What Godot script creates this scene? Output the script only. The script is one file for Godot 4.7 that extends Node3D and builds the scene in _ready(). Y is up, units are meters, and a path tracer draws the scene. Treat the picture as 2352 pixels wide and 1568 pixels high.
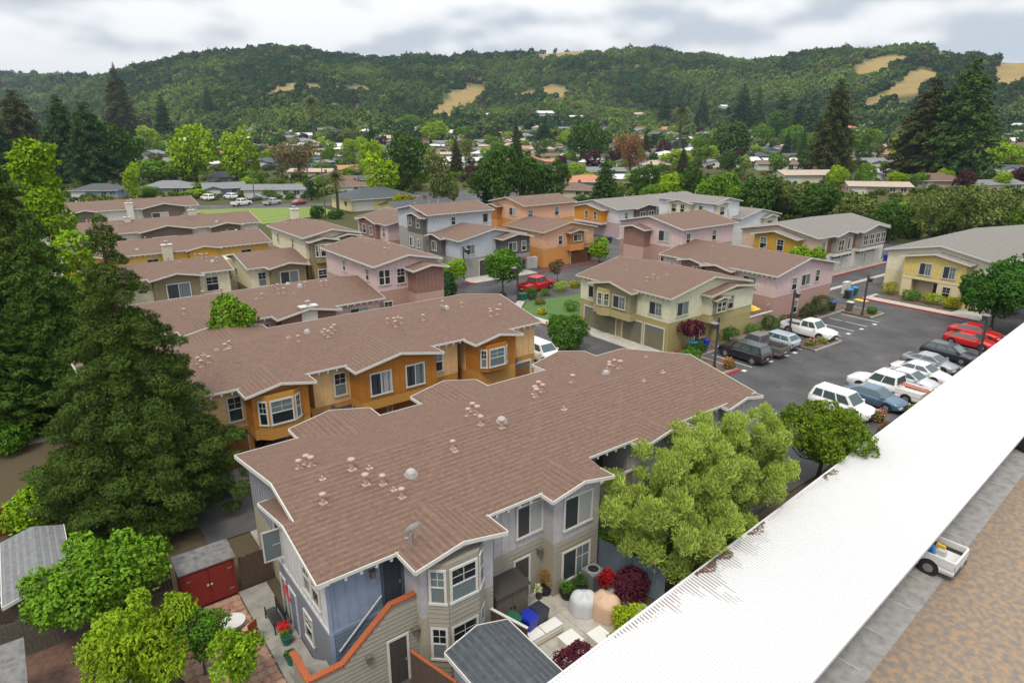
extends Node3D
# Townhouse complex seen from the air, hills behind. World axes follow the building grid; metres.

const EYE := Vector3(0, 21, 0)
const FOCAL := 1525.0          # of a picture 2352 x 1568
const PITCH := 18.11
const AZ := 53.0

var rng := RandomNumberGenerator.new()
var M := {}                    # materials
var counts := {}
var O := Vector3.ZERO          # origin of the thing under construction
var cam_f: Vector3
var cam_u: Vector3
var cam_r: Vector3

# ---------------------------------------------------------------- mesh collector
class MB:
	var v := PackedVector3Array()
	var n := PackedVector3Array()
	var t := PackedVector2Array()
	var c := PackedColorArray()
	var col := Color(1, 1, 1)
	func tri(a: Vector3, b: Vector3, d: Vector3, ua := Vector2.ZERO, ub := Vector2.ZERO, ud := Vector2.ZERO) -> void:
		var nn := (b - a).cross(d - a).normalized()
		v.append(a); v.append(d); v.append(b)
		n.append(nn); n.append(nn); n.append(nn)
		t.append(ua); t.append(ud); t.append(ub)
		c.append(col); c.append(col); c.append(col)
	func quad(a: Vector3, b: Vector3, d: Vector3, e: Vector3) -> void:
		tri(a, b, d); tri(a, d, e)
	func uquad(a: Vector3, b: Vector3, d: Vector3, e: Vector3, ua: Vector2, ub: Vector2, ud: Vector2, ue: Vector2) -> void:
		tri(a, b, d, ua, ub, ud); tri(a, d, e, ua, ud, ue)
	func hexa(p: Array) -> void:   # p0..3 bottom ring, p4..7 top ring, both counter-clockwise seen from above
		quad(p[4], p[5], p[6], p[7]); quad(p[3], p[2], p[1], p[0])
		quad(p[0], p[1], p[5], p[4]); quad(p[1], p[2], p[6], p[5]); quad(p[2], p[3], p[7], p[6]); quad(p[3], p[0], p[4], p[7])
	func box(x0: float, x1: float, y0: float, y1: float, z0: float, z1: float) -> void:
		hexa([Vector3(x0, y0, z1), Vector3(x1, y0, z1), Vector3(x1, y0, z0), Vector3(x0, y0, z0), Vector3(x0, y1, z1), Vector3(x1, y1, z1), Vector3(x1, y1, z0), Vector3(x0, y1, z0)])
	func fbox(o: Vector3, r: Vector3, nn: Vector3, u0: float, u1: float, h0: float, h1: float, d0: float, d1: float) -> void:  # box in a wall's frame
		var up := Vector3.UP
		var q := []
		for h in [h0, h1]:
			q.append(o + r * u0 + nn * d1 + up * h); q.append(o + r * u1 + nn * d1 + up * h)
			q.append(o + r * u1 + nn * d0 + up * h); q.append(o + r * u0 + nn * d0 + up * h)
		hexa(q)
	func bar(a: Vector3, b: Vector3, w: float, h: float) -> void:  # a square bar from a to b
		var d := (b - a).normalized()
		var s := d.cross(Vector3.UP)
		if s.length() < 0.01: s = Vector3.RIGHT
		s = s.normalized() * w * 0.5
		var u := s.cross(d).normalized() * h * 0.5
		var e := [a + s - u, b + s - u, b - s - u, a - s - u, a + s + u, b + s + u, b - s + u, a - s + u]
		hexa(e)
	func tube(a: Vector3, b: Vector3, ra: float, rb: float, k := 8, caps := true) -> void:
		var d := (b - a).normalized()
		var s := d.cross(Vector3.UP if absf(d.y) < 0.95 else Vector3.RIGHT).normalized()
		var u := s.cross(d)
		for i in k:
			var p := TAU * i / k
			var q := TAU * (i + 1) / k
			var e := s * cos(p) + u * sin(p)
			var f := s * cos(q) + u * sin(q)
			quad(a + f * ra, a + e * ra, b + e * rb, b + f * rb)
			if caps:
				tri(b, b + f * rb, b + e * rb); tri(a, a + e * ra, a + f * ra)
	func dome(o: Vector3, r: Vector3, k := 10, rings := 4) -> void:  # upper half of an ellipsoid
		for j in rings:
			var p0 := PI * 0.5 * j / rings
			var p1 := PI * 0.5 * (j + 1) / rings
			for i in k:
				var a0 := TAU * i / k
				var a1 := TAU * (i + 1) / k
				quad(o + Vector3(cos(a0) * cos(p0) * r.x, sin(p0) * r.y, -sin(a0) * cos(p0) * r.z), o + Vector3(cos(a1) * cos(p0) * r.x, sin(p0) * r.y, -sin(a1) * cos(p0) * r.z),
					o + Vector3(cos(a1) * cos(p1) * r.x, sin(p1) * r.y, -sin(a1) * cos(p1) * r.z), o + Vector3(cos(a0) * cos(p1) * r.x, sin(p1) * r.y, -sin(a0) * cos(p1) * r.z))
	func poly(pts: Array, y: float) -> void:   # flat polygon (x, z pairs as Vector2), facing up
		var pp := PackedVector2Array(pts)
		var ix := Geometry2D.triangulate_polygon(pp)
		for i in range(0, ix.size(), 3):
			var a := pp[ix[i]]; var b := pp[ix[i + 1]]; var d := pp[ix[i + 2]]
			if (b - a).cross(d - a) > 0: var s := b; b = d; d = s
			tri(Vector3(a.x, y, a.y), Vector3(b.x, y, b.y), Vector3(d.x, y, d.y))
	func slab(pts: Array, y0: float, y1: float) -> void:   # polygon with sides
		poly(pts, y1)
		var k := pts.size()
		for i in k:
			var a: Vector2 = pts[i]; var b: Vector2 = pts[(i + 1) % k]
			quad(Vector3(a.x, y0, a.y), Vector3(b.x, y0, b.y), Vector3(b.x, y1, b.y), Vector3(a.x, y1, a.y))

func mesh_of(m: MB, off := Vector3.ZERO, colors := false, smooth := false) -> ArrayMesh:
	var vv := m.v
	if off != Vector3.ZERO:
		vv = PackedVector3Array()
		vv.resize(m.v.size())
		for i in m.v.size(): vv[i] = m.v[i] - off
	var a := []
	a.resize(Mesh.ARRAY_MAX)
	a[Mesh.ARRAY_VERTEX] = vv; a[Mesh.ARRAY_NORMAL] = m.n; a[Mesh.ARRAY_TEX_UV] = m.t
	if colors: a[Mesh.ARRAY_COLOR] = m.c
	var am := ArrayMesh.new()
	if smooth:
		var st := SurfaceTool.new()
		st.begin(Mesh.PRIMITIVE_TRIANGLES)
		st.set_smooth_group(0)
		for i in vv.size():
			if colors: st.set_color(m.c[i])
			st.set_uv(m.t[i]); st.add_vertex(vv[i])
		st.index(); st.generate_normals()
		return st.commit()
	am.add_surface_from_arrays(Mesh.PRIMITIVE_TRIANGLES, a)
	return am

func numbered(s: String) -> String:
	var k: int = counts.get(s, 0)
	counts[s] = k + 1
	return s if k == 0 else "%s_%03d" % [s, k]

func tag(o: Node, label: String, category: String, group := "", kind := "") -> Node:
	if label: o.set_meta("label", label)
	if category: o.set_meta("category", category)
	if group: o.set_meta("group", group)
	if kind: o.set_meta("kind", kind)
	return o

func thing(called: String, label: String, category: String, at := Vector3.ZERO, group := "") -> Node3D:
	var o := Node3D.new()
	o.name = numbered(called)
	add_child(o)
	o.position = at
	O = at
	tag(o, label, category, group)
	return o

func part(m: MB, called: String, mt: Material, parent: Node, colors := false, smooth := false, kind := "") -> MeshInstance3D:
	var o := MeshInstance3D.new()
	o.mesh = mesh_of(m, O, colors, smooth)
	o.name = called
	o.material_override = mt
	parent.add_child(o, true)
	if kind: o.set_meta("kind", kind)
	return o

func inst(ms: Mesh, called: String, mt: Material, parent: Node, at: Vector3, b := Basis.IDENTITY) -> MeshInstance3D:
	var o := MeshInstance3D.new()
	o.mesh = ms; o.name = called; o.material_override = mt
	parent.add_child(o, true)
	o.transform = Transform3D(b, at)
	return o

func solo(m: MB, called: String, mt: Material, label: String, category: String, at: Vector3, group := "", colors := false, smooth := false) -> MeshInstance3D:
	var o := MeshInstance3D.new()
	o.mesh = mesh_of(m, at, colors, smooth); o.name = numbered(called); o.material_override = mt
	add_child(o); o.position = at
	tag(o, label, category, group)
	return o

func struct(m: MB, called: String, mt: Material, colors := false) -> MeshInstance3D:
	var o := MeshInstance3D.new()
	o.mesh = mesh_of(m, Vector3.ZERO, colors); o.name = numbered(called); o.material_override = mt
	add_child(o)
	o.set_meta("kind", "structure")
	return o

func ray(px: float, py: float) -> Vector3:
	return cam_r * (px - 1176.0) - cam_u * (py - 784.0) + cam_f * FOCAL

func P(px: float, py: float, h := 0.0) -> Vector3:   # point of the photograph (2352 wide) that lies at height h
	var d := ray(px, py)
	return EYE + d * ((h - EYE.y) / d.y)

func pix(p: Vector3) -> Vector2:
	var q := p - EYE
	var w := q.dot(cam_f)
	return Vector2(1176.0 + FOCAL * q.dot(cam_r) / w, 784.0 - FOCAL * q.dot(cam_u) / w)

# ---------------------------------------------------------------- materials
func srgb(r: float, g: float, b: float) -> Color:
	return Color(r / 255.0, g / 255.0, b / 255.0)

func lin(r: float, g: float, b: float) -> Color:
	return Color(r, g, b).linear_to_srgb()

func mat(c: Color, rough := 0.85, metal := 0.0) -> StandardMaterial3D:
	var m := StandardMaterial3D.new()
	m.albedo_color = c; m.roughness = rough; m.metallic = metal
	m.cull_mode = BaseMaterial3D.CULL_DISABLED
	return m

func noise_tex(size: int, freq: float, stops: Array, sd: int, oct := 4, kind := FastNoiseLite.TYPE_SIMPLEX_SMOOTH) -> ImageTexture:
	var nz := FastNoiseLite.new()
	nz.seed = sd; nz.frequency = freq; nz.fractal_octaves = oct; nz.noise_type = kind; nz.fractal_gain = 0.6
	var im := nz.get_seamless_image(size, size)
	im.convert(Image.FORMAT_L8)
	var src := im.get_data()
	var lut := []
	for i in 256:
		var f := i / 255.0 * (stops.size() - 1)
		var k := mini(int(f), stops.size() - 2)
		var cc: Color = stops[k]
		cc = cc.lerp(stops[k + 1], f - k)
		lut.append(cc)
	var out := PackedByteArray()
	out.resize(size * size * 3)
	for i in size * size:
		var cc: Color = lut[src[i]]
		out[i * 3] = int(cc.r * 255); out[i * 3 + 1] = int(cc.g * 255); out[i * 3 + 2] = int(cc.b * 255)
	return ImageTexture.create_from_image(Image.create_from_data(size, size, false, Image.FORMAT_RGB8, out))

func textured(tex: Texture2D, metres: float, rough := 0.9, tint := Color(1, 1, 1)) -> StandardMaterial3D:
	var m := mat(tint, rough)
	m.albedo_texture = tex
	m.uv1_triplanar = true; m.uv1_world_triplanar = true
	m.uv1_scale = Vector3.ONE / metres
	return m

func siding(c: Color, course: float) -> StandardMaterial3D:   # lap siding too fine to build: relief in the normal map, a little weathering in the colour
	var m := mat(c, 0.75)
	m.albedo_texture = M.weather; m.uv1_triplanar = true; m.uv1_world_triplanar = true
	m.uv1_scale = Vector3.ONE / (course * 8.0)
	m.normal_enabled = true; m.normal_texture = M.lap_normal; m.normal_scale = 1.0
	return m

func plaster(c: Color) -> StandardMaterial3D:
	var m := mat(c, 0.8)
	m.albedo_texture = M.weather; m.uv1_triplanar = true; m.uv1_world_triplanar = true; m.uv1_scale = Vector3.ONE / 3.0
	return m

func shingle_tex(base: Color, spread: float, sd: int) -> ImageTexture:
	var r := RandomNumberGenerator.new()
	r.seed = sd
	var s := 1024
	var im := Image.create(s, s, false, Image.FORMAT_RGB8)
	im.fill(base)
	var rows := 42
	for i in rows:
		var y0 := i * s / rows
		var y1 := (i + 1) * s / rows
		var x := -r.randi_range(0, 30)
		var rowk := 0.75 if i % 2 == 0 else -0.75
		while x < s:
			var w := r.randi_range(14, 40)
			var k := (r.randf_range(-0.9, 0.9) + rowk) * spread
			var warm := r.randf_range(-0.5, 0.5) * spread
			var cc := Color(clampf(base.r * (1 + k + warm * 0.6), 0, 1), clampf(base.g * (1 + k), 0, 1), clampf(base.b * (1 + k - warm * 0.6), 0, 1))
			im.fill_rect(Rect2i(maxi(x, 0), y0, mini(w, s - x), y1 - y0), cc)
			x += w
	return ImageTexture.create_from_image(im)

func shingle_relief() -> ImageTexture:
	var s := 1024
	var rows := 42
	var im := Image.create(s, s, false, Image.FORMAT_L8)
	for i in rows:
		var y0 := i * s / rows
		var y1 := (i + 1) * s / rows
		for y in range(y0, y1):
			var k := 0.25 + 0.6 * (y - y0) / float(y1 - y0)
			im.fill_rect(Rect2i(0, y, s, 1), Color(k, k, k))
	im.bump_map_to_normal_map(6.0)
	return ImageTexture.create_from_image(im)

func lap_relief() -> ImageTexture:
	var s := 256
	var im := Image.create(s, s, false, Image.FORMAT_L8)
	for y in s:
		var k := 0.2 + 0.7 * (y % 32) / 32.0
		im.fill_rect(Rect2i(0, y, s, 1), Color(k, k, k))
	im.bump_map_to_normal_map(7.0)
	return ImageTexture.create_from_image(im)

func roof_mat(base: Color, spread: float, sd: int) -> StandardMaterial3D:
	var m := mat(Color(1, 1, 1), 0.95)
	m.albedo_texture = shingle_tex(base, spread, sd)
	m.uv1_scale = Vector3.ONE / 6.0
	m.normal_enabled = true; m.normal_texture = M.shingle_normal; m.normal_scale = 1.3
	return m

func leaf(c0: Color, back := 0.55) -> StandardMaterial3D:
	var cl := c0.srgb_to_linear() * 1.85
	var c := Color(cl.r, cl.g, cl.b * 0.8).linear_to_srgb()
	var m := mat(c, 0.9)
	m.metallic_specular = 0.15
	m.vertex_color_use_as_albedo = true
	m.backlight_enabled = true; m.backlight = Color(c.r * back, c.g * back, c.b * back * 0.6)
	return m

func make_materials() -> void:
	M.weather = noise_tex(512, 0.012, [Color(0.91, 0.91, 0.905), Color(0.965, 0.965, 0.96), Color(1, 1, 1)], 5, 5)
	M.lap_normal = lap_relief()
	M.shingle_normal = shingle_relief()
	M.roof_brown = roof_mat(lin(0.131, 0.079, 0.057), 0.07, 3)
	M.roof_grey = roof_mat(lin(0.165, 0.152, 0.138), 0.06, 4)
	M.roof_slate = roof_mat(lin(0.052, 0.06, 0.07), 0.09, 6)
	M.roof_pale = roof_mat(lin(0.15, 0.155, 0.16), 0.06, 8)
	M.trim = plaster(lin(0.53, 0.525, 0.495))
	M.trim_cream = plaster(lin(0.50, 0.47, 0.37))
	M.soffit = mat(lin(0.22, 0.2, 0.18))
	M.glass = mat(lin(0.012, 0.016, 0.02), 0.06)
	M.glass.metallic_specular = 0.6
	M.screen = mat(lin(0.03, 0.035, 0.042), 0.35)
	M.blind = mat(lin(0.30, 0.31, 0.31), 0.3)
	M.blind2 = mat(lin(0.12, 0.15, 0.16), 0.15)
	M.flue = mat(lin(0.36, 0.25, 0.21), 0.6)
	M.dome = mat(lin(0.30, 0.28, 0.27), 0.35)
	M.metal = mat(lin(0.22, 0.23, 0.24), 0.45, 0.4)
	M.tyre_mark = mat(lin(0.038, 0.036, 0.038), 0.8)
	M.oil = mat(lin(0.02, 0.02, 0.022), 0.5)
	M.mortar = textured(noise_tex(128, 0.03, [lin(0.2, 0.12, 0.09), lin(0.28, 0.18, 0.14)], 44), 1.5)
	M.black = mat(lin(0.012, 0.012, 0.013), 0.6)
	M.rubber = mat(lin(0.018, 0.018, 0.02), 0.85)
	M.alloy = mat(lin(0.3, 0.3, 0.31), 0.35, 0.5)
	M.bark = textured(noise_tex(256, 0.03, [lin(0.03, 0.022, 0.016), lin(0.11, 0.085, 0.065)], 17), 1.0)
	M.redbark = textured(noise_tex(256, 0.03, [lin(0.035, 0.02, 0.013), lin(0.13, 0.075, 0.05)], 18), 1.0)
	M.asphalt = textured(noise_tex(1024, 0.004, [lin(0.028, 0.027, 0.028), lin(0.050, 0.048, 0.05), lin(0.062, 0.059, 0.061), lin(0.092, 0.088, 0.09)], 21, 7), 23.0, 0.85)
	M.concrete = textured(noise_tex(512, 0.008, [lin(0.17, 0.165, 0.15), lin(0.25, 0.24, 0.22), lin(0.31, 0.30, 0.275)], 23, 6), 5.0)
	M.concrete_pale = textured(noise_tex(512, 0.008, [lin(0.27, 0.255, 0.225), lin(0.36, 0.345, 0.31), lin(0.42, 0.40, 0.36)], 24, 6), 4.0)
	M.concrete_bay = textured(noise_tex(512, 0.01, [lin(0.17, 0.168, 0.165), lin(0.25, 0.248, 0.245), lin(0.32, 0.315, 0.31)], 25, 6), 4.0)
	M.tan_lot = textured(noise_tex(1024, 0.018, [lin(0.13, 0.12, 0.115), lin(0.17, 0.145, 0.125), lin(0.27, 0.185, 0.115), lin(0.31, 0.205, 0.12)], 26, 6), 8.0)
	M.dirt = textured(noise_tex(512, 0.01, [lin(0.05, 0.033, 0.022), lin(0.10, 0.07, 0.048), lin(0.15, 0.11, 0.075)], 27, 6), 5.0)
	M.lawn = textured(noise_tex(512, 0.02, [lin(0.03, 0.075, 0.012), lin(0.055, 0.12, 0.02), lin(0.09, 0.16, 0.03)], 28, 6), 5.0)
	M.lawn_light = textured(noise_tex(256, 0.02, [lin(0.11, 0.16, 0.02), lin(0.17, 0.22, 0.03)], 29), 8.0)
	M.lawn_dark = textured(noise_tex(256, 0.02, [lin(0.085, 0.13, 0.015), lin(0.125, 0.175, 0.025)], 30), 8.0)
	M.brick = textured(noise_tex(256, 0.02, [lin(0.10, 0.055, 0.04), lin(0.17, 0.10, 0.075)], 31), 2.0)
	M.flagstone = textured(noise_tex(256, 0.012, [lin(0.16, 0.07, 0.05), lin(0.30, 0.15, 0.105), lin(0.36, 0.22, 0.15)], 32), 1.7)
	M.flagstone2 = textured(noise_tex(256, 0.012, [lin(0.21, 0.13, 0.10), lin(0.34, 0.22, 0.16), lin(0.30, 0.17, 0.10)], 33), 1.7)
	M.paint_white = mat(lin(0.5, 0.5, 0.48), 0.7)
	M.paint_red = mat(lin(0.36, 0.035, 0.035), 0.7)
	M.paint_yellow = mat(lin(0.55, 0.38, 0.03), 0.7)
	M.kerb = textured(noise_tex(256, 0.02, [lin(0.2, 0.19, 0.17), lin(0.33, 0.31, 0.28)], 34), 2.0)
	M.white_metal = mat(lin(0.53, 0.535, 0.545), 0.45)
	M.fence_wood = textured(noise_tex(256, 0.03, [lin(0.045, 0.03, 0.022), lin(0.11, 0.075, 0.055)], 35), 1.2)
	M.fence_grey = textured(noise_tex(256, 0.03, [lin(0.07, 0.06, 0.052), lin(0.15, 0.13, 0.115)], 36), 1.2)
	M.fence_blue = textured(noise_tex(256, 0.03, [lin(0.09, 0.12, 0.15), lin(0.16, 0.2, 0.24)], 37), 1.2)
	M.red_wood = textured(noise_tex(256, 0.03, [lin(0.15, 0.012, 0.008), lin(0.24, 0.02, 0.012)], 38), 1.5)
	M.redwood_cap = textured(noise_tex(256, 0.03, [lin(0.22, 0.05, 0.015), lin(0.36, 0.10, 0.03)], 39), 1.0)
	M.galv = textured(noise_tex(256, 0.01, [lin(0.22, 0.22, 0.215), lin(0.36, 0.36, 0.35)], 40), 2.0, 0.6)
	M.shed_roof = textured(noise_tex(256, 0.012, [lin(0.07, 0.068, 0.066), lin(0.13, 0.128, 0.125), lin(0.17, 0.165, 0.16)], 45), 1.6, 0.8)
	M.brown_wood = textured(noise_tex(256, 0.03, [lin(0.09, 0.072, 0.058), lin(0.15, 0.12, 0.1)], 41), 1.2)
	M.brown_dark = mat(lin(0.04, 0.033, 0.028), 0.8)
	M.lamp_metal = mat(lin(0.05, 0.045, 0.045), 0.5)
	M.lamp_hood = mat(lin(0.16, 0.155, 0.15), 0.5)
	M.lamp_glass = mat(lin(0.5, 0.5, 0.48), 0.2)
	M.blue_bin = mat(lin(0.006, 0.02, 0.30), 0.45)
	M.bin_black = mat(lin(0.02, 0.022, 0.03), 0.5)
	M.bin_green = mat(lin(0.01, 0.09, 0.05), 0.5)
	M.bin_sky = mat(lin(0.03, 0.17, 0.42), 0.45)
	M.yellow_cloth = mat(lin(0.62, 0.42, 0.05), 0.9)
	M.cover_grey = mat(lin(0.48, 0.5, 0.52), 0.6)
	M.cover_tan = mat(lin(0.52, 0.36, 0.25), 0.85)
	M.cushion = mat(lin(0.62, 0.61, 0.58), 0.9)
	M.ivory = mat(lin(0.58, 0.54, 0.45), 0.8)

# ---------------------------------------------------------------- building kit
func face(side: String, plane: float) -> Dictionary:
	match side:
		"S": return {o = Vector3(0, 0, plane), r = Vector3(1, 0, 0), n = Vector3(0, 0, 1)}
		"W": return {o = Vector3(plane, 0, 0), r = Vector3(0, 0, 1), n = Vector3(-1, 0, 0)}
		"E": return {o = Vector3(plane, 0, 0), r = Vector3(0, 0, -1), n = Vector3(1, 0, 0)}
		_: return {o = Vector3(0, 0, plane), r = Vector3(-1, 0, 0), n = Vector3(0, 0, -1)}

func win(t: Node, f: Dictionary, u0: float, u1: float, h0: float, h1: float, type := "hung", tm: Material = null, called := "window") -> MeshInstance3D:
	var o: Vector3 = f.o; var r: Vector3 = f.r; var n: Vector3 = f.n
	if tm == null: tm = M.trim
	var b := 0.1
	var m := MB.new()
	m.fbox(o, r, n, u0, u1, h1 - b, h1, 0.0, 0.06); m.fbox(o, r, n, u0 - 0.03, u1 + 0.03, h0, h0 + b, 0.0, 0.08)
	m.fbox(o, r, n, u0, u0 + b, h0 + b, h1 - b, 0.0, 0.055); m.fbox(o, r, n, u1 - b, u1, h0 + b, h1 - b, 0.0, 0.055)
	var a0 := u0 + b; var a1 := u1 - b; var g0 := h0 + b; var g1 := h1 - b
	var um := (a0 + a1) * 0.5; var hm := (g0 + g1) * 0.5
	var panes := []
	match type:
		"slide":
			m.fbox(o, r, n, um - 0.03, um + 0.03, g0, g1, 0.0, 0.045)
			panes = [[a0, um - 0.03, g0, g1, M.screen], [um + 0.03, a1, g0, g1, M.blind2 if rng.randf() < 0.6 else M.blind]]
		"slidelit":
			m.fbox(o, r, n, um - 0.03, um + 0.03, g0, g1, 0.0, 0.045)
			m.fbox(o, r, n, um + 0.03, a1, lerpf(g0, g1, 0.62), lerpf(g0, g1, 0.62) + 0.025, 0.0, 0.03)
			m.fbox(o, r, n, (um + a1) * 0.5 - 0.012, (um + a1) * 0.5 + 0.012, g0, g1, 0.0, 0.028)
			panes = [[a0, um - 0.03, g0, g1, M.screen], [um + 0.03, a1, g0, g1, M.blind2]]
		"hung":
			m.fbox(o, r, n, a0, a1, hm - 0.03, hm + 0.03, 0.0, 0.045)
			m.fbox(o, r, n, um - 0.013, um + 0.013, hm + 0.03, g1, 0.0, 0.03)
			m.fbox(o, r, n, a0, um - 0.013, (hm + g1) * 0.5 - 0.012, (hm + g1) * 0.5 + 0.012, 0.0, 0.028)
			m.fbox(o, r, n, um + 0.013, a1, (hm + g1) * 0.5 - 0.012, (hm + g1) * 0.5 + 0.012, 0.0, 0.028)
			panes = [[a0, a1, g0, hm - 0.03, M.glass if rng.randf() < 0.7 else M.blind2], [a0, a1, hm + 0.03, g1, M.glass if rng.randf() < 0.6 else M.blind2]]
		"twin":
			m.fbox(o, r, n, um - 0.06, um + 0.06, g0, g1, 0.0, 0.05)
			m.fbox(o, r, n, a0, um - 0.06, hm - 0.025, hm + 0.025, 0.0, 0.045); m.fbox(o, r, n, um + 0.06, a1, hm - 0.025, hm + 0.025, 0.0, 0.045)
			panes = [[a0, um - 0.06, g0, g1, M.glass], [um + 0.06, a1, g0, g1, M.glass]]
		_:
			panes = [[a0, a1, g0, g1, M.glass]]
	var w := part(m, called, tm, t)
	for p in panes:
		var q := MB.new()
		q.fbox(o, r, n, p[0], p[1], p[2], p[3], -0.01, 0.018)
		part(q, "pane", p[4], w)
	return w

func door(t: Node, f: Dictionary, u0: float, u1: float, h0: float, h1: float, dm: Material, tm: Material = null) -> MeshInstance3D:
	var o: Vector3 = f.o; var r: Vector3 = f.r; var n: Vector3 = f.n
	if tm == null: tm = M.trim
	var m := MB.new()
	m.fbox(o, r, n, u0, u0 + 0.1, h0, h1, 0.0, 0.05); m.fbox(o, r, n, u1 - 0.1, u1, h0, h1, 0.0, 0.05); m.fbox(o, r, n, u0 + 0.1, u1 - 0.1, h1 - 0.1, h1, 0.0, 0.05)
	var d := part(m, "door", tm, t)
	var q := MB.new()
	q.fbox(o, r, n, u0 + 0.1, u1 - 0.1, h0, h1 - 0.1, -0.02, 0.015)
	for k in 2:
		for j in 2:
			var a := u0 + 0.2 + k * (u1 - u0 - 0.3) * 0.5
			var hh := h0 + 0.2 + j * (h1 - h0) * 0.45
			q.fbox(o, r, n, a, a + (u1 - u0 - 0.3) * 0.5 - 0.1, hh, hh + (h1 - h0) * 0.36, 0.015, 0.03)
	part(q, "door_panel", dm, d)
	var k := MB.new()
	k.fbox(o, r, n, u1 - 0.2, u1 - 0.14, h0 + 0.98, h0 + 1.06, 0.015, 0.08)
	part(k, "handle", M.metal, d)
	return d

func garage(t: Node, f: Dictionary, u0: float, u1: float, h1: float, dm: Material, lm: Material, tm: Material = null, lites := 0) -> MeshInstance3D:
	var o: Vector3 = f.o; var r: Vector3 = f.r; var n: Vector3 = f.n
	if tm == null: tm = M.trim
	var m := MB.new()
	m.fbox(o, r, n, u0 - 0.14, u0, 0.0, h1 + 0.14, 0.0, 0.08); m.fbox(o, r, n, u1, u1 + 0.14, 0.0, h1 + 0.14, 0.0, 0.08); m.fbox(o, r, n, u0, u1, h1, h1 + 0.14, 0.0, 0.08)
	var d := part(m, "garage_door", tm, t)
	var k := maxi(3, int((u1 - u0) / 0.34))
	var w := (u1 - u0) / k
	for i in k:                       # the vertical boards of the door
		var q := MB.new()
		q.fbox(o, r, n, u0 + i * w + 0.008, u0 + (i + 1) * w - 0.008, 0.02, h1 - (0.5 if lites > 0 else 0.0), -0.02, 0.02 + (i % 2) * 0.004)
		part(q, "door_board", dm, d)
	if lites > 0:
		var s := MB.new()
		s.fbox(o, r, n, u0, u1, h1 - 0.5, h1, -0.03, 0.016)
		part(s, "top_rail", dm, d)
		var lw := (u1 - u0) / lites
		for i in lites:
			var q := MB.new()
			q.fbox(o, r, n, u0 + i * lw + 0.09, u0 + (i + 1) * lw - 0.09, h1 - 0.42, h1 - 0.1, 0.0, 0.026)
			part(q, "pane", lm, d)
	return d

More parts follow.
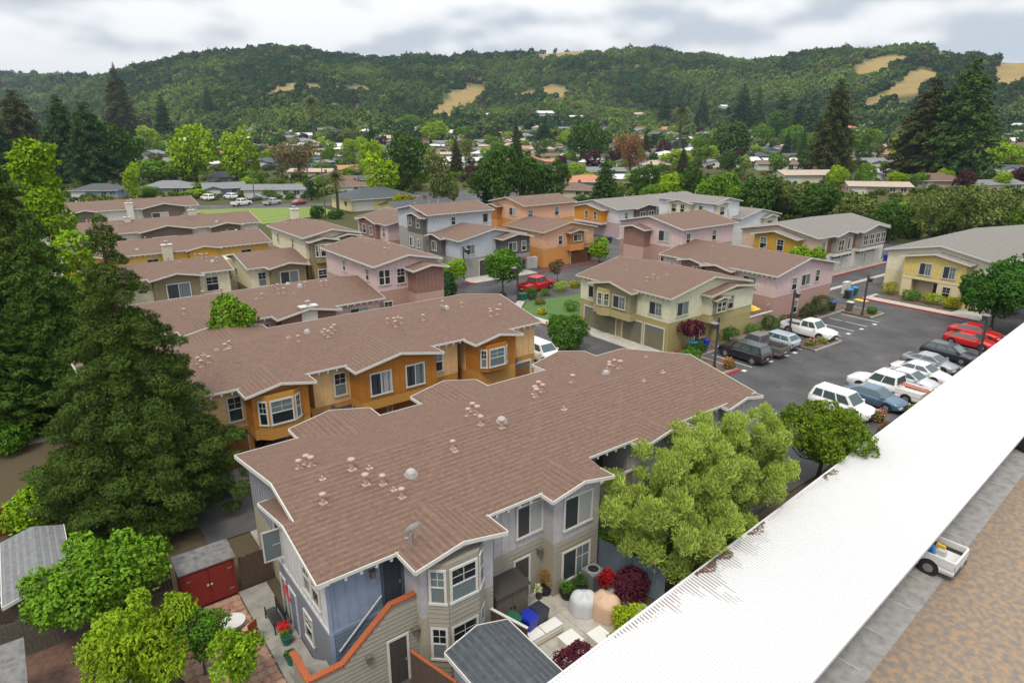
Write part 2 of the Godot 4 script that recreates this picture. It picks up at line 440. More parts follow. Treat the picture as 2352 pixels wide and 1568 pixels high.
# gable roof over the outline x0..x1, z0..z1 (eave edges); ends: which rake ends get a board
func roof(t: Node, x0: float, x1: float, z0: float, z1: float, e: float, s: float, axis: String, rm: Material, tm: Material, opt := {}) -> MeshInstance3D:
	var rz: float = opt.get("ridge", ((z0 + z1) if axis == "x" else (x0 + x1)) * 0.5)
	var th := 0.13
	var m := MB.new()
	var fa := MB.new()
	var ra := MB.new()
	var ends: String = opt.get("ends", "ab")
	var tails: String = opt.get("tails", "ab")
	# work in (a along ridge, c across) and map
	var a0 := x0 if axis == "x" else z0
	var a1 := x1 if axis == "x" else z1
	var c0 := z0 if axis == "x" else x0
	var c1 := z1 if axis == "x" else x1
	var mp := func(a: float, y: float, c: float) -> Vector3: return Vector3(a, y, c) if axis == "x" else Vector3(c, y, a)
	var e1: float = opt.get("e1", e)    # eave on the c1 side
	var rh := e + s * (rz - c0)
	for side in 2:
		var ce := c0 if side == 0 else c1
		var eh: float = e if side == 0 else e1
		var L := Vector2(ce - rz, eh - rh).length()
		var pa: Vector3 = mp.call(a0, eh, ce); var pb: Vector3 = mp.call(a1, eh, ce); var pc: Vector3 = mp.call(a1, rh, rz); var pd: Vector3 = mp.call(a0, rh, rz)
		var off: float = 3.1 * side
		var ua := Vector2(a0 + off, L); var ub := Vector2(a1 + off, L); var uc := Vector2(a1 + off, 0); var ud := Vector2(a0 + off, 0)
		var dn := Vector3(0, -th, 0)
		if (pb - pa).cross(pc - pa).y > 0:
			m.uquad(pa, pb, pc, pd, ua, ub, uc, ud); m.quad(pd + dn, pc + dn, pb + dn, pa + dn)
		else:
			m.uquad(pb, pa, pd, pc, ub, ua, ud, uc); m.quad(pa + dn, pd + dn, pc + dn, pb + dn)
		# eave board
		if tails.contains("a" if side == 0 else "b"):
			var sg := -1.0 if side == 0 else 1.0
			var q0: Vector3 = mp.call(a0, eh - (0.12 if opt.get("rafters", true) else 0.17), ce); var q1: Vector3 = mp.call(a1, eh + 0.015, ce + sg * 0.04)
			fa.box(minf(q0.x, q1.x), maxf(q0.x, q1.x), q0.y, q1.y, minf(q0.z, q1.z), maxf(q0.z, q1.z))
			if opt.get("rafters", true):
				var k := maxi(2, int((a1 - a0) / 0.61))
				for i in range(1, k):
					var aa := lerpf(a0, a1, float(i) / k)
					var r0: Vector3 = mp.call(aa - 0.05, eh - th - 0.15, ce - sg * 0.4); var r1: Vector3 = mp.call(aa + 0.05, eh - th - 0.005, ce + sg * 0.015)
					ra.box(minf(r0.x, r1.x), maxf(r0.x, r1.x), r0.y, r1.y, minf(r0.z, r1.z), maxf(r0.z, r1.z))
		# rake boards
		for k in 2:
			if not ends.contains("a" if k == 0 else "b"): continue
			var aa := a0 if k == 0 else a1
			var sg := -1.0 if k == 0 else 1.0
			var v0: Vector3 = mp.call(aa, eh, ce); var v1: Vector3 = mp.call(aa, rh, rz)
			var ou: Vector3 = mp.call(sg * 0.045, 0.0, 0.0)
			var up := Vector3(0, 0.015, 0); var dw := Vector3(0, -0.15, 0)
			var ring := [v0 + dw, v1 + dw, v1 + dw + ou, v0 + dw + ou, v0 + up, v1 + up, v1 + up + ou, v0 + up + ou]
			fa.hexa(ring)
	# close the gable ends of the slab
	for aa in [a0, a1]:
		var g0: Vector3 = mp.call(aa, e, c0); var g1: Vector3 = mp.call(aa, rh, rz); var g2: Vector3 = mp.call(aa, e1, c1)
		var dn := Vector3(0, -th, 0)
		m.quad(g0, g1, g1 + dn, g0 + dn); m.quad(g1, g2, g2 + dn, g1 + dn)
	var ro := part(m, "roof", rm, t)
	part(fa, "fascia", tm, ro)
	if ra.v.size() > 0: part(ra, "rafter_tails", tm, ro, false, false, "stuff")
	return ro

# walls under such a roof; wall lines are given, roof edges lie ov outside
func vol(t: Node, x0: float, x1: float, z0: float, z1: float, e: float, axis: String, k: Dictionary, opt := {}) -> MeshInstance3D:
	var ov: float = opt.get("ov", 0.45)
	var s: float = opt.get("slope", 0.2)
	var band: float = opt.get("band", 2.85)
	var base: float = opt.get("base", 0.0)
	var ridge: float = opt.get("ridge", ((z0 + z1) if axis == "x" else (x0 + x1)) * 0.5)
	var ze: float = e + s * ov - 0.09
	if band > base:
		var lo := MB.new()
		lo.box(x0, x1, base, band, z0, z1)
		part(lo, "lower_wall", k.lo, t)
	var up := MB.new()
	var p := 0.015
	up.box(x0 - p, x1 + p, maxf(band, base), ze, z0 - p, z1 + p)
	var c0 := z0 if axis == "x" else x0
	var c1 := z1 if axis == "x" else x1
	var rt: float = e + s * (minf(ridge - c0, c1 - ridge) + ov) - 0.14
	if opt.get("ridge", null) != null: rt = e + s * (ridge - c0 + ov) - 0.14
	for aa in ([x0 - p, x1 + p] if axis == "x" else [z0 - p, z1 + p]):
		if axis == "x": up.tri(Vector3(aa, ze, c1), Vector3(aa, ze, c0), Vector3(aa, rt, ridge))
		else: up.tri(Vector3(c0, ze, aa), Vector3(c1, ze, aa), Vector3(ridge, rt, aa))
	part(up, "upper_wall", k.up, t)
	# battens on the sides that face the picture
	if k.get("battens", true):
		var bt := MB.new()
		for side in opt.get("bsides", "SW"):
			var f := face(side, z1 + p if side == "S" else x0 - p)
			var w0 := x0 if side == "S" else z0
			var w1 := x1 if side == "S" else z1
			var n := int((w1 - w0) / 0.42)
			var gable: bool = (side == "S") == (axis == "z")
			for i in range(1, n):
				var u := lerpf(w0, w1, float(i) / n)
				var top := ze
				if gable: top = rt - (rt - ze) * absf(u - ridge) / maxf(0.1, (ridge - w0) if u < ridge else (w1 - ridge)) - 0.02
				bt.fbox(f.o, f.r, f.n, u - 0.025, u + 0.025, maxf(band, base) + 0.02, top, 0.0, 0.022)
		if bt.v.size() > 0: part(bt, "battens", k.up, t, false, false, "stuff")
	if opt.get("roof", true):
		return roof(t, x0 - ov, x1 + ov, z0 - ov, z1 + ov, e, s, axis, k.roof, k.trim, opt.get("ro", {}))
	return null

# a bay that stands out of a wall under a gable of its own
func gbay(t: Node, side: String, plane: float, u0: float, u1: float, proj: float, base: float, e: float, k: Dictionary, opt := {}) -> MeshInstance3D:
	var s: float = opt.get("slope", 0.2)
	var ov: float = opt.get("ov", 0.45)
	var band: float = opt.get("band", 2.85)
	var x0: float; var x1: float; var z0: float; var z1: float
	var sg := 1.0 if side == "S" else -1.0
	if side == "S": x0 = u0; x1 = u1; z0 = plane - 0.3; z1 = plane + proj
	else: z0 = u0; z1 = u1; x0 = plane - proj; x1 = plane + 0.3
	var ze: float = e + s * ov - 0.09
	if band > base:
		var lo := MB.new(); lo.box(x0, x1, base, band, z0, z1); part(lo, "bay_lower_wall", k.blo, t)
	var up := MB.new()
	var p := 0.013
	up.box(x0 - p, x1 + p, maxf(band, base), ze, z0 - p, z1 + p)
	var um := (u0 + u1) * 0.5
	var rt := e + s * ((u1 - u0) * 0.5 + ov) - 0.14
	if side == "S": up.tri(Vector3(x0, ze, z1 + p), Vector3(x1, ze, z1 + p), Vector3(um, rt, z1 + p))
	else: up.tri(Vector3(x0 - p, ze, z0), Vector3(x0 - p, ze, z1), Vector3(x0 - p, rt, um))
	part(up, "bay_wall", k.bup, t)
	if k.get("bbattens", true):
		var bt := MB.new()
		var f := face(side, (z1 + p) if side == "S" else (x0 - p))
		var n := maxi(2, int((u1 - u0) / 0.42))
		for i in range(1, n):
			var u := lerpf(u0, u1, float(i) / n)
			bt.fbox(f.o, f.r, f.n, u - 0.025, u + 0.025, maxf(band, base) + 0.02, rt - (rt - ze) * absf(u - um) / ((u1 - u0) * 0.5) - 0.02, 0.0, 0.02)
		part(bt, "battens", k.bup, t, false, false, "stuff")
	var back: float = opt.get("back", (u1 - u0) * 0.5 + ov + 0.5)
	if side == "S": return roof(t, x0 - ov, x1 + ov, plane - back, z1 + ov, e, s, "z", k.roof, k.trim, {ends = "b", rafters = opt.get("rafters", false)})
	return roof(t, x0 - ov, plane + back, z0 - ov, z1 + ov, e, s, "x", k.roof, k.trim, {ends = "a", rafters = opt.get("rafters", false)})

# three-sided bay window column
func baywin(t: Node, f: Dictionary, u0: float, u1: float, proj: float, h0: float, h1: float, rows: Array, wm: Material, tm: Material = null) -> void:
	var o: Vector3 = f.o; var r: Vector3 = f.r; var n: Vector3 = f.n
	var pts := [o + r * u0, o + r * (u0 + proj * 1.1) + n * proj, o + r * (u1 - proj * 1.1) + n * proj, o + r * u1]
	var m := MB.new()
	for i in 3:
		m.quad(pts[i] + Vector3.UP * h0, pts[i + 1] + Vector3.UP * h0, pts[i + 1] + Vector3.UP * h1, pts[i] + Vector3.UP * h1)
	m.quad(pts[0] + Vector3.UP * h1, pts[1] + Vector3.UP * h1, pts[2] + Vector3.UP * h1, pts[3] + Vector3.UP * h1)
	m.quad(pts[3] + Vector3.UP * h0, pts[2] + Vector3.UP * h0, pts[1] + Vector3.UP * h0, pts[0] + Vector3.UP * h0)
	part(m, "bay_window_wall", wm, t)
	for row in rows:
		for i in 3:
			var d: Vector3 = pts[i + 1] - pts[i]
			var rr := d.normalized()
			var ff := {o = pts[i], r = rr, n = Vector3.UP.cross(rr) * -1.0}
			if ff.n.dot(n) < 0: ff.n = -ff.n
			win(t, ff, 0.06, d.length() - 0.06, row[0], row[1], "hung", tm)

func flue_mesh() -> ArrayMesh:
	var m := MB.new()
	m.box(-0.17, 0.17, -0.06, 0.02, -0.17, 0.17); m.tube(Vector3(0, 0, 0), Vector3(0, 0.42, 0), 0.1, 0.09, 10)
	m.tube(Vector3(0, 0.42, 0), Vector3(0, 0.5, 0), 0.16, 0.16, 12); m.tube(Vector3(0, 0.5, 0), Vector3(0, 0.54, 0), 0.16, 0.08, 12)
	return mesh_of(m)

func cap_mesh() -> ArrayMesh:
	var m := MB.new()
	m.box(-0.15, 0.15, -0.06, 0.015, -0.15, 0.15); m.tube(Vector3(0, 0, 0), Vector3(0, 0.16, 0), 0.06, 0.055, 8)
	return mesh_of(m)

func dome_mesh() -> ArrayMesh:
	var m := MB.new()
	m.tube(Vector3(0, -0.1, 0), Vector3(0, 0.06, 0), 0.34, 0.3, 14); m.dome(Vector3(0, 0.06, 0), Vector3(0.27, 0.24, 0.27), 14, 4)
	return mesh_of(m)

# a vent at a point of the photograph on the roof plane y = e + s * |c - c_eave|
func vent(ro: MeshInstance3D, px: float, py: float, e: float, s: float, ze: float, kind := "flue", dz := -1.0, axis := "z") -> void:
	var d := ray(px, py)
	var dc: float = d.z if axis == "z" else d.x
	# y + s * dz * ... : on a roof rising against +z from the eave ze (dz = -1) or along +z (dz = 1)
	var k: float = (e - s * dz * ze - EYE.y) / (d.y - s * dz * dc)
	var p := EYE + d * k
	place_vent(ro, p, kind)

func place_vent(ro: MeshInstance3D, p: Vector3, kind := "flue") -> void:
	var ms: Mesh = M.vent_meshes[kind]
	var mt: Material = M.dome if kind == "dome" else M.flue
	var sc := rng.randf_range(0.75, 0.95) * (1.12 if p.length() < 42.0 else 1.0)
	inst(ms, "skylight_dome" if kind == "dome" else ("flue" if kind == "flue" else "vent_pipe"), mt, ro, p - O, Basis(Vector3.UP, rng.randf() * 0.3).scaled(Vector3(sc, sc, sc)))

func chimney(t: Node, x0: float, x1: float, z0: float, z1: float, y0: float, y1: float, wm: Material) -> void:
	var m := MB.new()
	m.box(x0, x1, y0, y1, z0, z1)
	var c := part(m, "chimney", wm, t)
	var q := MB.new()
	q.box(x0 - 0.08, x1 + 0.08, y1, y1 + 0.1, z0 - 0.08, z1 + 0.08)
	part(q, "chimney_cap", M.trim, c)
	var f := MB.new()
	var cx := (x0 + x1) * 0.5; var cz := (z0 + z1) * 0.5
	f.tube(Vector3(cx, y1 + 0.1, cz), Vector3(cx, y1 + 0.45, cz), 0.14, 0.14, 10); f.tube(Vector3(cx, y1 + 0.45, cz), Vector3(cx, y1 + 0.52, cz), 0.24, 0.2, 10)
	part(f, "chimney_pot", M.galv, c)

# lap siding built board by board on one face; holes: [u0, u1, h0, h1]
func boards(t: Node, f: Dictionary, u0: float, u1: float, h0: float, h1: float, course: float, mt: Material, holes := []) -> void:
	var o: Vector3 = f.o; var r: Vector3 = f.r; var n: Vector3 = f.n
	var h := h0
	while h < h1 - 0.03:
		var top := minf(h + course, h1)
		var segs := [[u0, u1]]
		for q in holes:
			if q[3] <= h + 0.02 or q[2] >= top - 0.02: continue
			var out := []
			for g in segs:
				if q[1] <= g[0] or q[0] >= g[1]: out.append(g); continue
				if q[0] - g[0] > 0.03: out.append([g[0], q[0]])
				if g[1] - q[1] > 0.03: out.append([q[1], g[1]])
			segs = out
		for g in segs:
			var m := MB.new()
			var a: Vector3 = o + r * g[0]; var b: Vector3 = o + r * g[1]
			var y0 := Vector3.UP * h; var y1 := Vector3.UP * (top - 0.004)
			m.hexa([a + n * 0.045 + y0, b + n * 0.045 + y0, b + n * 0.002 + y0, a + n * 0.002 + y0, a + n * 0.012 + y1, b + n * 0.012 + y1, b + n * 0.002 + y1, a + n * 0.002 + y1])
			part(m, "siding_board", mt, t)
		h += course

func vivid(c: Color) -> Color:     # the paints as read off the photograph came out a little dull
	var l := c.srgb_to_linear()
	var y := l.get_luminance()
	return Color(clampf(y + (l.r - y) * 1.2, 0, 1) * 1.05, clampf(y + (l.g - y) * 1.2, 0, 1) * 1.05, clampf(y + (l.b - y) * 1.2, 0, 1) * 1.05).linear_to_srgb()

func kit(up: Color, lo: Color, bup: Color, blo: Color, rm: Material, tm: Material, course := 0.19) -> Dictionary:
	return {up = plaster(vivid(up)), lo = siding(vivid(lo), course), bup = plaster(vivid(bup)), blo = siding(vivid(blo), course), roof = rm, trim = tm, battens = true, bbattens = true}

# ---------------------------------------------------------------- the townhouses
func ngable(t: Node, plane: float, u0: float, u1: float, proj: float, e: float, k: Dictionary) -> void:   # gable bay on a north wall
	var m := MB.new()
	m.box(u0, u1, 2.6, e, plane - proj, plane + 0.3)
	part(m, "bay_wall", k.bup, t)
	roof(t, u0 - 0.45, u1 + 0.45, plane - proj - 0.45, plane + (u1 - u0) * 0.5 + 0.95, e, 0.2, "z", k.roof, k.trim, {ends = "a", rafters = false})

func lantern(t: Node, p: Vector3) -> void:
	var m := MB.new()
	m.box(p.x - 0.09, p.x + 0.09, p.y - 0.16, p.y + 0.12, p.z - 0.08, p.z + 0.1); m.box(p.x - 0.12, p.x + 0.12, p.y + 0.12, p.y + 0.17, p.z - 0.1, p.z + 0.13)
	part(m, "wall_lantern", M.brown_wood, t)

func building_a() -> void:
	var t := thing("townhouse_row", "grey and blue townhouse row with brown shingle roof beside the white carport", "townhouse", Vector3(20, 0, -26), "townhouse rows of the complex")
	var k := kit(lin(0.37, 0.36, 0.375), lin(0.285, 0.26, 0.21), lin(0.37, 0.36, 0.375), lin(0.285, 0.26, 0.21), M.roof_brown, M.trim)
	var grey_up: Material = k.up
	var grey_lo: Material = plaster(lin(0.265, 0.245, 0.205))
	var blue_up := plaster(lin(0.21, 0.265, 0.37))
	var blue_lo := plaster(lin(0.095, 0.135, 0.185))
	var left_up := plaster(lin(0.52, 0.52, 0.54))
	var left_lo := plaster(lin(0.17, 0.185, 0.22))
	var B := 2.85
	var wall := func(x0: float, x1: float, y0: float, y1: float, z0: float, z1: float, called: String, mt: Material) -> void:
		var m := MB.new()
		m.box(x0, x1, y0, y1, z0, z1)
		part(m, called, mt, t)
	# body, front slabs, left end
	wall.call(7.2, 33.6, 0.0, B, -31.25, -22.95, "lower_wall", k.lo)
	wall.call(7.2, 33.6, B, 5.55, -31.25, -22.95, "upper_wall", grey_up)
	wall.call(6.75, 9.9, 0.0, B, -26.1, -20.25, "lower_wall", blue_lo)
	wall.call(6.75, 9.9, B, 5.5, -26.1, -20.27, "upper_wall", blue_up)
	wall.call(9.9, 20.0, 0.0, B, -22.95, -20.25, "lower_wall", grey_lo)
	wall.call(9.9, 20.0, B, 5.5, -22.95, -20.235, "upper_wall", grey_up)
	wall.call(20.0, 33.6, 0.0, B, -22.95, -21.15, "lower_wall", k.lo)
	wall.call(23.5, 33.6, B, 5.6, -22.95, -21.135, "upper_wall", grey_up)
	wall.call(20.0, 20.6, B, 5.6, -22.95, -21.135, "upper_wall", grey_up)
	# gable triangles, left end: over the extension and over the main body
	var g := MB.new()
	g.tri(Vector3(6.73, 5.45, -26.1), Vector3(6.73, 5.45, -20.25), Vector3(6.73, 6.06, -23.19))
	g.box(6.73, 6.748, B, 5.47, -26.1, -20.25)
	part(g, "end_wall_upper", left_up, t)
	g = MB.new()
	g.box(6.725, 6.748, 0.0, B, -26.1, -20.25)
	part(g, "end_wall_lower", left_lo, t)
	g = MB.new()
	g.tri(Vector3(7.185, 5.5, -31.25), Vector3(7.185, 5.5, -20.3), Vector3(7.185, 6.56, -25.75)); g.box(7.18, 7.198, B, 5.52, -31.25, -26.1)
	part(g, "gable_wall", left_lo, t)
	g = MB.new()
	g.tri(Vector3(33.61, 5.5, -20.9), Vector3(33.61, 5.5, -31.25), Vector3(33.61, 6.56, -25.75))
	part(g, "gable_wall", left_lo, t)
	# roofs: the front plane is one, the right half ends further back
	var r1 := roof(t, 6.75, 20.3, -31.67, -19.83, 5.5, 0.2, "x", k.roof, k.trim, {ridge = -25.75, ends = ""})
	var r2 := roof(t, 20.3, 34.0, -31.67, -20.75, 5.5, 0.2, "x", k.roof, k.trim, {ridge = -25.75, e1 = 5.684, ends = "b"})
	var rx := roof(t, 6.3, 6.745, -26.55, -19.83, 5.5, 0.2, "x", k.roof, k.trim, {ridge = -23.19, ends = "a", rafters = false})
	var w := MB.new()
	w.uquad(Vector3(6.745, 6.172, -23.19), Vector3(7.25, 6.172, -23.19), Vector3(7.25, 5.5, -26.55), Vector3(6.745, 5.5, -26.55), Vector2(0, 0), Vector2(0.5, 0), Vector2(0.5, 3.4), Vector2(0, 3.4))
	part(w, "roof_skirt", k.roof, t)
	w = MB.new()
	for pr in [[Vector3(6.7, 5.5, -31.67), Vector3(6.7, 6.684, -25.75)], [Vector3(6.7, 6.684, -25.75), Vector3(6.7, 6.172, -23.19)]]:
		var a: Vector3 = pr[0]; var b: Vector3 = pr[1]
		var ou := Vector3(0.048, 0, 0); var up := Vector3(0, 0.02, 0); var dw := Vector3(0, -0.19, 0)
		w.hexa([a + dw + ou, b + dw + ou, b + dw, a + dw, a + up + ou, b + up + ou, b + up, a + up])
	part(w, "rake_board", M.trim, t)
	# battens, corner boards, belly bands
	var bt := MB.new()
	for i in 7: bt.box(7.05 + i * 0.42, 7.1 + i * 0.42, B + 0.08, 5.4, -20.27, -20.247)
	part(bt, "battens", blue_up, t, false, false, "stuff")
	bt = MB.new()
	for i in 9: bt.box(13.4 + i * 0.42, 13.45 + i * 0.42, B + 0.05, 5.42, -20.235, -20.21)
	for i in 24: bt.box(23.6 + i * 0.42, 23.65 + i * 0.42, B + 0.05, 5.55, -21.135, -21.11)
	for i in 12: bt.box(7.155, 7.18, B, 5.6, -31.0 + i * 0.42, -30.95 + i * 0.42)
	part(bt, "battens", grey_up, t, false, false, "stuff")
	bt = MB.new()
	for i in 13: bt.box(6.705, 6.73, B + 0.08, 5.45, -25.9 + i * 0.42, -25.85 + i * 0.42)
	bt.box(6.69, 6.73, B - 0.06, B + 0.08, -26.1, -20.25)
	part(bt, "end_wall_battens", left_up, t, false, false, "stuff")
	bt = MB.new()
	bt.box(6.71, 6.85, B, 5.4, -20.268, -20.22); bt.box(6.71, 6.86, 0.0, B, -20.248, -20.2); bt.box(6.86, 9.9, B - 0.06, B + 0.06, -20.25, -20.22)
	part(bt, "corner_board", blue_up, t)
	# front bays
	var F := face("S", -18.85)
	gbay(t, "S", -20.25, 9.9, 13.2, 1.4, 0.0, 5.5, k, {band = 2.85, back = 2.6})
	baywin(t, F, 10.15, 12.75, 0.55, 0.0, 5.28, [[0.8, 2.4], [3.45, 5.05]], grey_lo)
	var lo_m := plaster(lin(0.265, 0.245, 0.205))
	var pts := [F.o + F.r * 10.15, F.o + F.r * (10.15 + 0.605) + F.n * 0.55, F.o + F.r * (12.75 - 0.605) + F.n * 0.55, F.o + F.r * 12.75]
	for i in 3:
		var d: Vector3 = pts[i + 1] - pts[i]
		var nn := Vector3.UP.cross(d.normalized()) * -1.0
		if nn.z < 0: nn = -nn
		boards(t, {o = pts[i], r = d.normalized(), n = nn}, 0.0, d.length(), 0.05, 3.42, 0.215, lo_m, [[0.06, d.length() - 0.06, 0.8, 2.4]])
	boards(t, F, 12.76, 13.2, 0.05, 2.82, 0.215, lo_m)
	gbay(t, "S", -20.25, 17.0, 19.8, 0.8, 0.0, 5.5, k, {band = 2.85, back = 2.4})
	gbay(t, "S", -21.15, 23.7, 26.9, 0.75, 0.0, 5.6, k, {band = 2.85, back = 2.5})
	gbay(t, "S", -21.15, 31.2, 33.6, 0.45, 0.0, 5.6, k, {band = 2.85, back = 2.2})
	boards(t, face("S", -20.25), 13.2, 17.0, 0.05, 2.82, 0.215, lo_m, [[15.3, 16.28, 0.0, 2.3]])
	boards(t, face("S", -19.45), 17.0, 19.8, 0.05, 2.82, 0.215, lo_m, [[17.5, 19.3, 0.55, 2.25]])
	boards(t, face("S", -20.25), 6.88, 9.9, 1.0, 2.78, 0.19, blue_lo)
	# windows and doors
	win(t, face("S", -20.22), 15.45, 17.0, 3.3, 5.0, "slide")
	win(t, face("S", -19.43), 17.55, 19.35, 3.3, 5.05, "slide")
	win(t, face("S", -19.415), 17.5, 19.3, 0.55, 2.25, "slidelit")
	door(t, face("S", -20.22), 15.3, 16.28, 0.0, 2.3, M.brown_dark)
	door(t, face("S", -20.25), 8.9, 9.85, 2.85, 5.15, plaster(lin(0.025, 0.035, 0.05)), plaster(lin(0.05, 0.07, 0.1)))
	var WF := face("W", 6.72)
	win(t, WF, -22.7, -21.85, 3.35, 4.95, "hung"); win(t, WF, -21.8, -20.95, 3.35, 4.95, "hung")
	win(t, WF, -23.15, -22.2, 0.75, 2.15, "hung")
	win(t, WF, -26.0, -25.1, 3.35, 4.95, "plain")
	door(t, WF, -24.95, -24.0, 0.0, 2.15, plaster(lin(0.15, 0.18, 0.23)), left_up)
	door(t, WF, -27.4 + 1.4, -25.3, 0.0, 2.15, M.blind2, left_up)
	# the casement that stands open
	var cs := MB.new()
	cs.bar(Vector3(6.72, 3.45, -25.15), Vector3(5.95, 3.45, -25.2), 0.05, 0.06); cs.bar(Vector3(6.72, 4.85, -25.15), Vector3(5.95, 4.85, -25.2), 0.05, 0.06)
	cs.bar(Vector3(5.95, 3.42, -25.2), Vector3(5.95, 4.88, -25.2), 0.05, 0.06); cs.bar(Vector3(6.7, 3.42, -25.15), Vector3(6.7, 4.88, -25.15), 0.05, 0.06); cs.bar(Vector3(6.7, 4.15, -25.17), Vector3(5.95, 4.15, -25.2), 0.02, 0.03)
	var cse := part(cs, "open_casement", M.trim, t)
	cs = MB.new()
	cs.box(5.98, 6.68, 3.48, 4.82, -25.19, -25.175)
	part(cs, "pane", M.blind2, cse)
	# balcony recess with rail
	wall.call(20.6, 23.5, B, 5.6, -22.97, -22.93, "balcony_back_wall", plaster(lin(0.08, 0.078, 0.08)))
	wall.call(20.0, 23.7, 2.7, 3.75, -20.98, -20.9, "balcony_wall", grey_lo)
	wall.call(19.9, 23.75, 3.75, 3.85, -21.02, -20.86, "balcony_cap", M.trim)
	win(t, face("S", -22.93), 21.2, 22.9, 2.9, 5.0, "slide")
	# stair on the left front: steps, enclosing wall, orange wood cap
	var st := MB.new()
	st.box(5.6, 6.7, 0.0, 1.1, -21.0, -19.42)
	for i in 9: st.box(6.78 + i * 0.235, 6.78 + (i + 1) * 0.235, 0.0, 1.1 + (i + 1) * 0.195, -20.21, -19.42)
	st.box(8.9, 9.88, 2.6, 2.855, -20.21, -19.42)
	for i in 5: st.box(5.62, 6.66, 0.0, 1.1 - (i + 1) * 0.19, -21.0 - (i + 1) * 0.28, -21.0 - i * 0.28)
	part(st, "steps", M.concrete, t)
	var sw := MB.new()
	var prof := [[5.55, 2.1], [6.75, 2.1], [8.8, 3.72], [9.9, 3.72]]
	for i in 3:
		var a: Array = prof[i]; var b: Array = prof[i + 1]
		sw.hexa([Vector3(a[0], 0, -19.3), Vector3(b[0], 0, -19.3), Vector3(b[0], 0, -19.42), Vector3(a[0], 0, -19.42), Vector3(a[0], a[1], -19.3), Vector3(b[0], b[1], -19.3), Vector3(b[0], b[1], -19.42), Vector3(a[0], a[1], -19.42)])
	sw.box(5.45, 5.57, 0.0, 2.1, -21.0, -19.3)
	part(sw, "stair_wall", grey_lo, t)
	var cp := MB.new()
	for pr in [[Vector3(5.5, 2.14, -21.05), Vector3(5.5, 2.14, -19.25)], [Vector3(5.5, 2.145, -19.36), Vector3(6.78, 2.145, -19.36)], [Vector3(6.75, 2.14, -19.36), Vector3(8.82, 3.77, -19.36)], [Vector3(8.8, 3.76, -19.36), Vector3(9.88, 3.76, -19.36)]]:
		cp.bar(pr[0], pr[1], 0.26, 0.08)
	part(cp, "stair_cap", M.redwood_cap, t)
	for i in 18:
		var h := 0.05 + i * 0.19
		var u0 := 5.55 if h + 0.19 < 2.1 else 6.75 + maxf(0.0, (h + 0.19 - 2.1) / 0.79)
		if u0 < 9.8: boards(t, face("S", -19.3), u0, 9.9, h, minf(h + 0.19, 3.7), 0.19, lo_m, [[8.5, 9.45, 0.0, 2.3]])
	door(t, face("S", -19.27), 8.5, 9.45, 0.0, 2.25, M.brown_dark)
	var hr := MB.new()
	hr.bar(Vector3(7.0, 1.95, -20.17), Vector3(8.85, 3.62, -20.17), 0.05, 0.05)
	part(hr, "handrail", left_up, t)
	lantern(t, Vector3(8.55, 4.75, -20.15)); lantern(t, Vector3(16.75, 2.25, -20.12)); lantern(t, Vector3(9.7, 2.2, -19.15)); lantern(t, Vector3(7.75, 1.9, -19.2))
	# gables of the alley side
	for px in [[780.0, 960.0], [1010.0, 868.0], [1290.0, 808.0]]:
		var p := P(px[0], px[1], 6.0)
		ngable(t, -31.25, p.x - 1.9, p.x + 1.9, 1.3, 5.5, k)
	# vents read off the photograph, front slope then back slope
	for v in [[742, 1155, "flue"], [808, 1078, "flue"], [840, 1112, "flue"], [879, 1112, "flue"], [923, 1142, "flue"], [740, 1100, "pipe"], [848, 1075, "pipe"], [904, 1125, "pipe"], [944, 1090, "dome"], [1040, 1030, "flue"], [1045, 1036, "pipe"],
		[1104, 975, "flue"], [1152, 982, "flue"], [1478, 874, "pipe"], [1522, 855, "pipe"], [1295, 940, "pipe"]]:
		vent(r1, v[0], v[1], 5.5, 0.2, -19.83, v[2])
	for v in [[687, 1076, "flue"], [704, 1066, "flue"], [715, 1070, "flue"], [1075, 955, "flue"], [1085, 945, "flue"], [1096, 952, "flue"], [1228, 905, "flue"], [1237, 894, "flue"], [1246, 900, "flue"], [1232, 912, "flue"], [1315, 878, "flue"],
		[1392, 858, "dome"], [1399, 845, "flue"], [1411, 840, "flue"], [1424, 846, "flue"], [1399, 852, "flue"], [1485, 820, "pipe"]]:
		vent(r2, v[0], v[1], 5.5, 0.2, -31.67, v[2], 1.0)
	vent(r1, 1152, 968, 5.5, 0.2, -19.83, "dome")
	tail_dish(Vector3(10.05, 5.75, -19.6), "grey satellite dish on the eave above the blue stairway")

func tail_dish(p: Vector3, label: String) -> void:
	var t := thing("satellite_dish", label, "dish", p)
	var m := MB.new()
	m.tube(p, p + Vector3(0, 0.55, 0), 0.03, 0.03, 6); m.bar(p + Vector3(0, 0.5, 0), p + Vector3(-0.45, 0.62, 0.4), 0.04, 0.04); m.box(p.x - 0.52, p.x - 0.42, p.y + 0.58, p.y + 0.7, p.z + 0.35, p.z + 0.45)
	part(m, "arm", M.metal, t)
	m = MB.new()
	var b := Basis(Vector3(1, 0, 0.4).normalized(), 0.5)
	for i in 12:
		var a := TAU * i / 12; var c := TAU * (i + 1) / 12
		for j in 2:
			var r0 := 0.17 * j; var r1 := 0.17 * (j + 1)
			var f := func(r: float, an: float) -> Vector3: return p + Vector3(0.05, 0.62, -0.05) + b * Vector3(cos(an) * r * 1.1, sin(an) * r, -r * r * 0.6)
			m.quad(f.call(r0, a), f.call(r1, a), f.call(r1, c), f.call(r0, c))
	part(m, "reflector", M.trim, t)

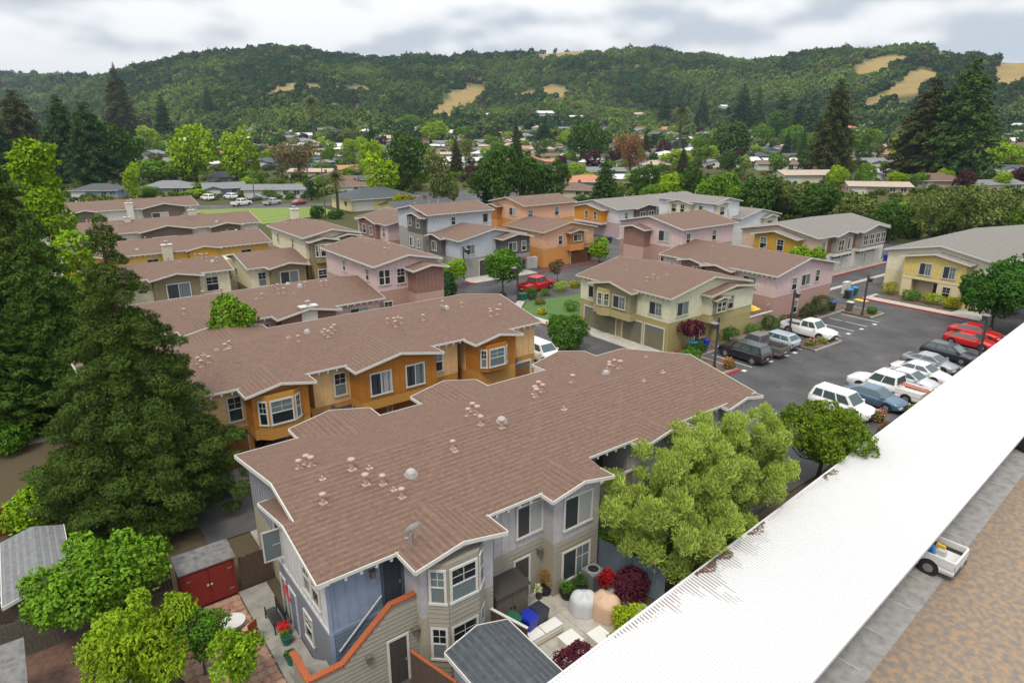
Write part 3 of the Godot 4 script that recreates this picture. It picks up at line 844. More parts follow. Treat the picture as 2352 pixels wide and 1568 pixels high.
func building_b() -> void:
	var t := thing("townhouse_row", "orange and ochre townhouse row with bay windows behind the grey row", "townhouse", Vector3(20, 0, -46), "townhouse rows of the complex")
	var k := kit(lin(0.56, 0.385, 0.215), lin(0.33, 0.175, 0.058), lin(0.33, 0.14, 0.038), lin(0.34, 0.185, 0.062), M.roof_brown, M.trim)
	var B := 2.75
	var wall := func(x0: float, x1: float, y0: float, y1: float, z0: float, z1: float, called: String, mt: Material) -> void:
		var m := MB.new()
		m.box(x0, x1, y0, y1, z0, z1)
		part(m, called, mt, t)
	wall.call(2.0, 33.2, 0.0, B, -52.0, -43.2, "lower_wall", k.lo); wall.call(2.0, 33.2, B, 5.5, -52.0, -43.2, "upper_wall", k.up)
	# front wall in lengths, with the entry slots between them
	var bt := MB.new()
	for s in [[2.0, 7.75], [10.0, 13.3], [14.2, 17.4], [17.4, 22.3], [22.3, 25.6], [26.3, 33.2]]:
		wall.call(s[0], s[1], B, 5.5, -43.2, -40.94, "upper_wall", k.up)
		var n := int((s[1] - s[0]) / 0.62)
		for i in range(1, n): bt.box(lerpf(s[0], s[1], float(i) / n) - 0.025, lerpf(s[0], s[1], float(i) / n) + 0.025, B + 0.03, 5.42, -40.94, -40.915)
	wall.call(7.75, 10.0, B, 5.5, -43.2, -40.94, "upper_wall", k.up)
	part(bt, "battens", k.up, t, false, false, "stuff")
	for s in [[2.0, 9.9, 2.45], [13.9, 16.95, 2.45], [23.0, 25.6, 0.0], [26.3, 33.2, 0.0]]:   # ground-floor wall; garages open below 2.45
		wall.call(s[0], s[1], s[2], B, -43.2, -40.955, "lower_wall", k.lo)
	for x in [7.6, 9.75, 13.95, 16.9, 19.6, 22.75]: wall.call(x, x + 0.26, 0.0, 2.45, -43.2, -40.955, "garage_pier", k.lo)
	wall.call(16.95, 23.0, 2.3, B, -43.2, -40.955, "lower_wall", k.lo)
	var ro := roof(t, 1.6, 33.6, -52.4, -40.5, 5.5, 0.2, "x", k.roof, k.trim, {ridge = -46.4, e1 = 5.52})
	gbay(t, "S", -40.95, 9.75, 13.25, 1.7, 2.35, 5.5, k, {band = 3.15, back = 2.8})
	gbay(t, "S", -40.95, 16.8, 22.7, 1.7, 2.35, 5.5, k, {band = 3.05, back = 4.0})
	gbay(t, "S", -40.95, 26.35, 29.9, 1.7, 0.0, 5.5, k, {band = 3.15, back = 2.8})
	gbay(t, "S", -40.95, 2.6, 6.4, 1.7, 2.35, 5.5, k, {band = 3.05, back = 3.0})
	baywin(t, face("S", -39.235), 10.0, 12.7, 0.5, 2.35, 5.3, [[3.3, 4.95]], k.blo)
	baywin(t, face("S", -39.235), 26.5, 29.1, 0.45, 3.1, 5.2, [[3.4, 4.9]], k.bup)
	win(t, face("S", -39.235), 17.5, 19.15, 3.3, 5.0, "slide"); win(t, face("S", -39.235), 20.2, 21.75, 3.3, 5.0, "slide")
	win(t, face("S", -40.92), 8.65, 9.6, 3.2, 4.95, "hung"); win(t, face("S", -40.92), 15.6, 16.55, 3.2, 4.95, "hung"); win(t, face("S", -40.92), 23.4, 24.3, 3.2, 4.85, "hung")
	var gd := textured(noise_tex(128, 0.03, [lin(0.19, 0.075, 0.02), lin(0.27, 0.115, 0.03)], 61), 1.5)
	garage(t, face("S", -41.1), 2.2, 4.7, 2.3, gd, M.blind2, null, 4); garage(t, face("S", -41.1), 5.1, 7.55, 2.3, gd, M.blind2, null, 4)
	garage(t, face("S", -41.1), 7.9, 9.7, 2.35, gd, M.blind2, null, 4); garage(t, face("S", -41.1), 14.25, 16.85, 2.35, gd, M.blind2, null, 4)
	garage(t, face("S", -41.1), 17.2, 19.5, 2.2, gd, M.blind2, null, 4); garage(t, face("S", -41.1), 19.95, 22.65, 2.2, gd, M.blind2, null, 4)
	garage(t, face("S", -40.93), 30.4, 32.7, 2.2, gd, M.blind2, null, 4)
	lantern(t, Vector3(15.4, 2.55, -40.87)); lantern(t, Vector3(31.2, 2.5, -40.87))
	for v in [[455, 835, "flue"], [462, 842, "flue"], [480, 832, "flue"], [517, 803, "flue"], [527, 795, "flue"], [685, 783, "flue"], [705, 763, "dome"], [746, 768, "flue"], [754, 773, "flue"], [768, 758, "flue"], [762, 765, "flue"], [890, 742, "flue"], [905, 742, "flue"], [908, 750, "flue"], [922, 742, "flue"],
		[972, 735, "flue"], [1025, 708, "dome"], [1060, 705, "flue"], [1125, 718, "flue"], [1127, 726, "flue"], [1142, 722, "flue"], [1148, 710, "flue"]]:
		vent(ro, v[0], v[1], 5.52, 0.2, -40.5, v[2])
	for v in [[467, 815, "pipe"], [497, 803, "pipe"], [524, 800, "pipe"], [662, 775, "pipe"], [740, 762, "pipe"], [915, 728, "pipe"], [1016, 702, "flue"]]:
		vent(ro, v[0], v[1], 5.5, 0.2, -52.4, v[2], 1.0)
	ngable(t, -52.0, 9.0, 14.5, 1.2, 5.5, k)
	# the car that stands in the open garage
	car("sedan", Vector3(11.7, 0, -44.0), PI * 0.5, lin(0.02, 0.025, 0.04), "dark sedan parked inside the open garage under the bay window", "")

func row(label: String, k: Dictionary, x0: float, x1: float, zf: float, zb: float, bays: Array, wins: Array, opt := {}) -> Array:
	# a plain two-storey row: front wall line zf, back wall line zb, bays [u0, u1, proj], windows [side plane offset is the wall or the bay]
	var t := thing("townhouse_row", label, "townhouse", Vector3((x0 + x1) * 0.5, 0, (zf + zb) * 0.5), "townhouse rows of the complex")
	var ro := vol(t, x0, x1, zb, zf, 5.5, "x", k)
	for b in bays:
		gbay(t, "S", zf, b[0], b[1], b[2], 0.0, 5.5, k)
	for w in wins:
		win(t, face("S", zf + w[4] + 0.02), w[0], w[1], w[2], w[3], w[5] if w.size() > 5 else "hung", k.trim)
	for i in opt.get("vents", 8):
		var x := rng.randf_range(x0 + 1, x1 - 1)
		var z := rng.randf_range((zf + zb) * 0.5 + 0.3, zf - 0.6) if rng.randf() < 0.65 else rng.randf_range(zb + 0.6, (zf + zb) * 0.5 - 0.3)
		var y := 5.5 + 0.2 * (zf + 0.45 - z) if z > (zf + zb) * 0.5 else 5.5 + 0.2 * (z - zb + 0.45)
		place_vent(ro, Vector3(x, y, z), ["flue", "flue", "pipe", "pipe", "dome"][rng.randi() % 5])
		if rng.randf() < 0.4: place_vent(ro, Vector3(x + 0.5, y, z), "flue")
	return [t, ro]

func tower(label: String, k: Dictionary, x0: float, x1: float, z0: float, z1: float, axis: String, e: float, opt := {}) -> Node3D:
	var t := thing("townhouse", label, "townhouse", Vector3((x0 + x1) * 0.5, 0, (z0 + z1) * 0.5), opt.get("group", "end townhouses of the complex"))
	var o2 := {band = e - 2.6 if e > 6.5 else 2.85}
	o2.merge(opt, true)
	var ro := vol(t, x0, x1, z0, z1, e, axis, k, o2)
	for i in 5:
		var a := rng.randf_range(0.1, 0.9); var b := rng.randf_range(0.15, 0.85)
		var x := lerpf(x0, x1, a); var z := lerpf(z0, z1, b)
		var across := minf(z - z0, z1 - z) if axis == "x" else minf(x - x0, x1 - x)
		place_vent(ro, Vector3(x, e + 0.2 * (across + 0.45), z), ["flue", "pipe", "pipe"][rng.randi() % 3])
	return t

func building_others() -> void:
	var kp := kit(lin(0.52, 0.41, 0.41), lin(0.31, 0.205, 0.18), lin(0.22, 0.13, 0.11), lin(0.34, 0.23, 0.205), M.roof_brown, M.trim)
	var kg := kit(lin(0.58, 0.55, 0.43), lin(0.20, 0.16, 0.075), lin(0.20, 0.17, 0.105), lin(0.22, 0.175, 0.085), M.roof_brown, M.trim)
	var ky := kit(lin(0.62, 0.42, 0.16), lin(0.62, 0.42, 0.16), lin(0.58, 0.36, 0.11), lin(0.58, 0.36, 0.11), M.roof_brown, M.trim)
	var kb := kit(lin(0.50, 0.48, 0.43), lin(0.42, 0.40, 0.36), lin(0.11, 0.09, 0.07), lin(0.11, 0.09, 0.07), M.roof_brown, M.trim)
	var kc := kit(lin(0.56, 0.56, 0.43), lin(0.27, 0.235, 0.12), lin(0.22, 0.21, 0.14), lin(0.30, 0.26, 0.14), M.roof_brown, M.trim_cream)
	var kgr := kit(lin(0.42, 0.45, 0.49), lin(0.24, 0.235, 0.22), lin(0.10, 0.09, 0.08), lin(0.22, 0.21, 0.195), M.roof_brown, M.trim)
	var ko := kit(lin(0.57, 0.365, 0.255), lin(0.42, 0.21, 0.085), lin(0.32, 0.155, 0.06), lin(0.42, 0.21, 0.085), M.roof_brown, M.trim_cream)
	# --- rows behind the orange one
	var a := row("mauve townhouse row with white chimney box behind the orange row", kp, 7.4, 26.5, -56.05, -66.6, [[9.4, 13.3, 1.5], [16.8, 21.6, 1.4]], [[23.5, 25.4, 3.3, 4.9, 0.0, "slide"], [14.5, 16.2, 3.2, 4.9, 0.0, "slide"]], {vents = 14})
	chimney(a[0], 18.5, 19.9, -55.0, -54.4, 0.0, 6.1, M.trim)
	a = row("cream townhouse row with olive gables and stepped roof", kg, 5.6, 18.8, -78.2, -86.5, [[6.0, 8.6, 1.3], [10.9, 15.4, 1.3]], [[16.2, 17.6, 3.2, 4.9, 0.0, "hung"], [12.0, 14.4, 3.2, 4.9, 1.33, "slide"]], {vents = 8})
	var t: Node3D = a[0]
	O = t.position
	vol(t, 20.9, 27.2, -86.5, -77.2, 5.5, "x", kg)
	gbay(t, "S", -77.2, 22.9, 26.8, 1.4, 0.0, 5.5, kg)
	win(t, face("S", -77.17), 21.6, 22.6, 3.2, 4.9, "hung"); win(t, face("S", -75.77), 23.7, 25.9, 3.0, 4.95, "slide"); win(t, face("W", 20.87), -83.6, -82.6, 3.5, 4.6, "plain")
	var mm := MB.new()
	mm.box(18.8, 20.9, 0.0, 5.6, -86.0, -83.6)
	part(mm, "link_wall", kg.up, t)
	win(t, face("S", -83.58), 19.3, 20.4, 3.1, 4.7, "hung")
	a = row("yellow townhouse row with a chimney behind the cream row", ky, 4.8, 28.3, -94.1, -104.5, [[5.0, 9.0, 0.8], [18.0, 21.5, 0.6]], [[13.0, 14.4, 3.2, 4.8, 0.0, "hung"], [24.5, 26.0, 3.2, 4.8, 0.0, "hung"]], {vents = 10})
	chimney(a[0], 14.8, 15.9, -93.4, -92.7, 0.0, 6.5, M.trim_cream)
	a = row("beige townhouse row with dark brown gables next to the mown lawn", kb, 5.0, 33.2, -114.9, -126.5, [[8.0, 11.5, 1.0], [15.8, 22.8, 1.0], [25.9, 30.1, 1.0]], [[17.0, 20.5, 3.0, 4.6, 1.03, "slide"], [12.4, 13.8, 3.2, 4.8, 0.0, "hung"], [26.9, 29.0, 3.0, 4.6, 1.03, "slide"]], {vents = 16})
	chimney(a[0], 14.4, 15.2, -120.0, -119.2, 5.5, 7.2, kb.up); chimney(a[0], 24.2, 25.0, -122.0, -121.2, 5.5, 7.4, kb.up)
	a = row("farthest beige townhouse row with a wide gable and brown roof", kb, 6.0, 31.0, -147.8, -160.0, [[21.2, 28.6, 1.0], [10.0, 13.0, 0.8]], [[22.5, 25.5, 3.0, 4.6, 1.03, "slide"]], {vents = 12})
	chimney(a[0], 18.4, 19.6, -148.2, -147.2, 0.0, 6.6, kb.up)
	# --- three-storey ends
	t = tower("tall pink townhouse with mauve base at the end of the mauve row", kp, 26.9, 33.6, -69.3, -57.2, "z", 8.3)
	gbay(t, "S", -57.2, 30.3, 33.4, 1.6, 0.0, 7.75, kp, {band = 5.4})
	for w in [[27.1, 28.4, 6.3, 7.85], [29.0, 30.0, 6.2, 7.8], [27.5, 28.5, 3.4, 4.7]]: win(t, face("S", -57.16), w[0], w[1], w[2], w[3], "twin" if w[1] - w[0] > 1.2 else "hung")
	for w in [[-64.9, -64.1], [-59.4, -58.6]]: win(t, face("W", 26.87), w[0], w[1], 6.5, 7.75, "hung")
	t = tower("tall cream townhouse with olive bay at the end of the cream row", kg, 27.6, 34.2, -89.6, -77.4, "z", 8.3)
	gbay(t, "S", -77.4, 28.0, 30.9, 1.0, 0.0, 7.9, kg, {band = 5.4}); gbay(t, "S", -77.4, 31.4, 34.1, 0.3, 5.0, 8.0, kg, {band = 5.4})
	baywin(t, face("S", -76.36), 28.3, 30.7, 0.4, 5.3, 7.7, [[6.0, 7.5]], kg.bup)
	win(t, face("S", -77.06), 32.0, 33.0, 6.3, 7.4, "hung"); win(t, face("S", -76.36), 28.4, 29.6, 3.0, 4.5, "hung"); win(t, face("S", -76.36), 29.8, 30.8, 3.0, 4.5, "hung")
	for z in [-87.5, -82.0]: win(t, face("W", 27.57), z, z + 0.7, 6.4, 7.6, "hung")
	chimney(t, 30.3, 31.2, -89.6, -88.8, 8.3, 10.2, kg.up)
	# --- grey pair beside the drive
	t = tower("grey two-storey townhouse with dark bay over a garage beside the drive", kgr, 50.0, 61.2, -86.4, -78.5, "z", 5.5)
	gbay(t, "S", -78.5, 56.2, 61.0, 1.9, 2.4, 5.4, kgr, {band = 3.0})
	gbay(t, "W", 50.0, -86.0, -82.4, 0.7, 0.0, 5.4, kgr)
	win(t, face("S", -78.46), 51.0, 52.5, 3.3, 4.8, "slide"); win(t, face("S", -76.56), 57.0, 58.6, 3.4, 4.8, "slide"); win(t, face("S", -76.56), 59.4, 60.3, 3.3, 4.8, "hung"); win(t, face("W", 49.26), -85.0, -83.6, 3.3, 4.8, "slide")
	var gdark := plaster(lin(0.05, 0.045, 0.042))
	garage(t, face("S", -78.47), 53.2, 56.0, 2.3, gdark, M.blind2, null, 0); garage(t, face("S", -78.47), 57.2, 60.4, 2.3, gdark, M.blind2, null, 0)
	t = tower("tall pale grey townhouse with batten wall behind the grey garage house", kgr, 49.6, 61.0, -95.8, -86.45, "x", 8.3)
	gbay(t, "W", 49.6, -91.4, -86.9, 0.8, 0.0, 7.9, kgr, {band = 5.4, rafters = true})
	win(t, face("W", 48.76), -90.9, -90.0, 6.3, 7.7, "hung"); win(t, face("W", 48.76), -88.6, -87.6, 6.2, 7.7, "hung"); win(t, face("W", 48.76), -90.9, -89.5, 3.2, 4.7, "slide"); win(t, face("W", 48.76), -88.6, -87.7, 3.2, 4.6, "hung")
	win(t, face("S", -86.42), 53.5, 54.4, 6.4, 7.7, "hung"); win(t, face("S", -86.42), 59.3, 60.4, 6.3, 7.8, "blank")
	t = tower("mauve two-storey townhouse behind the tall pale grey one", kp, 49.0, 60.0, -110.0, -98.6, "z", 5.5)
	gbay(t, "W", 49.0, -108.0, -101.5, 0.7, 0.0, 5.5, kp, {rafters = true}); gbay(t, "S", -98.6, 54.2, 57.0, 1.2, 0.0, 5.3, kp)
	win(t, face("W", 48.26), -106.6, -105.2, 3.3, 4.9, "hung"); win(t, face("W", 48.26), -104.0, -102.8, 3.3, 4.9, "hung"); win(t, face("W", 48.97), -100.4, -99.6, 3.3, 4.9, "hung"); win(t, face("S", -98.57), 52.4, 53.3, 3.3, 4.9, "hung")
	# --- orange pair
	t = tower("orange two-storey townhouse with a carport under its corner by the red kerb", ko, 64.4, 74.8, -86.9, -77.5, "z", 5.5)
	gbay(t, "S", -77.5, 69.2, 71.9, 0.9, 2.2, 5.15, ko, {band = 3.3})
	win(t, face("S", -77.47), 67.3, 68.2, 3.2, 4.7, "hung"); win(t, face("S", -76.57), 69.6, 71.4, 3.6, 4.8, "slide")
	garage(t, face("S", -77.47), 70.0, 74.2, 2.3, plaster(lin(0.2, 0.075, 0.03)), M.blind2, M.trim_cream, 0)
	t = tower("tall peach townhouse with orange bay behind the orange carport house", ko, 68.3, 79.0, -96.5, -87.0, "x", 8.3)
	gbay(t, "W", 68.3, -96.3, -93.6, 1.0, 0.0, 7.7, ko, {band = 5.4})
	win(t, face("W", 68.27), -91.4, -89.4, 6.3, 7.7, "slide"); win(t, face("S", -86.97), 68.8, 69.9, 6.1, 7.6, "hung"); win(t, face("S", -86.97), 74.6, 75.6, 6.2, 7.7, "hung")
	# --- olive house at the lot
	t = tower("olive and cream townhouse with three garage doors beside the parking lot", kc, 48.45, 60.6, -51.8, -39.45, "z", 5.5, {band = 2.95, ov = 0.42})
	kc.bbattens = false
	gbay(t, "W", 48.45, -48.8, -43.6, 0.95, 2.3, 5.35, kc, {band = 3.1, slope = 0.22})
	gbay(t, "S", -39.45, 53.4, 60.5, 0.85, 2.3, 5.2, kc, {band = 3.1, slope = 0.14})
	var up2 := MB.new(); up2.box(53.37, 60.53, 3.1, 5.1, -39.5, -38.57); part(up2, "bay_wall", kc.up, t)
	var lw := MB.new(); lw.box(54.9, 60.5, 0.0, 2.35, -39.5, -38.62); part(lw, "lower_wall", kc.lo, t)
	var go := plaster(lin(0.15, 0.14, 0.085))
	garage(t, face("W", 48.42), -51.0, -46.3, 2.25, go, M.blind2, M.trim_cream, 6); garage(t, face("W", 48.42), -45.3, -42.7, 2.25, go, M.blind2, M.trim_cream, 3); garage(t, face("W", 48.42), -42.3, -39.9, 2.25, go, M.blind2, M.trim_cream, 3)
	win(t, face("W", 48.42), -50.6, -49.7, 3.3, 4.7, "plain", M.trim_cream); win(t, face("W", 48.42), -42.0, -40.3, 3.35, 4.75, "slidelit", M.trim_cream)
	baywin(t, face("W", 47.48), -48.3, -46.4, 0.5, 2.3, 5.1, [[3.3, 4.7]], kc.blo, M.trim_cream)
	win(t, face("W", 47.46), -46.0, -44.2, 3.3, 4.7, "slidelit", M.trim_cream)
	win(t, face("S", -39.42), 49.4, 51.2, 3.4, 4.85, "slide", M.trim_cream); win(t, face("S", -38.54), 56.2, 57.2, 3.2, 4.7, "hung", M.trim_cream)
	gbay(t, "S", -38.6, 53.9, 55.6, 0.35, 3.2, 4.7, kc, {band = 3.2, ov = 0.25, back = 0.6}); win(t, face("S", -38.2), 54.0, 55.5, 3.3, 4.4, "twin", M.trim_cream)
	door(t, face("S", -39.42), 52.4, 53.3, 0.0, 2.2, M.brown_dark, M.trim_cream)
	lantern(t, Vector3(51.0, 2.3, -39.35))
	# --- pink house at the lot and its tall back
	t = tower("pink and mauve two-storey townhouse with white-trimmed gable facing the parking lot", kp, 65.1, 77.2, -54.6, -39.0, "z", 5.5, {band = 2.95})
	gbay(t, "W", 65.1, -47.6, -44.2, 0.9, 0.0, 5.3, kp)
	gbay(t, "W", 65.1, -51.3, -48.2, 0.6, 0.0, 5.4, kp)
	win(t, face("S", -38.97), 68.4, 69.5, 3.3, 4.8, "hung"); win(t, face("S", -38.97), 70.3, 72.2, 3.5, 4.9, "slide"); win(t, face("S", -38.97), 73.2, 74.2, 3.6, 5.1, "hung"); win(t, face("S", -38.97), 69.2, 70.2, 0.5, 2.1, "hung")
	win(t, face("W", 64.16), -47.0, -45.0, 3.5, 4.8, "slide"); win(t, face("W", 65.07), -43.0, -41.2, 3.6, 4.9, "slide"); win(t, face("W", 64.47), -49.6, -48.8, 3.4, 4.9, "hung"); win(t, face("W", 65.07), -53.6, -52.2, 3.4, 4.7, "slide")
	var pt := MB.new()
	pt.box(60.7, 65.0, 0.0, 1.5, -39.0, -38.85); pt.box(60.6, 60.75, 0.0, 1.5, -42.0, -38.85)
	part(pt, "patio_wall", kp.lo, t)
	pt = MB.new(); pt.box(60.6, 65.0, 1.5, 1.6, -39.05, -38.8); part(pt, "wall_cap", M.trim, t)
	t = tower("tall pink townhouse with brown bay behind the pink lot house", kp, 68.5, 79.2, -65.5, -54.65, "x", 8.3)
	gbay(t, "W", 68.5, -63.6, -60.0, 1.3, 0.0, 7.75, kp, {band = 5.4})
	win(t, face("W", 68.47), -58.6, -56.6, 6.3, 7.8, "slide"); win(t, face("W", 68.47), -58.0, -56.6, 3.6, 4.8, "slide"); win(t, face("S", -54.62), 69.2, 70.1, 6.1, 7.7, "hung"); win(t, face("S", -54.62), 74.5, 75.5, 6.2, 7.7, "hung")
	# --- grey-roofed group on the right
	var kw := kit(lin(0.56, 0.54, 0.56), lin(0.34, 0.27, 0.275), lin(0.5, 0.235, 0.06), lin(0.5, 0.42, 0.42), M.roof_grey, M.trim)
	var kwh := kit(lin(0.58, 0.6, 0.62), lin(0.5, 0.52, 0.53), lin(0.6, 0.56, 0.42), lin(0.6, 0.56, 0.42), M.roof_grey, M.trim)
	var kt := kit(lin(0.50, 0.40, 0.32), lin(0.53, 0.52, 0.51), lin(0.42, 0.27, 0.07), lin(0.54, 0.53, 0.52), M.roof_grey, M.trim)
	var kyr := kit(lin(0.62, 0.585, 0.47), lin(0.52, 0.46, 0.31), lin(0.55, 0.45, 0.2), lin(0.54, 0.48, 0.33), M.roof_grey, M.trim)
	t = tower("lavender grey townhouse row with orange gable and white garages", kw, 93.5, 121.0, -103.4, -90.4, "x", 5.5, {group = "grey-roofed townhouses"})
	gbay(t, "W", 93.5, -101.0, -93.2, 1.6, 2.4, 5.3, kw)
	for z in [-97.8, -95.4]: win(t, face("W", 91.87), z, z + 1.0, 3.2, 4.9, "hung")
	gbay(t, "S", -90.4, 98.0, 103.4, 0.9, 0.0, 5.5, {up = kw.up, lo = kw.lo, bup = plaster(lin(0.13, 0.085, 0.08)), blo = kw.lo, roof = kw.roof, trim = kw.trim})
	win(t, face("S", -89.47), 98.7, 100.4, 3.2, 4.8, "twin"); win(t, face("S", -89.47), 101.2, 102.8, 3.2, 4.8, "twin"); win(t, face("S", -90.37), 95.4, 96.3, 3.3, 4.8, "hung"); win(t, face("S", -90.37), 104.5, 105.5, 3.3, 4.8, "hung")
	garage(t, face("S", -89.48), 98.4, 102.8, 2.3, M.trim, M.screen, null, 5); garage(t, face("S", -90.37), 94.3, 96.6, 2.3, M.trim, M.screen, null, 0)
	t = tower("tall white townhouse with cream bay and grey roof", kwh, 95.8, 103.0, -82.2, -70.4, "z", 8.3, {group = "grey-roofed townhouses"})
	gbay(t, "W", 95.8, -79.0, -74.6, 1.0, 0.0, 8.0, kwh, {band = 5.4}); gbay(t, "S", -70.4, 96.2, 99.0, 0.5, 0.0, 8.2, kwh, {band = 5.4})
	win(t, face("W", 94.77), -78.6, -77.4, 6.2, 7.7, "hung"); win(t, face("W", 94.77), -76.6, -75.6, 6.2, 7.7, "hung"); win(t, face("W", 95.77), -73.4, -72.5, 6.2, 7.7, "hung"); win(t, face("S", -69.87), 96.9, 98.2, 6.2, 7.7, "hung")
	t = tower("small pale grey townhouse with grey roof beside the tall white one", kwh, 101.5, 113.0, -79.5, -68.8, "z", 5.5, {group = "grey-roofed townhouses"})
	gbay(t, "S", -68.8, 108.0, 111.5, 0.5, 0.0, 5.2, kwh)
	win(t, face("S", -68.27), 109.0, 110.6, 3.3, 4.6, "slide"); win(t, face("W", 101.47), -72.0, -70.2, 3.3, 4.8, "slide")
	t = tower("tan townhouse row with mustard gable and white garage doors", kt, 92.3, 113.0, -62.0, -49.5, "x", 5.5, {group = "grey-roofed townhouses"})
	gbay(t, "W", 92.3, -58.6, -51.9, 1.7, 0.0, 5.2, kt, {slope = 0.22})
	for z in [-57.6, -54.8]: win(t, face("W", 90.57), z, z + 1.2, 3.1, 4.9, "hung")
	var brown := plaster(lin(0.14, 0.085, 0.05))
	var k2 := {up = kt.up, lo = kt.lo, bup = plaster(lin(0.3, 0.26, 0.24)), blo = kt.lo, roof = kt.roof, trim = kt.trim}
	gbay(t, "S", -49.5, 96.4, 101.2, 0.7, 2.4, 5.5, k2); gbay(t, "S", -49.5, 103.6, 111.0, 0.9, 2.4, 5.5, k2, {back = 3.6})
	var pv := MB.new(); pv.box(95.2, 96.3, 3.0, 5.4, -49.5, -49.42); pv.box(101.4, 103.4, 3.0, 5.4, -49.5, -49.42); part(pv, "brown_panel", brown, t)
	win(t, face("S", -49.47), 93.6, 94.6, 3.2, 4.8, "hung"); win(t, face("S", -48.77), 97.0, 98.6, 3.1, 4.8, "twin"); win(t, face("S", -48.77), 99.6, 101.0, 3.1, 4.9, "slide")
	for x in [104.0, 105.9, 107.8, 109.6]: win(t, face("S", -48.57), x, x + 1.4, 3.2, 4.9, "twin")
	for x in [93.0, 97.0, 100.2, 103.9, 107.4]: garage(t, face("S", -49.47), x, x + 2.5, 2.25, M.trim, M.screen, null, 3)
	t = tower("cream townhouse with mustard gable, entry porch and grey roof by the red kerb", kyr, 91.4, 121.0, -39.2, -26.9, "x", 5.5, {group = "grey-roofed townhouses"})
	gbay(t, "W", 91.4, -36.4, -29.4, 1.6, 2.5, 5.2, kyr, {slope = 0.2})
	var pw := MB.new(); pw.box(89.85, 91.4, 0.0, 2.55, -36.4, -35.2); pw.box(89.85, 91.4, 0.0, 2.55, -32.2, -29.4); part(pw, "porch_wall", kyr.lo, t)
	pw = MB.new(); pw.box(91.3, 91.38, 0.0, 2.5, -35.2, -32.2); part(pw, "porch_back", kyr.blo, t)
	door(t, face("W", 91.28), -33.2, -32.3, 0.0, 2.1, M.brown_dark)
	for z in [-34.6, -31.9]: win(t, face("W", 89.77), z, z + 1.5, 3.1, 4.7, "slidelit")
	win(t, face("W", 89.82), -31.6, -30.6, 0.6, 2.2, "hung")
	pw = MB.new(); pw.box(88.6, 91.4, 2.35, 2.5, -29.3, -26.2); part(pw, "patio_roof", kyr.roof, t)
	pw = MB.new(); pw.box(88.5, 88.6, 2.3, 2.52, -29.4, -26.1); pw.box(88.65, 88.8, 0.0, 2.35, -28.0, -27.85); part(pw, "patio_post", M.trim, t)
	pw = MB.new(); pw.box(88.3, 88.5, 0.0, 1.1, -30.4, -26.0); part(pw, "patio_wall", kyr.lo, t)
	gbay(t, "S", -26.9, 97.0, 100.0, 0.6, 0.0, 5.5, kyr); win(t, face("S", -26.27), 97.6, 99.4, 3.2, 4.7, "twin")
	gbay(t, "S", -26.9, 103.0, 109.0, 1.1, 0.0, 5.5, kyr)

# ---------------------------------------------------------------- vehicles
func loft(m: MB, rings: Array) -> void:
	for i in rings.size() - 1:
		var a: Array = rings[i]; var b: Array = rings[i + 1]
		for j in a.size() - 1: m.quad(a[j], b[j], b[j + 1], a[j + 1])
	for e in [rings[0], rings[rings.size() - 1]]:
		var c := Vector3.ZERO
		for p in e: c += p
		c /= e.size()
		for j in e.size() - 1: m.tri(c, e[j], e[j + 1])
		m.tri(c, e[e.size() - 1], e[0])

func pane_on(m: MB, a: Vector3, b: Vector3, c: Vector3, d: Vector3, u0: float, u1: float, v0: float, v1: float, off: float, outward: Vector3) -> void:
	var n := (b - a).cross(d - a).normalized()
	if n.dot(outward) < 0: n = -n
	var f := func(u: float, v: float) -> Vector3: return a.lerp(b, u).lerp(d.lerp(c, u), v) + n * off
	var q := [f.call(u0, v0), f.call(u1, v0), f.call(u1, v1), f.call(u0, v1)]
	var q2 := []
	for p in q: q2.append(p - n * (off + 0.01))
	m.quad(q[0], q[1], q[2], q[3])
	for i in 4: m.quad(q2[i], q2[(i + 1) % 4], q[(i + 1) % 4], q[i])

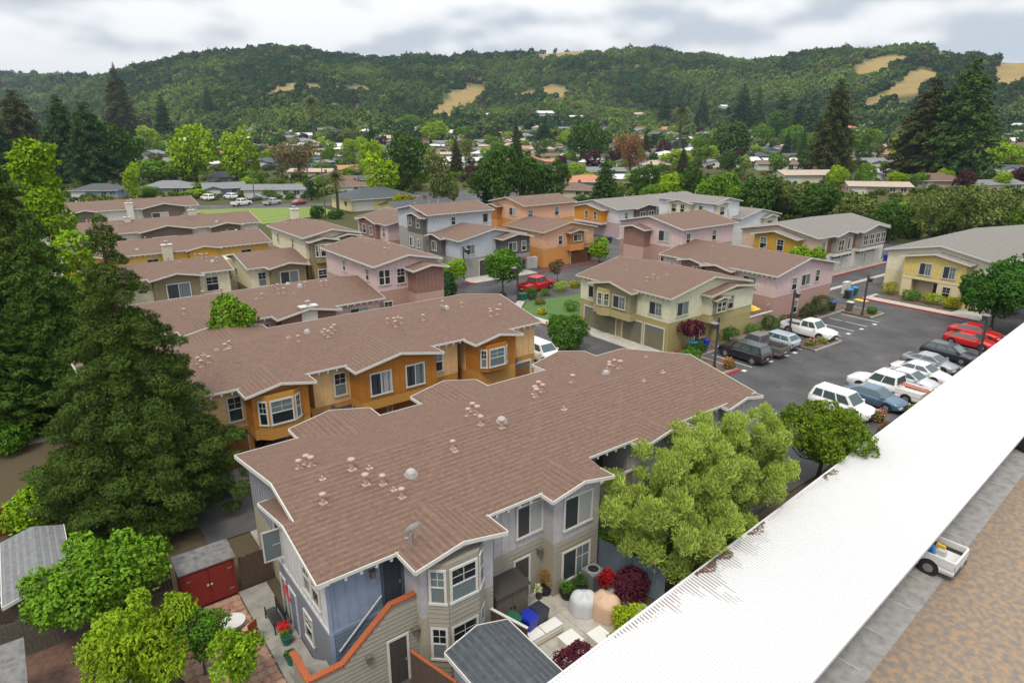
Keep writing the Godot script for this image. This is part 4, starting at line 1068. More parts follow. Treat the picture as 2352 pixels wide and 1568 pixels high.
const SHAPES := {
	sedan = {len = 4.75, w = 0.9, st = [[-2.37, 0.72, 0.74], [-2.3, 0.92, 0.84], [-1.6, 1.0, 0.9], [0.0, 0.98, 0.91], [0.95, 0.96, 0.9], [1.75, 0.86, 0.87], [2.25, 0.72, 0.78], [2.37, 0.55, 0.66]], cab = [-1.75, -0.95, 0.3, 1.15], top = 1.43, belt = 0.97, wb = 2.72, posts = [0.5]},
	coupe = {len = 4.5, w = 0.9, st = [[-2.25, 0.72, 0.76], [-2.15, 0.98, 0.85], [-1.5, 1.02, 0.9], [0.0, 0.98, 0.9], [0.95, 0.95, 0.9], [1.7, 0.84, 0.87], [2.15, 0.7, 0.78], [2.25, 0.52, 0.66]], cab = [-2.0, -0.9, 0.25, 1.15], top = 1.4, belt = 0.98, wb = 2.7, posts = [0.42]},
	suv = {len = 4.85, w = 0.96, st = [[-2.42, 0.75, 0.84], [-2.36, 1.1, 0.92], [-1.6, 1.14, 0.96], [0.0, 1.12, 0.97], [1.0, 1.1, 0.96], [1.8, 1.02, 0.93], [2.3, 0.9, 0.86], [2.42, 0.62, 0.76]], cab = [-2.34, -2.0, 0.5, 1.2], top = 1.76, belt = 1.1, wb = 2.9, posts = [0.33, 0.66]},
	wagon = {len = 4.75, w = 0.9, st = [[-2.37, 0.7, 0.78], [-2.3, 0.98, 0.86], [-1.6, 1.02, 0.9], [0.0, 1.0, 0.91], [0.95, 0.97, 0.9], [1.75, 0.88, 0.87], [2.25, 0.74, 0.78], [2.37, 0.55, 0.66]], cab = [-2.25, -1.75, 0.3, 1.15], top = 1.5, belt = 0.99, wb = 2.67, posts = [0.36, 0.68]},
	van = {len = 4.7, w = 0.95, st = [[-2.35, 0.7, 0.84], [-2.3, 1.02, 0.9], [-1.6, 1.06, 0.95], [0.0, 1.05, 0.96], [1.05, 1.02, 0.95], [1.8, 0.95, 0.92], [2.25, 0.84, 0.84], [2.35, 0.6, 0.74]], cab = [-2.28, -2.0, 0.55, 1.25], top = 1.78, belt = 1.04, wb = 2.8, posts = [0.3, 0.64]},
	pickup = {len = 5.5, w = 0.97, st = [[-2.75, 0.62, 0.9], [-2.7, 0.78, 0.95], [-0.6, 0.78, 0.97], [-0.55, 1.1, 0.97], [1.1, 1.1, 0.97], [2.1, 1.04, 0.94], [2.65, 0.92, 0.88], [2.75, 0.62, 0.8]], cab = [-0.62, -0.45, 0.75, 1.35], top = 1.82, belt = 1.1, wb = 3.4, posts = [0.5]},
	crew = {len = 5.9, w = 0.99, st = [[-2.95, 0.62, 0.92], [-2.9, 0.8, 0.97], [-1.05, 0.8, 0.99], [-1.0, 1.14, 0.99], [1.2, 1.14, 0.99], [2.2, 1.08, 0.96], [2.82, 0.96, 0.9], [2.95, 0.64, 0.82]], cab = [-1.05, -0.9, 0.85, 1.45], top = 1.9, belt = 1.14, wb = 3.65, posts = [0.5]}}

func car(type: String, at: Vector3, yaw: float, c: Color, label: String, group := "", metallic := 0.0) -> Node3D:
	var t := thing("pickup_truck" if type in ["pickup", "crew"] else {sedan = "sedan", coupe = "sedan", suv = "suv", wagon = "station_wagon", van = "suv"}[type], label, "truck" if type in ["pickup", "crew"] else "car", at, group)
	O = Vector3.ZERO
	t.rotation.y = yaw
	var s: Dictionary = SHAPES[type]
	var paint := mat(c, 0.32, metallic)
	paint.clearcoat_enabled = true; paint.clearcoat = 0.45; paint.clearcoat_roughness = 0.1
	var rings := []
	for q in s.st:
		var x: float = q[0]; var y: float = q[1]; var w: float = q[2]
		var b := 0.24 if absf(x) < s.len * 0.46 else 0.34
		var half := [Vector3(x, b, w * 0.93), Vector3(x, 0.45, w), Vector3(x, y - 0.24, w), Vector3(x, y - 0.07, w * 0.965), Vector3(x, y - 0.01, w * 0.86), Vector3(x, y + 0.02, w * 0.4)]
		if y < 0.62: half = [Vector3(x, b, w * 0.93), Vector3(x, 0.4, w), Vector3(x, y - 0.1, w), Vector3(x, y - 0.05, w * 0.965), Vector3(x, y - 0.01, w * 0.86), Vector3(x, y, w * 0.4)]
		var ring := half.duplicate()
		for i in range(half.size() - 1, -1, -1): ring.append(Vector3(half[i].x, half[i].y, -half[i].z))
		rings.append(ring)
	var m := MB.new()
	loft(m, rings)
	var body := part(m, "body", paint, t, false, true)
	# cabin shell and its panes
	var cb: Array = s.cab
	var wb0: float = s.w * 0.95; var wt: float = s.w * 0.74
	var yb: float = s.belt - 0.03; var yt: float = s.top
	var B := [Vector3(cb[0], yb, wb0), Vector3(cb[3], yb, wb0 * 0.97), Vector3(cb[3], yb, -wb0 * 0.97), Vector3(cb[0], yb, -wb0)]
	var T := [Vector3(cb[1], yt - 0.05, wt), Vector3(cb[2], yt - 0.03, wt), Vector3(cb[2], yt - 0.03, -wt), Vector3(cb[1], yt - 0.05, -wt)]
	m = MB.new()
	for i in 4: m.quad(B[i], B[(i + 1) % 4], T[(i + 1) % 4], T[i])
	var R := [T[0].lerp(T[2], 0.06) + Vector3(0, 0.045, 0), T[1].lerp(T[3], 0.06) + Vector3(0, 0.04, 0), T[2].lerp(T[0], 0.06) + Vector3(0, 0.04, 0), T[3].lerp(T[1], 0.06) + Vector3(0, 0.045, 0)]
	for i in 4: m.quad(T[i], T[(i + 1) % 4], R[(i + 1) % 4], R[i])
	m.quad(R[0], R[1], R[2], R[3])
	part(m, "cabin", paint, t)
	var glass: Material = M.car_glass
	m = MB.new(); pane_on(m, B[2], B[1], T[1], T[2], 0.04, 0.96, 0.1, 0.93, 0.012, Vector3(1, 0.5, 0)); part(m, "windshield", glass, t)
	m = MB.new(); pane_on(m, B[3], B[0], T[0], T[3], 0.06, 0.94, 0.15, 0.9, 0.012, Vector3(-1, 0.5, 0)); part(m, "rear_window", glass, t)
	var cuts: Array = [0.05] + s.posts + [0.94]
	for i in cuts.size() - 1:
		m = MB.new(); pane_on(m, B[0], B[1], T[1], T[0], cuts[i] + 0.018, cuts[i + 1] - 0.018, 0.12, 0.88, 0.01, Vector3(0, 0, 1)); part(m, "side_window", glass, t)
		m = MB.new(); pane_on(m, B[3], B[2], T[2], T[3], cuts[i] + 0.018, cuts[i + 1] - 0.018, 0.12, 0.88, 0.01, Vector3(0, 0, -1)); part(m, "side_window", glass, t)
	# wheels
	var wr := 0.37 if type in ["suv", "pickup", "crew"] else 0.33
	for wx in [-s.wb * 0.5 - 0.05, s.wb * 0.5 - 0.05]:
		for sg in [-1.0, 1.0]:
			m = MB.new(); m.tube(Vector3(wx, wr + 0.03, sg * (s.w - 0.2)), Vector3(wx, wr + 0.03, sg * (s.w + 0.006)), wr + 0.09, wr + 0.08, 18); part(m, "wheel_arch", M.black, t)
			m = MB.new(); m.tube(Vector3(wx, wr, sg * (s.w - 0.2)), Vector3(wx, wr, sg * (s.w + 0.025)), wr, wr - 0.02, 18); var wl := part(m, "wheel", M.rubber, t)
			m = MB.new(); m.tube(Vector3(wx, wr, sg * (s.w - 0.05)), Vector3(wx, wr, sg * (s.w + 0.03)), wr * 0.64, wr * 0.6, 14)
			for i in 5: m.bar(Vector3(wx, wr, sg * (s.w + 0.034)), Vector3(wx + cos(TAU * i / 5) * wr * 0.6, wr + sin(TAU * i / 5) * wr * 0.6, sg * (s.w + 0.034)), 0.05, 0.02)
			part(m, "rim", M.alloy, wl)
	# lights, bumpers, plate, mirrors
	var L: float = s.len * 0.5
	var hy: float = s.st[s.st.size() - 2][1] - 0.16
	for sg in [-1.0, 1.0]:
		m = MB.new(); m.box(L - 0.2, L - 0.02, hy - 0.07, hy + 0.07, sg * (s.w * 0.72) - 0.16, sg * (s.w * 0.72) + 0.16); part(m, "headlight", M.lamp_glass, t)
		m = MB.new(); m.box(-L + 0.0, -L + 0.16, 0.66, 0.92 if s.belt > 1.05 else 0.84, sg * (s.w * 0.8) - 0.13, sg * (s.w * 0.8) + 0.13); part(m, "taillight", M.tail, t)
		m = MB.new(); m.box(cb[3] - 0.35, cb[3] - 0.15, s.belt, s.belt + 0.13, sg * (s.w + 0.02), sg * (s.w + 0.17)); part(m, "mirror", paint, t)
	m = MB.new(); m.box(L - 0.12, L + 0.03, 0.36, 0.52, -s.w * 0.74, s.w * 0.74); m.box(L - 0.07, L + 0.005, 0.56, 0.7, -s.w * 0.4, s.w * 0.4); part(m, "front_bumper", M.bumper, t)
	m = MB.new(); m.box(-L - 0.05, -L + 0.1, 0.4, 0.55, -s.w * 0.85, s.w * 0.85); part(m, "rear_bumper", M.bumper, t)
	m = MB.new(); m.box(-L - 0.06, -L - 0.045, 0.57, 0.7, -0.16, 0.16); part(m, "licence_plate", M.lamp_glass, t)
	if type in ["pickup", "crew"]:
		var x0: float = s.st[0][0] + 0.02; var x1: float = s.st[2][0] + 0.05; var yy: float = s.belt
		for sg in [-1.0, 1.0]:
			m = MB.new(); m.box(x0, x1, 0.72, yy, minf(sg * s.w, sg * (s.w - 0.09)), maxf(sg * s.w, sg * (s.w - 0.09))); part(m, "bed_side", paint, t)
		m = MB.new(); m.box(x0 - 0.04, x0 + 0.05, 0.7, yy - 0.02, -s.w + 0.09, s.w - 0.09); part(m, "tailgate", paint, t)
		m = MB.new(); m.box(x0 + 0.05, x1, 0.785, 0.81, -s.w + 0.09, s.w - 0.09); part(m, "bed_floor", M.black, t)
	return t

# ---------------------------------------------------------------- plants
func leaf_at(m: MB, p: Vector3, a: Vector3, b: Vector3) -> void:
	var n := a.cross(b).normalized()
	m.v.append(p - a); m.v.append(p + b); m.v.append(p + a)
	m.v.append(p - a); m.v.append(p + a); m.v.append(p - b)
	for i in 6: m.n.append(n); m.t.append(Vector2.ZERO); m.c.append(m.col)

func rnd_dir(r: RandomNumberGenerator) -> Vector3:
	var z := r.randf_range(-1, 1)
	var a := r.randf() * TAU
	var k := sqrt(1 - z * z)
	return Vector3(k * cos(a), z, k * sin(a))

# leaves near the surface of a union of lumps
func crown_mesh(sd: int, blobs: Array, density: float, ll: float, lw: float, droop := 0.0, tint := 0.16, fluff := 0.28) -> ArrayMesh:
	var r := RandomNumberGenerator.new()
	r.seed = sd
	var vs := PackedVector3Array(); var ns := PackedVector3Array(); var cs := PackedColorArray(); var ix := PackedInt32Array()
	var dn := Vector3(0, -droop, 0); var upn := Vector3(0, 0.5, 0)
	for bi in blobs.size():
		var bc: Vector3 = blobs[bi][0]; var br: float = blobs[bi][1]
		var fl: float = blobs[bi][2] if blobs[bi].size() > 2 else 1.0
		var nc := PackedVector3Array(); var nr := PackedFloat32Array()
		for bj in blobs.size():
			if bj != bi and bc.distance_to(blobs[bj][0]) < br * 1.25 + blobs[bj][1] * 0.72: nc.append(blobs[bj][0]); nr.append(pow(blobs[bj][1] * 0.72, 2.0))
		var nn := nr.size()
		var tone := r.randf_range(0.66, 1.0)
		var k := int(density * 4.0 * PI * br * br)
		for i in k:
			var d := rnd_dir(r)
			if d.y < -0.55 and r.randf() < 0.6: continue
			var bump := 1.0 + 0.22 * sin(d.x * 5.0 + bi) * sin(d.z * 6.0 + bi * 2.0) + 0.15 * sin(d.y * 9.0 + bi)
			var p := bc + d * Vector3(1, fl, 1) * br * bump * (1.0 - fluff * r.randf() * r.randf())
			var inside := false
			for j in nn:
				if p.distance_squared_to(nc[j]) < nr[j]: inside = true; break
			if inside: continue
			var rd := rnd_dir(r)
			var a := (rd + d * 0.5 + dn).normalized()
			var b := a.cross((d * 0.8 + Vector3(rd.y, rd.z, -rd.x) + upn).normalized()).normalized()
			var s := r.randf_range(0.35, 0.65)
			var tt := clampf(tone * r.randf_range(1.0 - tint, 1.0 + tint), 0.3, 1.0)
			var y := r.randf_range(-0.07, 0.07)
			var cc := Color(minf(tt + y, 1.0), tt, maxf(tt - y, 0.0))
			var n := a.cross(b)
			a *= ll * s; b *= lw * s
			var q := vs.size()
			vs.append(p - a); vs.append(p + b); vs.append(p + a); vs.append(p - b)
			ns.append(n); ns.append(n); ns.append(n); ns.append(n)
			cs.append(cc); cs.append(cc); cs.append(cc); cs.append(cc)
			ix.append(q); ix.append(q + 1); ix.append(q + 2); ix.append(q); ix.append(q + 2); ix.append(q + 3)
	var arr := []
	arr.resize(Mesh.ARRAY_MAX)
	arr[Mesh.ARRAY_VERTEX] = vs; arr[Mesh.ARRAY_NORMAL] = ns; arr[Mesh.ARRAY_COLOR] = cs; arr[Mesh.ARRAY_INDEX] = ix
	var am := ArrayMesh.new()
	am.add_surface_from_arrays(Mesh.PRIMITIVE_TRIANGLES, arr)
	return am

func lumps(sd: int, n: int, R: Vector3, r0: float, r1: float) -> Array:
	var r := RandomNumberGenerator.new()
	r.seed = sd
	var out := []
	for i in n:
		var d := rnd_dir(r)
		var k := pow(r.randf(), 0.45)
		out.append([Vector3(d.x * R.x, d.y * R.y, d.z * R.z) * k, r.randf_range(r0, r1)])
	return out

func trunk_mesh(sd: int, h: float, r0: float, blobs: Array, lift: float) -> ArrayMesh:
	var r := RandomNumberGenerator.new()
	r.seed = sd
	var m := MB.new()
	var p := Vector3.ZERO
	var top := Vector3(r.randf_range(-0.1, 0.1) * h, h, r.randf_range(-0.1, 0.1) * h)
	var mid := top * 0.5 + Vector3(r.randf_range(-0.06, 0.06) * h, 0, 0)
	m.tube(p, mid, r0, r0 * 0.75, 8); m.tube(mid, top, r0 * 0.75, r0 * 0.45, 8)
	for i in mini(blobs.size(), 9):
		var e: Vector3 = blobs[i][0] + Vector3(0, lift, 0)
		var s := mid.lerp(top, r.randf_range(0.2, 1.0))
		var j := s.lerp(e, 0.5) + Vector3(0, -0.15 * s.distance_to(e), 0)
		m.tube(s, j, r0 * 0.38, r0 * 0.25, 5); m.tube(j, e, r0 * 0.25, r0 * 0.08, 5)
	return mesh_of(m)

# a conifer whose boughs carry rounded sprays of needles
func bough_conifer(sd: int, H: float, R: float, levels: int, density: float, ll: float, lw: float, power := 0.8) -> Array:
	var r := RandomNumberGenerator.new()
	r.seed = sd
	var bl := []
	var w := MB.new()
	w.tube(Vector3(0, -0.2, 0), Vector3(0, H * 0.55, 0), R * 0.085, R * 0.05, 9); w.tube(Vector3(0, H * 0.55, 0), Vector3(0, H * 0.96, 0), R * 0.05, R * 0.01, 7)
	for i in levels:
		var f := (i + 0.3) / levels
		var rad := R * minf(1.0, 1.22 * pow(1.0 - f, power))
		if f < 0.1: rad *= 0.72 + 2.8 * f
		var n := maxi(5, int(rad * TAU / (0.34 * R)))
		var a0 := r.randf() * TAU
		for k in n:
			var an := a0 + TAU * k / n + r.randf_range(-0.3, 0.3)
			var q := rad * r.randf_range(0.7, 1.08)
			var y := H * f + r.randf_range(-0.45, 0.45) * H / levels
			var br := maxf(0.34, R * 0.16 * r.randf_range(0.8, 1.2) * (0.4 + 0.6 * rad / R))
			for s in [[0.4, 1.1, 0.75], [0.7, 1.0, 0.62], [0.98, 0.72, 0.55]]:     # a bough: three sprays that sink towards the tip
				if q < R * 0.25 and s[0] < 0.5: continue
				var yy := maxf(y + 0.1 * q - 0.22 * q * s[0] * s[0], br * 0.5)
				bl.append([Vector3(cos(an) * q * s[0], yy, sin(an) * q * s[0]), br * s[1], s[2]])
			if k % 2 == 0: w.tube(Vector3(0, y + 0.1 * q, 0), Vector3(cos(an) * q * 0.9, maxf(y - 0.08 * q, 0.2), sin(an) * q * 0.9), R * 0.014, R * 0.004, 4, false)
	bl.append([Vector3(0, H * 0.975, 0), R * 0.06]); bl.append([Vector3(0, H * 0.945, 0), R * 0.09]); bl.append([Vector3(0, H * 0.905, 0), R * 0.11])
	return [crown_mesh(sd + 1, bl, density * 0.8, ll, lw, 0.3, 0.28, 0.5), mesh_of(w)]

func palm_mesh(sd: int, H: float, R: float) -> Array:
	var r := RandomNumberGenerator.new()
	r.seed = sd
	var m := MB.new()
	var w := MB.new()
	w.tube(Vector3.ZERO, Vector3(0.1, H * 0.5, 0), R * 0.16, R * 0.12, 9); w.tube(Vector3(0.1, H * 0.5, 0), Vector3(0, H, 0), R * 0.12, R * 0.11, 9)
	for i in 70:
		var an := i * 2.399
		var up := lerpf(1.1, -1.3, i / 70.0)
		var dir := Vector3(cos(an), 0, sin(an))
		var p := Vector3(0, H, 0)
		var side := Vector3(-sin(an), 0, cos(an))
		var tone := r.randf_range(0.6, 1.0)
		var dry := i > 50
		for k in 6:
			var s := (k + 0.5) / 6.0
			var q := Vector3(0, H, 0) + (dir * cos(up) + Vector3(0, sin(up), 0)) * R * s + Vector3(0, -0.5 * R * s * s, 0)
			var a := (q - p).normalized() if q != p else dir
			m.col = Color(tone, tone * 0.9, tone * 0.55) if dry else Color(tone, tone, tone)
			for sg in [-1.0, 1.0]:
				leaf_at(m, q + side * sg * R * 0.09, (a + side * sg * 0.9).normalized() * R * 0.16, side.cross(a).normalized() * 0.02 * R + a * 0.05 * R)
			p = q
	return [mesh_of(m, Vector3.ZERO, true), mesh_of(w)]

func tree(called: String, label: String, at: Vector3, crown: Mesh, cm: Material, lift: float, trunk: Mesh, tm: Material, sc := Vector3.ONE, yaw := 0.0, group := "", category := "tree") -> Node3D:
	var t := thing(called, label, category, at, group)
	t.rotation.y = yaw
	if trunk: inst(trunk, "trunk", tm, t, Vector3.ZERO, Basis.from_scale(sc))
	inst(crown, "crown" if trunk else "foliage", cm, t, Vector3(0, lift * sc.y, 0), Basis.from_scale(sc))
	return t

func shrub(label: String, at: Vector3, R0: Vector3, cm: Material, sd: int, leafs := 0.16, dens := 70.0, group := "", called := "shrub", bloom: Material = null) -> Node3D:
	var R := R0 * 1.15
	var bl := lumps(sd, 11, R * Vector3(0.62, 0.42, 0.62), minf(R.x, R.y) * 0.45, minf(R.x, R.y) * 0.62)
	var t := thing(called, label, "shrub", at, group)
	var m := crown_mesh(sd, bl, dens * 1.7, leafs, leafs * 0.55)
	inst(m, "foliage", cm, t, Vector3(0, R.y * 0.75, 0))
	if bloom: inst(crown_mesh(sd + 1, bl, dens * 0.55, leafs * 0.8, leafs * 0.6, 0.0, 0.25, 0.05), "blossom", bloom, t, Vector3(0, R.y * 0.8, 0), Basis.from_scale(Vector3(1.06, 1.06, 1.06)))
	var w := MB.new()
	for i in 4: w.tube(at, at + bl[i][0] + Vector3(0, R.y * 0.75, 0), 0.03, 0.012, 5)
	O = at
	part(w, "stem", M.bark, t)
	return t

# ---------------------------------------------------------------- land
const SKYLINE := [[-500, 180], [-200, 172], [0, 166], [100, 170], [210, 173], [290, 158], [340, 144], [430, 126], [520, 116], [640, 103], [720, 112], [800, 127], [880, 132], [960, 126], [1020, 133], [1060, 122], [1110, 124], [1180, 118], [1250, 114], [1320, 107], [1400, 111], [1430, 118], [1500, 106], [1560, 118],
	[1640, 126], [1700, 139], [1750, 141], [1800, 129], [1850, 116], [1920, 109], [2000, 111], [2080, 104], [2150, 102], [2200, 115], [2260, 128], [2352, 132], [2600, 120], [2900, 140]]
const MEADOWS := [[[605, 225], [640, 200], [690, 192], [738, 197], [732, 212], [690, 206], [640, 222]], [[988, 258], [1008, 236], [1040, 212], [1092, 196], [1118, 208], [1104, 236], [1062, 264], [1005, 278]], [[1168, 224], [1198, 209], [1268, 199], [1322, 210], [1304, 223], [1240, 219], [1190, 231]],
	[[1180, 133], [1240, 127], [1325, 108], [1425, 112], [1402, 124], [1300, 131], [1252, 141]], [[1952, 166], [1988, 140], [2080, 124], [2088, 140], [2022, 168], [1962, 190]], [[1976, 248], [2028, 214], [2090, 170], [2130, 156], [2164, 180], [2112, 212], [2052, 226], [1998, 258]],
	[[2276, 166], [2308, 138], [2400, 146], [2400, 186], [2290, 202]], [[2105, 128], [2180, 120], [2235, 134], [2150, 136]], [[1046, 162], [1066, 151], [1086, 152], [1066, 166]], [[984, 217], [1012, 208], [1020, 214], [996, 224]], [[750, 200], [830, 198], [852, 210], [800, 212]], [[1560, 142], [1580, 146], [1574, 154]]]

var sky_phi := []
var sky_tan := []
var terr_noise := FastNoiseLite.new()

func prepare_skyline() -> void:
	var fh := Vector3(cos(deg_to_rad(AZ)), 0, -sin(deg_to_rad(AZ)))
	for s in SKYLINE:
		var d := ray(s[0], s[1])
		var hz := Vector2(d.dot(fh), d.dot(cam_r))
		sky_phi.append(atan2(hz.y, hz.x)); sky_tan.append(d.y / hz.length())
	terr_noise.seed = 9; terr_noise.frequency = 0.0035; terr_noise.fractal_octaves = 3

func sky_at(phi: float) -> float:
	if phi <= sky_phi[0]: return sky_tan[0]
	for i in range(1, sky_phi.size()):
		if phi <= sky_phi[i]: return lerpf(sky_tan[i - 1], sky_tan[i], (phi - sky_phi[i - 1]) / (sky_phi[i] - sky_phi[i - 1]))
	return sky_tan[sky_tan.size() - 1]

func crest_r(phi: float) -> float:
	var far := smoothstep(-0.50, -0.62, phi)      # the ridge on the left lies farther away
	return lerpf(1500.0 - 180.0 * smoothstep(0.2, 0.55, phi), 2500.0, far)

func land(x: float, z: float) -> float:
	var r := Vector2(x, z).length()
	if r < 560.0: return 0.0
	var fx := cos(deg_to_rad(AZ)); var fz := -sin(deg_to_rad(AZ))
	var f := x * fx + z * fz
	var s := x * cam_r.x + z * cam_r.z
	var phi := atan2(s, f)
	if absf(phi) > 1.2: return 0.0
	var rc := crest_r(phi)
	var hc := EYE.y + rc * sky_at(phi) - 7.0
	var r0 := 600.0 + 60.0 * sin(phi * 7.0)
	var t := (r - r0) / (rc - r0)
	if t <= 0.0: return 0.0
	if t > 1.0: return hc * maxf(0.3, 1.0 - 0.5 * (t - 1.0) * (rc - r0) / 900.0)
	var base := hc * (0.25 * t + 0.75 * smoothstep(0.0, 1.05, t) * t + 0.0) / (0.25 + 0.75 * smoothstep(0.0, 1.05, 1.0))
	return base + terr_noise.get_noise_2d(x, z) * 26.0 * t * (1.0 - t) * 4.0 * 0.5

func in_meadow(p0: Vector2) -> bool:
	var p := p0
	p += Vector2(terr_noise.get_noise_2d(p.x * 11.0, p.y * 11.0) * 11.0, terr_noise.get_noise_2d(p.y * 13.0, p.x * 13.0 + 900.0) * 6.0)
	for m in MEADOWS:
		if p.y < 95 or p.y > 285: return false
		var n: int = m.size()
		var hit := false
		var j := n - 1
		for i in n:
			var a: Array = m[i]; var b: Array = m[j]
			if (a[1] > p.y) != (b[1] > p.y) and p.x < (b[0] - a[0]) * (p.y - a[1]) / float(b[1] - a[1]) + a[0]: hit = not hit
			j = i
		if hit: return true
	return false

func hit(px: float, py: float) -> Vector3:    # where a ray of the photograph meets the land
	var d := ray(px, py).normalized()
	var t := 20.0
	while t < 3500.0:
		var p := EYE + d * t
		if p.y <= land(p.x, p.z): return Vector3(p.x, land(p.x, p.z), p.z)
		t += 2.0 + t * 0.006
	return Vector3.INF

func make_land() -> void:
	var fx := cos(deg_to_rad(AZ)); var fz := -sin(deg_to_rad(AZ))
	var rs := [0.0, 60.0, 150.0, 300.0, 450.0, 560.0]
	var r := 590.0
	while r < 3400.0:
		rs.append(r); r += 18.0 if r < 1700 else 60.0
	var na := 300
	var nz := FastNoiseLite.new()
	nz.seed = 31; nz.frequency = 0.02
	var vs := PackedVector3Array(); var cs := PackedColorArray(); var ns := PackedVector3Array(); var ix := PackedInt32Array()
	for i in rs.size():
		for j in na + 1:
			var phi := -1.15 + 2.3 * j / na
			var x: float = rs[i] * (cos(phi) * fx + sin(phi) * cam_r.x); var z: float = rs[i] * (cos(phi) * fz + sin(phi) * cam_r.z)
			var y := land(x, z) - 0.06
			vs.append(Vector3(x, y, z))
			var k := nz.get_noise_2d(x, z)
			var c := Color(0.07 + 0.02 * k, 0.075 + 0.02 * k, 0.035)
			if rs[i] > 560 and in_meadow(pix(Vector3(x, y, z))): c = Color(0.24 + 0.05 * k, 0.18 + 0.04 * k, 0.075)
			elif rs[i] > 900 and k > 0.25: c = Color(0.16, 0.135, 0.06)
			if rs[i] < 140: c = Color(0.085, 0.07, 0.045)
			cs.append(c)
	for i in rs.size() - 1:
		for j in na:
			var a := i * (na + 1) + j
			ix.append_array([a, a + na + 1, a + 1, a + 1, a + na + 1, a + na + 2])
	var st := SurfaceTool.new()
	st.begin(Mesh.PRIMITIVE_TRIANGLES)
	for i in vs.size(): st.set_color(cs[i]); st.add_vertex(vs[i])
	for i in ix: st.add_index(i)
	st.generate_normals()
	var o := MeshInstance3D.new()
	o.mesh = st.commit(); o.name = "hills"
	var m := mat(Color(1, 1, 1), 0.95)
	m.metallic_specular = 0.1
	m.vertex_color_use_as_albedo = true
	o.material_override = m
	o.set_meta("kind", "structure")
	add_child(o)
	var back := MB.new()
	back.poly([Vector2(-900, 900), Vector2(900, 900), Vector2(900, -900), Vector2(-900, -900)], -0.12)
	struct(back, "ground", M.dirt)

func make_forest() -> void:
	var r := RandomNumberGenerator.new()
	r.seed = 77
	var kinds := []
	for k in 3:
		kinds.append(crown_mesh(500 + k, lumps(510 + k, 6, Vector3(0.62, 0.4, 0.62), 0.4, 0.62), 30.0, 0.36, 0.26, 0.0, 0.16, 0.12))
	var spots := [[], [], []]
	var fx := cos(deg_to_rad(AZ)); var fz := -sin(deg_to_rad(AZ))
	var nz := FastNoiseLite.new()
	nz.seed = 12; nz.frequency = 0.006
	var hue := FastNoiseLite.new()
	hue.seed = 13; hue.frequency = 0.004
	for i in 36000:
		var phi := r.randf_range(-0.78, 0.78)
		var rr := sqrt(r.randf_range(640.0 * 640.0, 1640.0 * 1640.0))
		if phi < -0.5 and r.randf() < 0.4: rr = r.randf_range(1500, 2600)
		var x := rr * (cos(phi) * fx + sin(phi) * cam_r.x); var z := rr * (cos(phi) * fz + sin(phi) * cam_r.z)
		var y := land(x, z)
		if y < 14.0 and r.randf() < 0.8: continue
		var p := pix(Vector3(x, y + 1.0, z))
		if p.x < -120 or p.x > 2470: continue
		if in_meadow(p): continue
		if in_meadow(p + Vector2(0, 8)) and r.randf() < 0.9: continue
		if nz.get_noise_2d(x, z) < -0.34 and r.randf() < 0.85: continue
		var s := r.randf_range(3.4, 6.0) * (1.0 + 0.9 * pow(r.randf(), 3.0))
		if rr > 1700: s *= 1.3
		var g := r.randf()
		var h := hue.get_noise_2d(x, z) + (0.25 if p.x > 1250 and p.x < 1800 else 0.0)
		var c := Color(0.044, 0.086, 0.024).lerp(Color(0.15, 0.225, 0.04), clampf(g * 0.3 + h * 1.5 + 0.05, 0, 1))
		if g > 0.93: c = Color(0.15, 0.20, 0.045)
		elif g < 0.05: c = Color(0.12, 0.10, 0.06)
		c = c * r.randf_range(0.82, 1.2)
		spots[r.randi() % 3].append([Transform3D(Basis(Vector3.UP, r.randf() * TAU).scaled(Vector3(s, s * r.randf_range(0.85, 1.4), s)), Vector3(x, y + s * 0.5, z)), c])
	for k in 3:
		var mm := MultiMesh.new()
		mm.transform_format = MultiMesh.TRANSFORM_3D
		mm.use_colors = true
		mm.mesh = kinds[k]
		mm.instance_count = spots[k].size()
		for i in spots[k].size():
			mm.set_instance_transform(i, spots[k][i][0]); mm.set_instance_color(i, spots[k][i][1])
		var o := MultiMeshInstance3D.new()
		o.multimesh = mm
		o.name = ["oak_woodland", "bay_woodland", "mixed_woodland"][k]
		var m := mat(Color(1, 1, 1), 0.95)
		m.metallic_specular = 0.1
		m.vertex_color_use_as_albedo = true
		o.material_override = m
		add_child(o)
		tag(o, ["dark oak woodland spread over the hillsides", "lighter bay woodland spread over the hillsides", "mixed evergreen woodland spread over the hillsides"][k], "woodland", "", "stuff")

